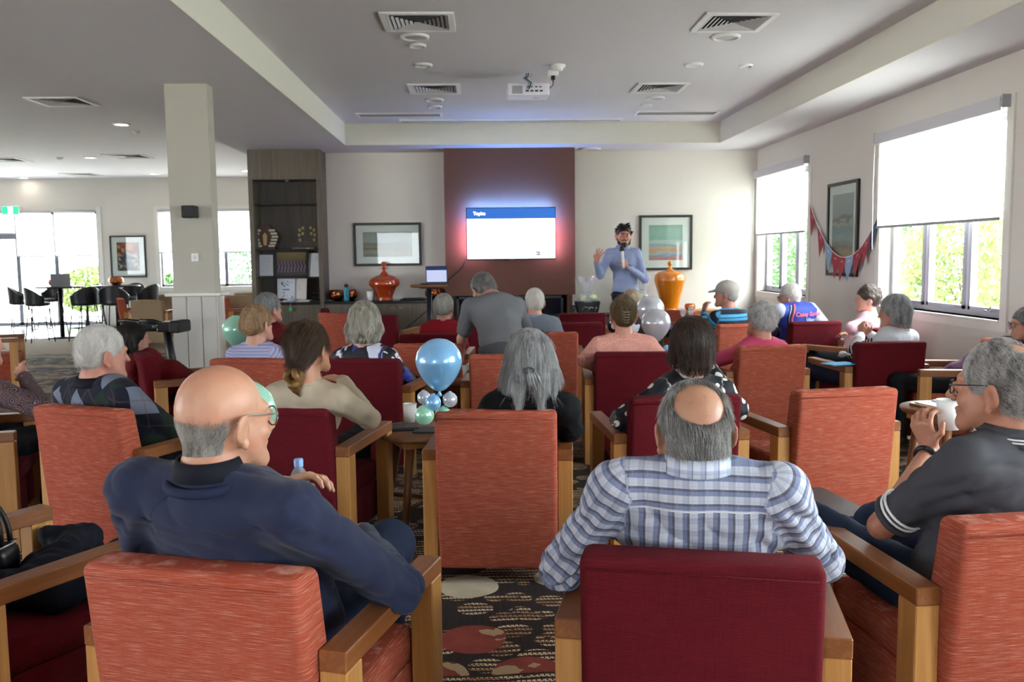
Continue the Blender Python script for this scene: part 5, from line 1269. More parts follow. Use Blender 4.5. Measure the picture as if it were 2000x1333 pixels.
T('neck_ribbing', cloth('navy_rib', '1f2741'), P.root, [Vector(P.nb+V3(.092*math.sin(2*PI*i/28), .085*math.cos(2*PI*i/28)-.008, -.012+.012*math.cos(2*PI*i/28))) for i in range(29)], .012, 8)
for t in (-1, 1): surf_line(P, 'raglan_seam', [P.nb+V3(t*.06, -.09, -.005), P.nb+V3(t*.12, -.13, -.07), P.sh[t]+V3(-t*.04, -.14, -.10)], .0016, cloth('navy_seam', '1d2846'))
# 2 ---- man in the checked shirt
y = YW(A2)
P = person('balding grey-haired man in blue checked shirt in the front red chair', A2, shirt_vox=.0042, hd=(1354, 838), collar=True, hY=2.14, hs=.99, hyaw=13, hpitch=-6, sw=.245, build_=1.04, shirt=None, pants=M_DARK, skin='a87a60', nk=-.072, voxel=.0052,
           arms=elbows(A2, y, ((1100, 1108, 2.26), (1200, 1130, 2.6)), ((1598, 1095, 2.2), (1560, 1100, 2.55))), detail=True, skin_spots=True)
YOKE_Z = P.nb[2]-.085
root0 = P.root
# the shirt is built with the same skeleton in a second pass
def dress(P, label_seed, **kw): pass
for ch in list(P.root.children): bpy.data.objects.remove(ch)
bpy.data.objects.remove(P.root)
M_PLAID = plaid()
P = person('balding grey-haired man in blue checked shirt in the front red chair', A2, shirt_vox=.0042, hd=(1354, 838), collar=True, hY=2.14, hs=.99, hyaw=13, hpitch=-6, sw=.245, build_=1.04, shirt=M_PLAID, pants=M_DARK, skin='a87a60', nk=-.072, voxel=.0052,
           arms=elbows(A2, y, ((1100, 1108, 2.26), (1200, 1130, 2.6)), ((1598, 1095, 2.2), (1560, 1100, 2.55))), detail=True, skin_spots=True, cloth_fold=.011)
hair(P, 'ring', '454342', 'b0adaa', n=14000, L=.040, rad=.0004, thick=.007, seed=4, cut=[(0, -.085, .078, .066, .064, .066)])
def cplaid():
    g = G('collar_check', .8); c = g.co(); x, yy, z = g.sep(c); a = g.band(x, .03, 0, .35); b = g.band(x, .03, .35, .45); h = g.band(z, .03, 0, .3)
    k = g.mix(g.m2('MULTIPLY', a, .5), 'c3c9d6', '7f8cb0'); k = g.mix(g.m2('MULTIPLY', h, .5), k, '7f8cb0'); return g.done(g.mix(g.m2('MULTIPLY', b, .6), k, '2c3454'))
collar_band(P, cplaid(), .068, .026, .006, fl=.8)
# 3 ---- man in grey polo with the cup
y = YW(A3)
P = person('grey-haired man in charcoal polo drinking from a white cup at the right edge', A3, hd=(1948, 756), collar=True, hY=2.50, hs=1.10, yaw=22, hyaw=17, hpitch=-2, sw=.245, build_=1.1, shirt=M_POLO, pants=M_JEAN, skin='a8735a', nk=-.03, sleeves='short', voxel=.0055,
           arms={-1: W2(A3, 22, [at(1722, 1028, 2.62), at(1817, 878, 2.90)]), 1: W2(A3, 22, [at(2150, 1050, 2.5), at(2080, 1000, 2.9)])}, hands={-1: dict(d=(-.25, .25, .95), pn=(1, .1, .1), curl=.75, side=-1, th=1.0, L=.19)}, detail=True, cloth_fold=.009, knees={-1: ((-.2, .42, .60), (-.1, .5, .12)), 1: ((.12, .46, .55), (.1, .42, .1))})
hair(P, 'short', '4c4846', 'bdb9b5', n=12000, L=.042, rad=.0004, thick=.008, seed=9, bald=[(0, -.06, .105, .045, .045, .05)]); glasses(P, '1b1a24', .024, rect=True); eyes(P)
collar_band(P, cloth('charcoal_collar', '45454b'), .068, .034, .004, stripes=plain('dcdcdc', .8))
e, w = P.A[-1]; s0 = P.sh[-1]; cc = s0+(e-s0)*.76; u = (e-s0)/np.linalg.norm(e-s0); r1 = np.cross(u, V3(0, 1, .2)); r1 /= np.linalg.norm(r1); r2 = np.cross(u, r1)
for j, dd in enumerate((-.018, 0.0, .02)):
    T('sleeve_stripe' if j < 2 else 'sleeve_cuff', plain('dcdcdc', .8) if j < 2 else M_POLO, P.root, [Vector(cc+u*dd+(r1*math.cos(a)+r2*math.sin(a))*(.0655-.002*j)) for a in [2*PI*i/24 for i in range(25)]], .0045 if j < 2 else .01, 6)
d = (w-e)/np.linalg.norm(w-e); wc = e+(w-e)*.9; r1 = np.cross(d, V3(0, 1, .2)); r1 /= np.linalg.norm(r1); r2 = np.cross(d, r1)
wt = T('wristwatch', M_BLACK, P.root, [Vector(wc+(r1*math.cos(a)+r2*math.sin(a))*.033) for a in [2*PI*i/20 for i in range(21)]], .009, 6)
cpos = at(1853, 838, 2.93); cup(cpos, .043, .10, 'white cup held to the mouth by the man in charcoal polo')
# 4 ---- woman in black with long grey hair
P = person('woman with long half-tied grey hair and a black top, glasses on her head', B3, hd=(1036, 700), hY=4.06, hs=1.06, male=False, sw=.215, build_=1.05, shirt=cloth('black_jersey', '0b0c10'), pants=M_DARK, skin='c69a84', nk=-.0,
           arms=elbows(B3, YW(B3), ((930, 850, 4.1), (960, 860, 4.4)), ((1113, 838, 4.12), (1090, 860, 4.4))))
hair(P, 'long', '6a6a6c', 'bdbdbd', n=7000, L=.09, rad=.0006, thick=.010, seed=5, ln_=.85)
o = P.hair_o; k = P.k
bm = bmesh.new()
for t in (-1, 1): tube(bm, [hl(P, t*.085, -.02, .03), hl(P, t*.06, -.10, .0), hl(P, t*.01, -.135, -.03)], [.012, .013, .012], 8)
for i in range(12): tube(bm, [hl(P, -.008+.0015*i, -.13, -.025), hl(P, -.006+.004*i, -.142-.004*(i % 3), -.06), hl(P, -.002+.006*i, -.138-.003*(i % 2), -.12-.008*math.sin(i*1.9))], [.005, .0065, .0015], 6)
obj('tied_lock', bm, hair_mat('6a6a6c', 'bdbdbd'), o)
T('hair_tie', plain('3a3a44', .6), o, [Vector(hl(P, .02*math.cos(a), -.143+.0*a, -.035+.012*math.sin(a))) for a in [2*PI*i/12 for i in range(13)]], .004, 6)
glasses(P, '3a1016', .027, up=.095)
# 5 ---- ponytail woman
P = person('woman with a low brown ponytail and beige top in a red chair', B2, hd=(606, 678), hY=4.16, hs=1.02, hyaw=-16, male=False, sw=.205, build_=.95, shirt=cloth('beige_knit', 'b5a893', 'a89a85'), pants=M_DARK, skin='bd8c70', nk=.015,
           arms=elbows(B2, YW(B2), ((545, 830, 4.2), (560, 850, 4.5)), ((722, 818, 4.3), (668, 742, 4.62))), hands={1: dict(d=(-.8, .3, .1), pn=(0, 0, -1), curl=.4, side=-1)}, sroll=.0)
hair(P, 'bun', '2e211a', '5a4433', n=6000, L=.10, rad=.0005, thick=.006, seed=6)
bm = bmesh.new(); c0 = V3(.006, -.115, -.115)
for i in range(12):
    a = i*2.4; b_ = i*.55; tube(bm, [hl(P, *(c0+V3(.03*math.cos(a+q*.6), -.012+.02*math.sin(b_+q), .032*math.sin(a+q*.6)-.012))) for q in range(5)], [.008, .014, .016, .013, .006], 8)
for i in range(5): tube(bm, [hl(P, *(c0+V3(-.02+.01*i, -.01, -.02))), hl(P, *(c0+V3(-.022+.011*i, -.015, -.05))), hl(P, *(c0+V3(-.012+.008*i, .0, -.08-.004*i)))], [.012, .010, .003], 8)
obj('hair_bun', bm, hair_mat('6a4a28', 'a87c44'), P.hair_o)['label'] = 'dyed golden brown gathered bun'
T('hair_tie', plain('1b1715', .6), P.hair_o, [Vector(hl(P, .022*math.cos(a), -.108, -.085+.016*math.sin(a))) for a in [2*PI*i/12 for i in range(13)]], .004, 6)
# 6 ---- polka dots
P = person('dark-haired woman in navy and white polka dots', B4, hd=(1349, 672), hY=4.42, hs=1.08, male=False, sw=.205, build_=.98, shirt=polka(), pants=M_DARK, skin='c08c76', nk=.01,
           arms=elbows(B4, YW(B4), ((1212, 820, 4.35), (1290, 800, 4.6)), ((1440, 800, 4.45), (1385, 715, 4.75))), hands={1: dict(d=(-.1, .1, 1), pn=(-1, 0, 0), curl=.4, side=1)})
hair(P, 'bob', '1d1411', '4a3428', n=6000, L=.045, rad=.0006, thick=.012, seed=8)
T('necklace', plain('5a2f52', .4), P.root, [Vector(P.nb+V3(.07*math.cos(a), .065*math.sin(a), .015)) for a in [2*PI*i/24 for i in range(25)]], .007, 6)
# 7 ---- argyle man
P = person('white-haired man in a navy argyle sweater on the left', B1, hd=(203, 690), collar=True, hY=4.50, hs=1.12, hyaw=-22, hpitch=-6, sw=.235, build_=1.1, shirt=argyle(), pants=cloth('navy_trousers', '131726'), skin='c48a78', nk=-.03,
           arms=elbows(B1, YW(B1), ((140, 840, 4.6), (200, 850, 4.9)), ((335, 842, 4.55), (355, 830, 4.9))), red='a84a3c')
hair(P, 'thin', 'b8b4ae', 'e0ddd8', n=3600, L=.035, rad=.0006, thick=.006, seed=3)
collar_band(P, M_DNAVY, .068, .03, 0)
# 8 ---- woman at the left edge
P = person('woman in a paisley blouse at the left edge, hand raised to her face', E2, hd=(-38, 672), hY=4.85, hs=1.0, male=False, yaw=-40, hyaw=-20, sw=.21, build_=1.08, shirt=paisley(), pants=M_DARK, skin='c69078', nk=.01,
           arms={-1: W2(E2, -40, [at(-60, 830, 4.9), at(-10, 860, 5.2)]), 1: W2(E2, -40, [at(80, 798, 4.72), at(47, 735, 4.95)])}, hands={1: dict(d=(-.8, .1, .35), pn=(-.2, 1, -.6), curl=.3, side=1, L=.18)})
hair(P, 'wavy', '8a8078', 'c4b8ac', n=1500, L=.05, rad=.0007, thick=.012)
T('bracelet', plain('c2a04a', .3, Metallic=1), P.root, [Vector(P.A[1][1]+V3(.03*math.cos(a), .03*math.sin(a), -.012)) for a in [2*PI*i/16 for i in range(17)]], .003, 6)
# 9.. middle rows
P = person('woman with short strawberry blonde hair in a lilac striped top', C1, hd=(505, 632), hY=6.40, hs=1.06, male=False, hyaw=-24, sw=.205, build_=1.0, shirt=stripes('lilac_stripes', [(0, '8a90bd'), (.5, 'bcb9cc'), (.72, 'a8a6c8')], .022), pants=M_DARK, skin='c49280', nk=.0,
           arms=elbows(C1, YW(C1), ((455, 735, 6.4), (470, 745, 6.7)), ((588, 730, 6.5), (560, 750, 6.8))))
hair(P, 'wavy', '7d6248', 'c4a27a', n=4500, L=.03, rad=.0009, thick=.013, seed=12)
P = person('woman with long wavy silver blonde hair in a dark floral blouse', C2, hd=(713, 628), hY=6.30, hs=1.08, male=False, hyaw=6, sw=.225, build_=1.1, shirt=floral(), pants=M_DARK, skin='c49280', nk=.03,
           arms=elbows(C2, YW(C2), ((650, 745, 6.35), (690, 760, 6.6)), ((796, 745, 6.4), (745, 760, 6.7))), sroll=0)
hair(P, 'long', '716b60', 'c9c4b6', n=5000, L=.05, rad=.0008, thick=.018, seed=13, ln_=.55)
bm = bmesh.new()
for i in range(14): a = -1.9+3.8*i/13; r_ = .085; tube(bm, [hl(P, r_*math.sin(a), -.03-r_*.8*math.cos(a), -.08), hl(P, (r_+.012)*math.sin(a+.1), -.035-r_*.9*math.cos(a), -.11), hl(P, (r_-.008)*math.sin(a), -.035-r_*.85*math.cos(a), -.135)], [.014, .018, .008], 7)
obj('curled_ends', bm, hair_mat('716b60', 'c9c4b6'), P.hair_o)
P = person('woman with her brown hair clipped up in a pink openwork knit', C4, hd=(1217, 616), hY=6.42, hs=1.02, male=False, hyaw=4, sw=.225, build_=1.08, shirt=knit('pink_openwork_knit', 'c98476', 'dd9f92', 62), pants=M_DARK, skin='c48a76', nk=.0,
           arms=elbows(C4, YW(C4), ((1143, 703, 6.45), (1190, 730, 6.7)), ((1300, 710, 6.5), (1260, 730, 6.8))))
hair(P, 'updo', '33271e', '8a7354', n=4500, L=.06, rad=.0008, thick=.010, seed=14)
bm = bmesh.new()
for t in (-1, 1):
    for i in range(5): tube(bm, [hl(P, t*.012, -.128, .03-.018*i), hl(P, t*.022, -.142, .032-.018*i), hl(P, t*.004, -.15, .03-.018*i)], .003, 5)
obj('hair_claw', bm, plain('a89a84', .3), P.hair_o)
bm = bmesh.new(); bmesh.ops.create_uvsphere(bm, u_segments=10, v_segments=6, radius=.009, matrix=Matrix.Translation(Vector(hl(P, -.088, -.005, -.05)))); obj('earring', bm, plain('e4e2dc', .2), P.root, smooth=True)
P = person('white-haired woman in a bright pink top, one arm out', C5, hd=(1484, 626), hY=6.75, hs=1.08, male=False, hyaw=10, sw=.205, build_=1.0, shirt=cloth('bright_pink_jersey', 'cf5076', 'c04468'), pants=M_DARK, skin='c48a76', nk=.0,
           arms=elbows(C5, YW(C5), ((1395, 706, 6.8), (1375, 700, 7.05)), ((1535, 700, 6.9), (1500, 720, 7.2))))
hair(P, 'curly', '8f8f90', 'd3d1ce', n=5000, L=.022, rad=.0009, thick=.012, seed=15)
P = person('woman with a grey bob in a white vest, hands clasped at her chin', C6, hd=(1745, 609), hY=6.98, hs=1.05, male=False, yaw=34, hyaw=26, hpitch=-8, sw=.20, build_=1.0, shirt=cloth('white_padded_vest', 'cdd1d8', 'bcc2cc'), pants=M_JEAN, skin='b98470', nk=.0,
           arms={-1: W2(C6, 34, [at(1668, 688, 7.1), at(1681, 655, 7.35)]), 1: W2(C6, 34, [at(1770, 700, 7.3), at(1697, 652, 7.42)])}, hands={-1: dict(d=(.3, .2, .9), pn=(.8, -.3, 0), curl=.7, side=-1), 1: dict(d=(-.6, .1, .7), pn=(-.8, -.3, 0), curl=.7, side=1)}, voxel=.0095)
hair(P, 'bob', '5c6062', 'b5b8b8', n=5000, L=.04, rad=.0009, thick=.014, seed=16)
sl = Sdf(); e, w = P.A[-1]; sl.cone(P.sh[-1]+(e-P.sh[-1])*.38, e, .066, .060, .02, part=1); sl.cone(e, e+(w-e)*.6, .06, .05, .02, part=3)
M_BWS = stripes('black_white_stripes', [(0, '14141a'), (.62, 'c9c4c0')], .028); build('striped_sleeve', sl, .011, M_BWS, P.root, None, True)
P = person('brown-haired woman in a pale pink top beside the window wall', D15, hd=(1692, 584), hY=8.35, hs=1.0, male=False, yaw=62, hyaw=18, sw=.2, build_=1.0, shirt=cloth('pale_pink_jersey', 'd3acb8', 'c79ca8'), pants=M_DARK, skin='c08c7c', nk=.0, legs=True,
           arms={-1: W2(D15, 62, [at(1662, 640, 8.2), at(1672, 662, 8.35)]), 1: W2(D15, 62, [at(1705, 650, 8.6), at(1660, 650, 8.7)])})
hair(P, 'curly', '2e2420', '6a5448', n=2500, L=.03, rad=.0011, thick=.010, seed=17)
P = person('man in a blue and white sports jersey with red lettering', D13, hd=(1541, 578), hY=9.1, hs=1.05, yaw=24, hyaw=24, hpitch=-14, sw=.25, build_=1.15, nk=-.06, slump=.0, shirt=cloth('blue_jersey', '2c3f96', '26367f', rough=.6), pants=M_DARK, skin='c09080',
           arms={-1: W2(D13, 24, [at(1510, 645, 9.2), at(1540, 660, 9.5)]), 1: W2(D13, 24, [at(1612, 640, 9.3), at(1580, 660, 9.6)])})
hair(P, 'thin', 'b0aca6', 'd8d4ce', n=1800, L=.02, rad=.001, thick=.004, seed=18); glasses(P, '30303a', .024); eyes(P)
sl = Sdf(); e, w = P.A[-1]; sl.cone(P.sh[-1]+V3(-.005, 0, 0), e, .082, .068, .02, part=1); build('white_sleeve', sl, .012, cloth('white_jersey_sleeve', 'b4b9cc'), P.root)
sl = Sdf(); e, w = P.A[1]; sl.cone(P.sh[1]+V3(.005, 0, 0), e, .082, .068, .02, part=1); build('white_sleeve', sl, .012, bpy.data.materials['white_jersey_sleeve'], P.root)
for q, (cx_, cz_, sz_, tx, co_) in enumerate(((.03, -.11, .062, 'Casey Gardens', 'e0607c'), (.03, -.165, .05, 'Village', '9fb4dc'))):
    conform(text('back_lettering', tx, sz_, plain(co_, .6), P.root, (cx_, P.nb[1]-.155, P.nb[2]+cz_), (PI/2, 0, 0), .002, 'CENTER', True), P.shirt)
for (dx, m_, r_) in ((0, 'd0526a', .013), (-.022, '1a1d38', .009), (-.036, 'c9cde0', .006), (-.048, '1a1d38', .008)):
    surf_line(P, 'jersey_band', [P.nb+V3(-.075+dx, -.06, -.005), P.sh[-1]+V3(.05+dx, -.13, -.08), P.sh[-1]+V3(.055+dx, -.14, -.24)], r_, plain(m_, .7))
text('sleeve_lettering', 'TEX', .06, plain('14142a', .6), P.root, tuple(P.sh[-1]+V3(-.09, -.04, -.2)), (PI/2, 0, -1.1), .004, 'CENTER', True)
P = person('man in a pale cap and blue and black striped polo', D14, hd=(1417, 575), hY=9.0, hs=1.08, yaw=30, hyaw=30, sw=.24, build_=1.15, shirt=stripes('blue_black_stripes', [(0, '10121f'), (.42, '2f7fae'), (.66, '14182a'), (.74, '3f8fb9')], .11), pants=M_DARK, skin='b5806c', nk=.01, legs=True,
           arms={-1: W2(D14, 30, [at(1378, 650, 9.1), at(1375, 610, 9.5)]), 1: W2(D14, 30, [at(1455, 650, 9.2), at(1420, 660, 9.5)])}, hands={-1: dict(d=(.3, 0, 1), pn=(1, 0, 0), curl=.7, side=1)})
hair(P, 'thin', '8a8784', 'b5b2ae', n=600, L=.015, rad=.001, thick=.003, seed=19)
s = Sdf(); s.ell(hl(P, 0, -.018, .05), V3(.095, .112, .085)*P.k, P.HR, .01); s.cone(hl(P, -.03, .09, .035), hl(P, -.024, .135, .024), .04, .03, .02, .35, P.HR@V3(0, .2, 1)); s.cone(hl(P, .03, .09, .035), hl(P, .024, .135, .024), .04, .03, .02, .35, P.HR@V3(0, .2, 1))
s.ell(hl(P, 0, 0, -.06), V3(.2, .2, .075)*P.k, P.HR, .005, 0, 's'); cp = build('cap', s, .01, cloth('stone_cap', 'a5a098', '938e86'), P.root)
bm = bmesh.new(); bmesh.ops.create_uvsphere(bm, u_segments=8, v_segments=6, radius=.01, matrix=Matrix.Translation(Vector(hl(P, 0, -.018, .137)))); obj('cap_button', bm, M_WHITE, cp)
P = person('white-haired man in a grey-blue sweater over a blue collar', D8, hd=(1044, 590), collar=True, hY=8.35, hs=1.03, hyaw=4, sw=.225, build_=1.05, shirt=cloth('grey_blue_wool', '6d7480', '5f6672', fuzz=.3), pants=M_DARK, skin='c08874', nk=-.01,
           arms=elbows(D8, YW(D8), ((1010, 660, 8.4), (1020, 680, 8.6)), ((1098, 670, 8.4), (1080, 690, 8.7))))
hair(P, 'thin', 'bdb8b0', 'dedad4', n=2500, L=.02, rad=.001, thick=.007, seed=21); collar_band(P, cloth('light_blue_cotton', '6f8fbd'), .07, .04, .0)
P = person('grey-haired person in a red jumper near the laptop table', D5, loc=None, hd=(868, 600), hY=8.55, hs=1.0, male=False, hyaw=-14, sw=.21, build_=1.05, shirt=cloth('red_jumper', '8f1422', '7c0f1c'), pants=M_DARK, skin='b98070', nk=.0, fwd_hip=.55,
           arms={-1: W2(D5, YW(D5), [at(822, 680, 8.5), at(840, 690, 8.8)], .55), 1: W2(D5, YW(D5), [at(905, 680, 8.6), at(880, 690, 8.9)], .55)})
hair(P, 'short', '7c7a76', 'c0bdb6', n=3000, L=.03, rad=.001, thick=.013, seed=22)
P = person('woman with dark hair in a red cardigan by the column', D2, hd=(264, 662), hY=6.9, hs=1.0, male=False, hyaw=-8, sw=.2, build_=1.0, shirt=cloth('deep_red_cardigan', '6b0f16', '580b12'), pants=cloth('blue_dot_skirt', '2c3350'), skin='b08272', nk=.0,
           arms={-1: W2(D2, YW(D2), [at(262, 745, 6.8), at(290, 760, 7.0)]), 1: W2(D2, YW(D2), [at(325, 735, 6.9), at(352, 742, 7.0)])})
hair(P, 'bob', '0e0a0a', '2b1c1a', n=3500, L=.03, rad=.0009, thick=.010, seed=23)
P = person('woman with short grey hair in a maroon jumper by the bookcase', D1, hd=(527, 602), hY=8.0, hs=1.05, male=False, hyaw=-14, sw=.2, build_=1.0, shirt=cloth('maroon_jumper', '6a101a', '560c14'), pants=M_DARK, skin='b58070', nk=.0,
           arms={-1: W2(D1, YW(D1), [at(500, 690, 7.8), at(520, 700, 8.0)]), 1: W2(D1, YW(D1), [at(566, 672, 8.0), at(560, 690, 8.2)])})
hair(P, 'short', '5e5e60', '9b9b9c', n=3000, L=.03, rad=.001, thick=.013, seed=24)
P = person('blonde-haired person in a navy patterned top, nearly hidden behind the pink knit', None, loc=(1.75, 9.25, 0), yaw=4, hd=(1233, 592), hY=9.2, hs=1.1, male=False, sw=.24, build_=1.1, shirt=patg and floral(), pants=M_DARK, skin='c09080', nk=.0)
hair(P, 'wavy', '8a7860', 'cdbfa4', n=2500, L=.03, rad=.0012, thick=.014, seed=25)
P = person('grey-haired person with glasses at the right edge by the window wall', C7, hd=(2004, 634), hY=6.55, hs=1.05, male=False, hyaw=0, sw=.2, build_=1.0, shirt=cloth('plum_top', '5a3350', '4a2a42'), pants=M_DARK, skin='b07a64', nk=.0)
hair(P, 'short', '4a4a4c', '8d8d8e', n=2500, L=.03, rad=.0008, thick=.012, seed=26); glasses(P, '25252b', .025); eyes(P)
# bending man in grey t-shirt
base = at(985, 700, 6.75); lc = (base.x, base.y, 0)
M_TEE = cloth('grey_marl', '6a6b6e', '5c5d61')
P = person('standing man in a grey t-shirt leaning over, seen from behind', None, loc=lc, yaw=14, hd=(943, 568), collar=True, hY=7.15, hs=1.08, hyaw=14, hpitch=-38, sw=.235, build_=1.1, shirt=M_TEE, pants=cloth('grey_shorts', '4b4c52'), skin='b5836e', sleeves='short', stand=True, hip=(0.0, 0, .80), nk=-.06, lean=(.02, -.05), detail=True,
           arms={-1: [rotm(math.radians(14)).T@(np.array(at(*q))-np.array(lc)) for q in ((902, 662, 7.05), (897, 728, 7.1))], 1: [rotm(math.radians(14)).T@(np.array(at(*q))-np.array(lc)) for q in ((1032, 655, 7.1), (1030, 720, 7.2))]}, hands={-1: dict(d=(0, .3, -1), pn=(0, 1, .2), curl=.2), 1: dict(d=(0, .3, -1), pn=(0, 1, .2), curl=.2, side=-1)})
hair(P, 'short', '4b4846', '8f8b86', n=3500, L=.022, rad=.0008, thick=.008, seed=27)
collar_band(P, cloth('grey_rib', '55565a'), .062, .012, .0)
# ---- presenter, facing the room
PYY = 12.0; b0 = at(1222, 560, PYY); lc = (b0.x, PYY, 0); RR = rotm(PI-.08)
tl = lambda q: RR.T@(np.array(at(*q))-np.array(lc))
P = person('presenter with dark curly hair and beard in a pale blue shirt, holding a microphone', None, loc=lc, yaw=math.degrees(PI-.08), hd=(1218.5, 460), collar=True, hY=PYY-.02, hs=1.16, hyaw=3, hpitch=-3, hroll=-3, sw=.235, build_=1.05, shirt=cloth('pale_blue_shirt', '8c97b8', '7f8bb0', rough=.7, sc=200), pants=cloth('dark_jeans', '141a2a'), skin='b07864', stand=True, hip=(0, 0, .97), nk=.0, detail=True, voxel=.0075, cloth_fold=.006,
           arms={1: [tl((1172, 537, PYY-.12)), tl((1164, 511, PYY-.32))], -1: [tl((1259, 545, PYY-.08)), tl((1225, 521, PYY-.3))]},
           hands={1: dict(d=(-.35, .1, .95), pn=(-.5, -.75, .1), curl=.18, spread=.3, side=1, th=1.1, L=.20), -1: dict(d=(.55, .25, .75), pn=(.5, -.85, .1), curl=1.15, side=1, L=.19)})
hair(P, 'tousled', '120d0c', '2c1f1a', n=3000, L=.022, rad=.0008, thick=.003, seed=31)
s = Sdf(); k = P.k
for t in (-1, 1): s.chain([hl(P, t*.072, .005, -.04), hl(P, t*.056, .055, -.085), hl(P, 0, .095, -.112)], [.010*k, .018*k, .024*k], .012)
s.chain([hl(P, -.032, .088, -.060), hl(P, -.016, .100, -.054), hl(P, 0, .104, -.050), hl(P, .016, .100, -.054), hl(P, .032, .088, -.060)], [.005*k, .0055*k, .0045*k, .0055*k, .005*k], .005); s.cone(hl(P, -.02, .094, -.088), hl(P, .02, .094, -.088), .008*k, .008*k, .01)
bd = build('beard', s, .006, hair_mat('1a100d', '4a2c20'), P.root)
s = Sdf()
for t in (-1, 1): s.cone(hl(P, t*.045, .086, .022), hl(P, t*.016, .097, .02), .004*k, .005*k, .003)
build('eyebrows', s, .004, hair_mat('1a100d', '4a2c20'), P.root); eyes(P, '2a1c14'); collar_band(P, cloth('pale_blue_collar', '93a0c2'), .07, .04, .0)
hw_ = P.A[-1][1]
T('shirt_placket', cloth('placket_blue', '8793b4'), P.root, [Vector((P.nb[0], P.nb[1]+.07, P.nb[2]-.03)), Vector((0, .115, 1.25)), Vector((0, .125, 1.08)), Vector((0, .12, .98))], .006, 6)
T('belt', plain('15120f', .4), P.root, [Vector((.185*math.cos(a), .135*math.sin(a)-.01, .955)) for a in [2*PI*i/24 for i in range(25)]], .02, 6); B('belt_buckle', M_SILV, P.root, -.03, .03, .125, .145, .935, .975, bev=.005)
T('wristwatch', M_BLACK, P.root, [Vector(P.A[-1][0]+(P.A[-1][1]-P.A[-1][0])*.92+V3(.035*math.cos(a), .02*math.sin(a), .035*math.sin(a))) for a in [2*PI*i/16 for i in range(17)]], .009, 6)
m0 = at(1217.5, 524, PYY-.42); m1 = at(1214.5, 482, PYY-.28)
mic = empty('microphone', m0, 0, 'white-bodied handheld microphone held under the presenter beard', 'microphone'); dv = m1-m0
T('mic_body', plain('c9ccc9', .4), mic, [Vector((0, 0, 0)), dv*.55, dv*.78], [.017, .02, .022], 14); T('mic_head', M_BLACK, mic, [dv*.76, dv*.84, dv*.95, dv*1.02], [.024, .035, .034, .018], 14)
# ------------------------------------------------------------------ balloons
def pearl(name, c):
    g = G(name, .22, Metallic=.35); g.set('Coat Weight', .6); g.set('Coat Roughness', .08)
    lw = g.n('LayerWeight', {'Blend': .35}).outputs['Facing']; return g.done(g.mix(lw, c, tuple(min(1, v*1.5+.04) for v in lin(c)[:3])))
PB, PM, PS = pearl('pearl_blue', '78acd8'), pearl('pearl_mint', '96cdb4'), pearl('pearl_silver', 'b9bcc4')
def balloon(x, y, z, r, mat, label, tall=1.28, down=True, group='party balloons', stick=None):
    t = empty('balloon', (x, y, z), 0, label, 'balloon', group); n = 22; prof = []
    for i in range(n+1):
        a = PI*i/n; rr = r*math.sin(a)*(1-.16*(max(0, math.cos(a)))); zz = -r*math.cos(a)
        if zz < 0: zz *= tall; rr *= (1-.18*(abs(zz)/(r*tall))**2)
        prof.append((max(rr, 0), zz))
    prof = [(0, prof[0][1]-.0)]+[p for p in prof[1:]]
    L('balloon_skin', mat, t, prof, 36); L('knot', mat, t, [(.004, -r*tall+.004), (.006, -r*tall-.006), (.016, -r*tall-.02), (0, -r*tall-.022)], 12)
    return t
p = at(857, 707, 3.98); balloon(p.x, p.y, p.z, .105, PB, 'large pearly blue balloon standing on the side table', 1.28)
tbl_z = .56
def small(px, py, Y, r, mat, label): p = at(px, py, Y); t = empty('balloon', p, 0, label, 'balloon', 'small weight balloons under the blue one'); L('balloon_skin', mat, t, [(r*math.sin(PI*i/16)*(1-.1*(i/16)), -r*math.cos(PI*i/16)) for i in range(17)], 24); L('knot', mat, t, [(.003, r*.97), (.009, r*1.08), (0, r*1.1)], 10)
small(846, 787, 3.9, .037, PB, 'small blue balloon at the centre of the balloon cluster'); small(828, 777, 3.98, .032, PS, 'small silver balloon on the left of the cluster'); small(879, 781, 3.98, .035, PS, 'small silver balloon on the right of the cluster')
small(829, 811, 3.9, .045, PM, 'small mint balloon low on the left of the cluster'); small(866, 813, 3.97, .042, PM, 'small mint balloon low on the right, mostly behind the orange chair')
p = at(463, 645, 6.9); balloon(p.x, p.y, p.z, .112, PM, 'mint balloon between the column and the lilac striped top', 1.25)
p = at(470, 810, 2.95); balloon(p.x, p.y, p.z, .118, PM, 'mint balloon half hidden behind the bald man head', 1.3)
p = at(1281, 632, 7.0); balloon(p.x, p.y, p.z, .118, PS, 'pearly silver balloon nearest the pink knit', 1.25)
p = at(1270, 605, 8.3); balloon(p.x, p.y, p.z, .13, PS, 'pearly silver balloon behind the nearer silver one', 1.25)
p = at(1305, 680, 7.0); small(1302, 682, 6.95, .03, PB, 'small blue balloon by the right elbow of the pink knit')
# balloon ribbons/sticks so each one stands on its table
for (px, py, Y, zb) in ((463, 682, 6.9, .55), (470, 880, 2.95, .5), (1281, 672, 7.0, .55), (1270, 640, 8.3, .55)):
    p = at(px, py, Y); tag(T('balloon_stick', plain('d5d5d5', .4), None, [(p.x, p.y, p.z), (p.x, p.y, zb)], .003, 5), 'thin white stick holding the balloon above its table at %s' % {463: 'the column', 470: 'the bald man', 1281: 'the pink knit', 1270: 'the amber vase'}[px], 'stick')
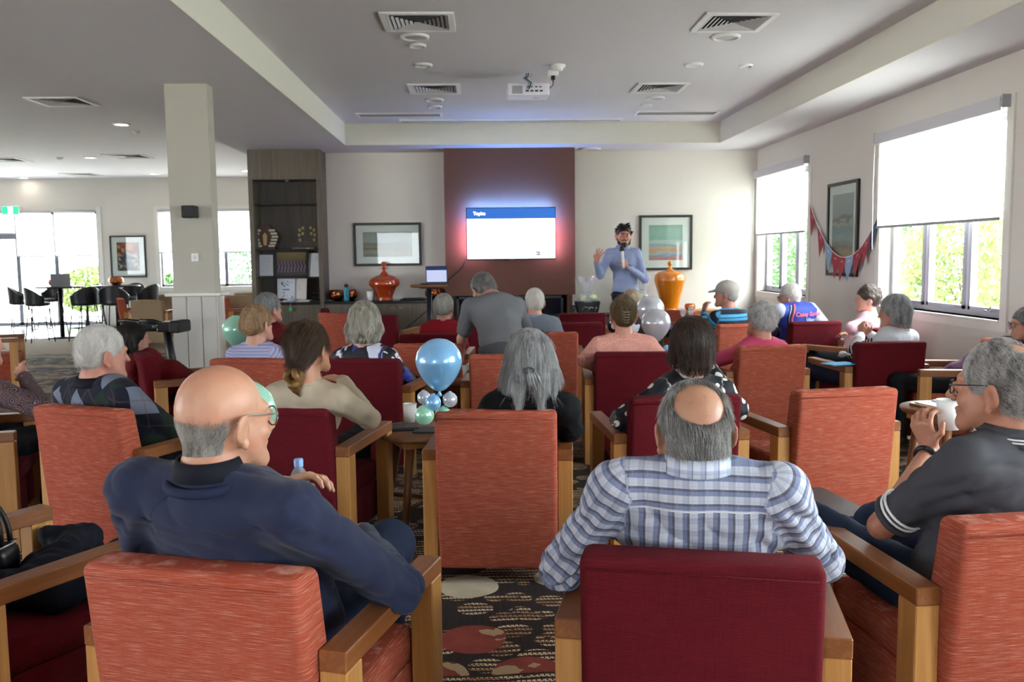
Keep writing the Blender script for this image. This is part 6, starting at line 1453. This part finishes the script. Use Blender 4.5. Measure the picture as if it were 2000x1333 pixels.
# ------------------------------------------------------------------ side tables
def side_table(x, y, h, r, label, top='7a4a28', rz=.4, tm=None, square=False):
    t = empty('side_table', (x, y, 0), rz, label, 'table', 'wooden side tables among the chairs'); tmat = tm or wood_mat('walnut_top', '8a5a34', '6f4526', 0)
    if square: B('table_top', tmat, t, -r, r, -r, r, h-.028, h, bev=.004)
    else: L('table_top', tmat, t, [(0, h-.028), (r-.01, h-.028), (r, h-.018), (r, h-.004), (r-.004, h), (0, h)], 48)
    B('apron', bpy.data.materials['oak_cross'], t, -r*.6, r*.6, -r*.6, r*.6, h-.07, h-.029, bev=.004)
    for i in range(4):
        a = PI/4+i*PI/2; T('leg', wood_mat('walnut_leg', '8a5a34', '6f4526', 2) if 'walnut_leg' not in bpy.data.materials else bpy.data.materials['walnut_leg'], t, [(r*.55*math.cos(a), r*.55*math.sin(a), h-.05), (r*.9*math.cos(a), r*.9*math.sin(a), 0)], [.026, .016], 10)
    for i in range(2):
        a = PI/4+i*PI/2; T('stretcher', bpy.data.materials['walnut_leg'], t, [(-r*.75*math.cos(a), -r*.75*math.sin(a), .16+.02*i), (r*.75*math.cos(a), r*.75*math.sin(a), .16+.02*i)], .012, 8)
    return t
c = atz(812, 846, tbl_z); TX, TYY = c.x+.03, c.y+.1
side_table(TX, TYY, tbl_z, .27, 'round walnut side table carrying the blue balloon cluster')
def on_table(px, py, z=tbl_z): return atz(px, py, z)
p = on_table(801, 824); cup(p, .04, .105, 'white paper cup on the side table left of the balloons'); p = at(903, 806, 4.0); cup(Vector((p.x, p.y+.02, tbl_z)), .042, .1, 'white paper cup right of the balloons behind the orange chair')
p = atz(783, 838, tbl_z); t = empty('folder', (p.x, p.y, tbl_z), .1, 'black zip folder nearest the beige woman on the side table', 'folder'); B('folder_cover', plain('111114', .45), t, -.10, .10, -.075, .075, .001, .018, bev=.006, seg=2); B('folder_zip', plain('3a3a3e', .4), t, -.098, .098, -.077, -.073, .008, .012); B('clasp', M_SILV, t, .03, .036, -.05, -.044, .018, .021)
p = atz(832, 842, tbl_z); t = empty('folder', (p.x, p.y, tbl_z), -.12, 'thin black folder nearest the orange chair on the side table', 'folder'); B('folder_cover', plain('16161b', .45), t, -.06, .06, -.08, .08, .001, .01, bev=.003); B('folder_pages', plain('3b3b3d', .6), t, -.056, .061, -.076, .076, .003, .008)
p = atz(1575, 992, .55); side_table(p.x+.0, p.y+.06, .55, .2, 'dark square side table between the checked shirt and the charcoal polo', tm=plain('1c1c22', .35), square=True, rz=.15)
for (px, py, zz, r, lb) in ((470, 706, .55, .25, 'round side table under the mint balloon near the column'), (1287, 700, .55, .25, 'round side table under the silver balloons'), (905, 742, .55, .24, 'round side table left of the empty orange armchair')):
    c = atz(px, py, zz); side_table(*( (at(470, 700, 6.75).x, 6.75) if px == 470 else (c.x, c.y)), zz, r, lb)
side_table(at(470, 700, 2.95).x, 2.98, .5, .22, 'low round side table hidden behind the bald man')
c = atz(905, 742, .55); cup(Vector((c.x+.03, c.y, .55)), .04, .11, 'white paper cup between the standing man and the orange armchair')
# water bottle behind the bald man's hand
p = at(585, 960, 2.72); t = empty('water_bottle', (p.x, p.y, p.z-.08), 0, 'clear plastic water bottle with a pale blue cap beside the raised hand', 'bottle')
clear = G('clear_plastic', .05, Alpha=.35).done('a9b8c4')
L('bottle_body', clear, t, [(0, 0), (.030, 0), (.032, .01), (.032, .10), (.031, .115), (.022, .14), (.012, .155), (.012, .165), (0, .165)], 24); L('bottle_cap', plain('7fa3d4', .4), t, [(.014, .158), (.0145, .178), (.012, .182), (0, .182)], 20)
L('bottle_label', plain('7fa8d8', .5), t, [(.0325, .05), (.0325, .10)], 24); L('water', G('water', .05, Alpha=.3).done('8fa6b8'), t, [(0, .003), (.029, .003), (.029, .09), (0, .09)], 20)
# cushion-like small things
p = atz(1640, 707, .66); t = empty('blue_booklet', (p.x-.0, p.y, .64), .3, 'bright blue booklet on the lap of the woman in the white vest', 'booklet'); B('cover', plain('2f9fd0', .5), t, -.12, .12, -.08, .08, 0, .008, bev=.002); B('pages', M_WHITE, t, -.115, .118, -.076, .076, .002, .0065)
p = at(1648, 694, 7.0); t = empty('tissue_packet', (p.x, p.y, .66), .2, 'crumpled white napkin above the blue booklet', 'napkin'); s_ = Sdf()
for i in range(6): s_.ell((.03*math.cos(i), .02*math.sin(i*1.7), .02+.006*(i % 3)), (.035, .02, .012), rotm(i, .4*i), .01)
build('napkin', s_, .008, plain('c9c8cc', .8), t)
# tablet/notes by the cup man
p = at(1838, 788, 4.6); t = empty('clipboard', (p.x, p.y, p.z), .25, 'papers on a thin wooden tray left of the held cup', 'papers'); B('board', bpy.data.materials['oak_cross'], t, -.12, .14, -.1, .1, -.02, -.006, bev=.003); B('paper', M_WHITE, t, -.10, .06, -.08, .08, -.006, .0); B('booklet', plain('c3b9d4', .5), t, .0, .12, -.07, .07, .0, .008)
side_table(p.x+.02, p.y, p.z-.02, .22, 'small round side table under the papers by the right wall')
# ------------------------------------------------------------------ coat and handbag on the left chair
s_ = Sdf(); r_ = np.random.default_rng(3)
M_COAT = cloth('navy_coat', '0e1222', '0a0d1a')
Mx = E1.matrix_basis; cc = lambda x, y, z: Mx @ Vector((x, y, z))
root = empty('coat', cc(0, .45, .43), E1.rotation_euler[2], 'crumpled navy coat lying on the dark red chair at the left edge', 'coat')
for i in range(14): a = r_.uniform(-.2, .2); b_ = r_.uniform(-.22, .22); s_.cone((a, b_, .05), (a+r_.uniform(-.1, .1), b_+r_.uniform(-.12, .12), .04+r_.uniform(0, .07)), .055, .04, .04)
s_.cone((.1, -.1, .06), (-.1, .22, .1), .07, .05, .04); s_.cone((-.15, .2, .08), (-.2, .3, .0), .06, .05, .04)
build('coat_body', s_, .01, M_COAT, root, lambda p: pnoise(p*V3(30, 30, 30), 9)*.012)
s_ = Sdf(); s_.chain([(.15, -.05, .08), (.2, .15, .12), (.18, .32, .03)], [.06, .05, .042], .03); build('coat_sleeve', s_, .01, M_COAT, root, lambda p: pnoise(p*V3(34, 34, 34), 4)*.008)
root = empty('handbag', cc(-.21, .33, .44), E1.rotation_euler[2]+.5, 'open black handbag with a tall looped strap and white tissues', 'handbag')
bm = bmesh.new(); box(bm, -.13, .13, -.06, .06, 0, .15, bev=.03, seg=3); obj('bag_body', bm, plain('0d0d12', .35), root, smooth=True)
T('bag_rim', plain('b9bcc4', .3, Metallic=.6), root, [(-.12, -.05, .152), (.12, -.05, .152), (.13, .0, .155), (.12, .05, .152), (-.12, .05, .152)], .003, 6)
T('bag_strap', plain('0d0d12', .5), root, [(.11*math.cos(a), -.03, .15+.27*math.sin(a)) for a in [PI*i/16 for i in range(17)]], .009, 8)
T('bag_strap', plain('0d0d12', .5), root, [(.10*math.cos(a), .04, .15+.15*math.sin(a)) for a in [PI*i/16 for i in range(17)]], .009, 8)
s_ = Sdf(); s_.ell((0, 0, .17), (.05, .03, .03), rotm(.3, .3), .01); s_.ell((.03, .01, .185), (.03, .02, .025), rotm(1, .6), .01); build('tissues', s_, .007, M_WHITE, root)
# ------------------------------------------------------------------ mobility scooter by the column
bs = at(333, 660, 7.3); t = empty('mobility_scooter', (bs.x, bs.y, 0), math.radians(-6), 'black mobility scooter parked against the white column', 'scooter')
zz = lambda yy: at(333, yy, 7.3).z
T('tiller', M_BLACK, t, [(.02, 0, .25), (0, 0, zz(700)), (-.03, 0, zz(646))], [.045, .035, .03], 12)
B('control_box', plain('0b0b0d', .35), t, -.08, .11, -.08, .08, zz(648), zz(628), bev=.015, seg=2); B('basket', plain('08080a', .6), t, .04, .125, -.12, .12, zz(649), zz(626), bev=.012)
for a, b_ in ((-.35, -.18), (-.12, -.02)): pass
T('handlebar', M_BLACK, t, [(-.02, -.05, zz(634)), (-.10, -.08, zz(626)), (-.2, -.1, zz(625))], [.02, .018, .017], 10); T('handlebar', M_BLACK, t, [(-.02, .05, zz(638)), (-.15, .12, zz(636)), (-.45, .18, zz(629)), (-.52, .18, zz(630))], [.02, .018, .018, .018], 10)
T('crossbar', M_BLACK, t, [(-.36, .05, zz(642)), (-.1, 0, zz(638)), (.1, 0, zz(640))], [.028, .04, .04], 12)
bm = bmesh.new(); box(bm, -.22, .25, -.2, .2, .12, .2, bev=.03, seg=2); obj('deck', bm, M_BLACK, t, smooth=True)
s_ = Sdf(); s_.ell((.12, -.02, .42), (.17, .15, .13), None, .03); s_.cone((.02, 0, .3), (.2, .05, .3), .13, .12, .05); s_.cone((0, 0, .5), (.02, 0, .35), .05, .08, .04); build('front_shroud', s_, .012, plain('0d0d10', .4), t)
for xx, yy in ((-.2, -.2), (.2, -.2), (-.2, .22), (.2, .22)):
    bm = bmesh.new(); lathe(bm, [(0, -.03), (.06, -.03), (.1, -.025), (.11, 0), (.1, .025), (.06, .03), (0, .03)], 20, M=Matrix.Translation((xx, yy, .11)) @ Matrix.Rotation(PI/2, 4, 'Y')); obj('wheel', bm, plain('141414', .7), t)
B('side_mirror', plain('101013', .3), t, -.17, -.1, -.13, -.1, zz(640), zz(634), bev=.005)
# ------------------------------------------------------------------ tall laptop table
LY = 11.6; p = at(838, 556, LY); t = empty('tall_table', (p.x, LY, 0), 0, 'tall round wooden bar table holding the open laptop', 'table')
r = (at(875, 556, LY).x-at(801, 556, LY).x)/2
L('table_top', wood_mat('bar_top', '8a5c36', '6d4527', 0), t, [(0, p.z-.035), (r-.015, p.z-.035), (r, p.z-.02), (r, p.z-.006), (r-.006, p.z), (0, p.z)], 48)
T('pole', plain('23262e', .35, Metallic=.5), t, [(0, 0, .03), (0, 0, p.z-.03)], .035, 16); L('base_plate', plain('23262e', .35, Metallic=.5), t, [(0, 0), (.25, 0), (.25, .012), (.05, .03), (0, .03)], 32); L('top_plate', M_FRAME, t, [(0, p.z-.05), (.12, p.z-.05), (.12, p.z-.035)], 20)
q = at(853, 551, LY); t = empty('laptop', (q.x, LY, p.z), .12, 'open dark laptop showing the slide on the tall table', 'laptop')
w = .15; B('keyboard_base', plain('1b1d24', .4), t, -w*1.4, w*1.1, -.12, .12, .001, .018, bev=.003); Mx = Matrix.Translation((0, .12, .018)) @ Matrix.Rotation(-.2, 4, 'X')
bm = bmesh.new(); box(bm, -.13, .15, 0, .008, 0, .22, bev=.002, M=Mx); obj('lid', bm, plain('171a22', .4), t)
bm = bmesh.new(); box(bm, -.12, .14, -.002, 0, .012, .165, M=Mx); obj('laptop_screen', bm, emit('c4ccf0', .42), t); bm = bmesh.new(); box(bm, -.12, .14, -.002, 0, .165, .21, M=Mx); obj('laptop_screen', bm, emit('16306a', .35), t)['label'] = 'blue slide header'
bm = bmesh.new()
for i in range(10):
    for j in range(4): box(bm, -.19+.034*i, -.165+.034*i, -.09+.045*j, -.06+.045*j, .018, .02)
obj('keys', bm, plain('08090c', .5), t)['kind'] = 'stuff'
a = at(822, 560, 12.0); b_ = at(795, 640, 11.9)
tag(T('power_cord', M_BLACK, None, [at(860, 590, 12.1), at(842, 600, 12.0), at(812, 626, 11.9), at(795, 640, 11.9), at(780, 680, 11.7)], .007, 6), 'thin black power cord trailing down from the laptop table', 'cable')
# ------------------------------------------------------------------ gift baskets
def gift(px, py0, py1, Y, label, w=.16, col='c9d8a0'):
    p = at(px, py1, Y); top = at(px, py0, Y).z; t = empty('gift_basket', (p.x, Y, p.z), 0, label, 'gift')
    cm = G('cellophane', .08, Alpha=.22).done('d5dbe2'); h = top-p.z
    hb = h*.36; bm = bmesh.new(); box(bm, -w, w, -.12, .12, 0, hb, bev=.01)
    for v in bm.verts:
        if v.co.z < .02: v.co.x *= .8
    obj('basket_box', bm, M_BLACK, t)
    for k in range(3): T('foil_fold', plain('c6ccd2', .15, Metallic=.7), t, [(-w*.6+.1*k, -.125, hb*.3), (-w*.3+.08*k, -.135, hb*.6), (w*.2+.04*k, -.13, hb*.5)], .006, 5)
    s_ = Sdf()
    for i in range(7): s_.ell((random.uniform(-w*.6, w*.6), random.uniform(-.06, .06), hb+.02+random.uniform(0, .04)), (.04, .04, .035), None, .01)
    build('basket_contents', s_, .012, plain(col, .7), t)
    for i in range(16):
        a = 2*PI*i/16; rr = random.uniform(.7, 1.15)
        bm = bmesh.new(); n = h*random.uniform(.52, .58); pts = [(w*1.05*math.cos(a), .13*math.sin(a), hb*.9), (.05*math.cos(a), .05*math.sin(a), n), (w*1.1*rr*math.cos(a), .18*rr*math.sin(a), h*random.uniform(.8, 1.02))]
        d_ = Vector((-math.sin(a), math.cos(a), 0)); prev = None
        for j, (q, ww) in enumerate(zip(pts, (.045, .012, .05))):
            q = Vector(q); vs = (bm.verts.new(q-d_*ww), bm.verts.new(q+d_*ww))
            if prev: bm.faces.new((prev[0], prev[1], vs[1], vs[0]))
            prev = vs
        obj('cellophane_sheet', bm, cm, t)
    bm = bmesh.new()
    for i in range(8): a = i*PI/4; tube(bm, [(0, 0, h*.55), (.05*math.cos(a), -.02, h*.55+.05*math.sin(a)), (.01, -.01, h*.55)], .006, 5)
    obj('ribbon_bow', bm, plain('dfe5ea', .2, Metallic=.5), t); return p
p = gift(1147, 540, 615, 12.45, 'cellophane wrapped gift basket between the brown panel and the presenter', .17)
t = empty('low_cabinet', (p.x+.2, 12.6, 0), 0, 'low cabinet behind the armchairs holding the gift baskets', 'cabinet'); B('cabinet_body', M_LAM, t, -.7, .9, -.25, .25, 0.0, p.z-.02); B('cabinet_top', M_BLACK, t, -.71, .91, -.26, .26, p.z-.02, p.z)
t2 = gift(1254, 532, 615, 12.45, 'second cellophane wrapped gift basket behind the presenter elbow', .11, 'c8c8c8')
q = at(1119, 612, 12.3); t = empty('small_speaker', (q.x, q.y, q.z), 0, 'small black box beside the gift basket', 'speaker'); B('box', M_BLACK, t, -.03, .03, -.05, .05, 0, .11, bev=.004); L('driver', plain('2a2a2c', .5), t, [(0, .0), (.02, .002), (.022, 0)], 12, loc=(0, -.052, .07)); t.children[-1].rotation_euler = (PI/2, 0, 0)
t = empty('plinth', (q.x, q.y, 0), 0, 'low dark plinth under the small black box', 'stand'); B('plinth_body', M_BLACK, t, -.08, .08, -.08, .08, 0, q.z, bev=.004)
# wine glass near the amber vase
def wineglass(px, py, Y, lb):
    p = at(px, py, Y); t = empty('wine_glass', (p.x, Y, p.z), 0, lb, 'glass'); L('glass_body', G('drinking_glass', .03, Alpha=.3).done('dfe6ea') if 'drinking_glass' not in bpy.data.materials else bpy.data.materials['drinking_glass'], t, [(.035, 0), (.03, .004), (.005, .008), (.004, .08), (.02, .1), (.036, .14), (.032, .19)], 20); return p
p = wineglass(1349, 632, 10.4, 'stemmed glass on the low table beside the amber vase'); c = side_table(p.x+.05, 10.45, p.z, .3, 'slatted low table holding the stemmed glass'); wineglass(1334, 634, 10.4, 'second stemmed glass left of the first')
# ------------------------------------------------------------------ lounge: bar tables and black stools
def make_stool():
    t = empty('bar_stool', (0, 0, 0)); s = Sdf(); m = plain('17191f', .35)
    s.ell((0, 0, .70), (.23, .21, .05), None, .03); n = 26
    for i in range(n):
        a = -PI*.05+PI*1.1*i/(n-1); x, y = .225*math.cos(a), -.19*math.sin(a); hgt = .14+.16*max(0, math.sin(a)); s.cone((x, y, .70), (x*1.1, y*1.12, .70+hgt), .024, .02, .03)
    build('shell', s, .014, m, t)
    for sx in (-1, 1):
        for sy in (-1, 1): T('leg', M_BLACK, t, [(sx*.15, sy*.13, .68), (sx*.22, sy*.2, 0)], .011, 6)
    T('footrest', M_BLACK, t, [(-.19, .17, .25), (.19, .17, .25), (.19, -.17, .25), (-.19, -.17, .25), (-.19, .17, .25)], .009, 6); return t
st0 = make_stool(); first = [True]
def stool(px, pyseat, Y, rz, lb):
    o = st0 if first[0] else copy_tree(st0); first[0] = False
    p = at(px, pyseat, Y); o.location = (p.x, Y, 0); o.rotation_euler = (0, 0, rz); tag(o, lb, 'stool', 'black shell bar stools in the lounge')
for a in ((42, 590, 17.6, -1.2, 'black shell stool at the far left end of the tall tables'), (75, 600, 16.9, -.9, 'black shell stool nearest the camera left of the laptop table'), (100, 590, 18.6, 2.6, 'black shell stool behind the laptop table'), (165, 595, 16.9, 1.0, 'black shell stool right of the laptop table, facing it'),
          (178, 588, 18.9, 2.4, 'black shell stool behind the table with the copper bowl'), (186, 592, 17.3, -1.2, 'black shell stool between the two tall tables'), (224, 590, 16.9, 0, 'black shell stool in front of the second tall table'), (258, 585, 18.8, 3.0, 'black shell stool behind the second tall table'), (287, 588, 18.0, 1.3, 'black shell stool at the right end of the tall tables')): stool(*a)
for (px, Y, lb) in ((118, 17.7, 'tall black bar table with the silver laptop'), (228, 18.0, 'tall black bar table near the framed crowd print')):
    zt_ = at(px, 575, Y).z; zt_ = 1.0; p = at(px, 575, Y); t = empty('bar_table', (p.x, Y, 0), 0, lb, 'table', 'tall black tables in the lounge')
    L('table_top', plain('1c1d22', .3), t, [(0, .97), (.44, .97), (.45, .985), (.44, 1.0), (0, 1.0)], 40); T('pole', M_BLACK, t, [(0, 0, .02), (0, 0, .97)], .04, 14); L('base_plate', M_BLACK, t, [(0, 0), (.28, 0), (.28, .012), (.04, .03)], 28)
p = at(125, 575, 17.6); t = empty('laptop', (p.x, 17.5, 1.0), .3, 'silver laptop with its lid toward the camera on the tall black table', 'laptop'); B('keyboard_base', plain('9b9da2', .4), t, -.17, .17, -.02, .2, .001, .018, bev=.003); bm = bmesh.new(); box(bm, -.17, .17, -.006, 0, 0, .24, bev=.002, M=Matrix.Translation((0, -.02, .015)) @ Matrix.Rotation(.2, 4, 'X')); obj('lid', bm, plain('8d8f95', .4), t); bm = bmesh.new(); lathe(bm, [(0, -.004), (.018, 0)], 14, M=Matrix.Translation((0, -.045, .13)) @ Matrix.Rotation(PI/2, 4, 'X')); obj('lid_badge', bm, plain('c9cacc', .4), t)
p = at(105, 570, 17.9); bowl(Vector((p.x, 17.95, 1.0)), .12, .13, 'copper bowl behind the silver laptop in the lounge'); p = at(228, 570, 18.0); bowl(Vector((p.x, 18.0, 1.0)), .14, .16, 'copper bowl on the second tall table in the lounge')
# ------------------------------------------------------------------ garden outside
def leaf_mat(n, a, b):
    g = G(n, .55); r = g.n('ObjectInfo').outputs['Random']; c = g.noise(g.co(), 3, 2); g.set('Subsurface Weight', 0.0); return g.done(g.mix(c, a, b))
LM = [leaf_mat('leaf_yellow_green', '8b9a52', '4c6a34'), leaf_mat('leaf_green', '4f7a38', '284c20'), leaf_mat('leaf_grey_green', '6d8f6a', '3d6048')]
def shrub(x, y, rx, ry, h, n, m, label, size=.05, z0=0, trunk=True):
    t = empty('garden_shrub', (x, y, z0), 0, label, 'shrub', 'shrubs outside the windows'); r = np.random.default_rng(int(abs(x*100+y*10))+1)
    v = r.normal(size=(n, 3)); v /= np.linalg.norm(v, axis=1)[:, None]; rad = r.uniform(.75, 1.0, n)[:, None]*(1+.18*pnoise(v*3, 2)[:, None])
    c = v*rad*V3(rx, ry, h*.5)+V3(0, 0, h*.55); c = c[c[:, 2] > .02]; n = len(c)
    a = r.normal(size=(n, 3)); a /= np.linalg.norm(a, axis=1)[:, None]; b = np.cross(a, r.normal(size=(n, 3))); b /= np.linalg.norm(b, axis=1)[:, None]; s = r.uniform(.6, 1.3, n)[:, None]*size
    P_ = np.stack([c-a*s, c-b*s*.5, c+a*s, c+b*s*.5], 1).reshape(-1, 3); me = fast_mesh('foliage', P_, np.arange(4*n).reshape(n, 4), False)
    o = link('foliage', me, t, None, 0, m); o['kind'] = 'stuff'
    if trunk:
        bm = bmesh.new()
        for i in range(5): a_ = i*1.3; tube(bm, [(0, 0, 0), (.1*math.cos(a_), .1*math.sin(a_), h*.4), (rx*.4*math.cos(a_), ry*.4*math.sin(a_), h*.6)], [.025, .014, .005], 6)
        obj('stem', bm, plain('4a3a2c', .8), t)
G_ = G('pale_gravel', .95); B('ground', G_.done(G_.mix(G_.noise(G_.co(), 2, 4), 'cdccc8', 'bcbab4')), None, -60, 60, -40, 80, -.5, -.21)['kind'] = 'structure'
B('path_outside', plain('a8a59f', .9), None, XL, -2.9, YF+.3, YF+4.5, -.21, -.06)['kind'] = 'structure'
B('roof_shade_slab', plain('c9c6c0', .9), None, XL-.8, XR+.8, YN-.9, YF+1.8, ZL+.31, ZL+.5)['kind'] = 'structure'  # unseen roof, overhang drawn out to keep sun and sky off the lounge
sh_ = ['dense yellow green shrub filling the near half of the large window view', 'yellow green shrub filling the far half of the large window view', 'leafy shrub outside between the two right windows', 'shrub outside the near part of the corner window', 'grey green shrub outside the far part of the corner window']
for i, (x, y, rx, ry, h, m) in enumerate(((6.3, 9.3, .9, 1.15, 2.3, 0), (6.5, 11.8, .9, 1.15, 2.2, 0), (6.6, 14.3, .9, 1.15, 2.2, 1), (6.3, 16.9, 1.0, 1.25, 2.15, 1), (6.2, 19.7, 1.0, 1.3, 2.2, 2))): shrub(x, y, rx, ry, h, 9000, LM[m], sh_[i], .045)
for i, (x, y, rx, ry, h, m, lb) in enumerate(((-14.2, 24.6, .9, .8, 1.7, 0, 'bright leafy shrub outside the far glass door'), (-11.0, 25.5, .7, .6, 1.3, 0, 'low shrub outside behind the bar tables'), (-8.9, 25.4, .4, .4, 1.3, 1, 'small slender plant outside behind the laptop'), (-6.25, 25.0, .62, .6, 3.0, 2, 'tall rounded tree outside the window beside the bookcase'))): shrub(x, y, rx, ry, h, 4200, LM[m], lb, .06)
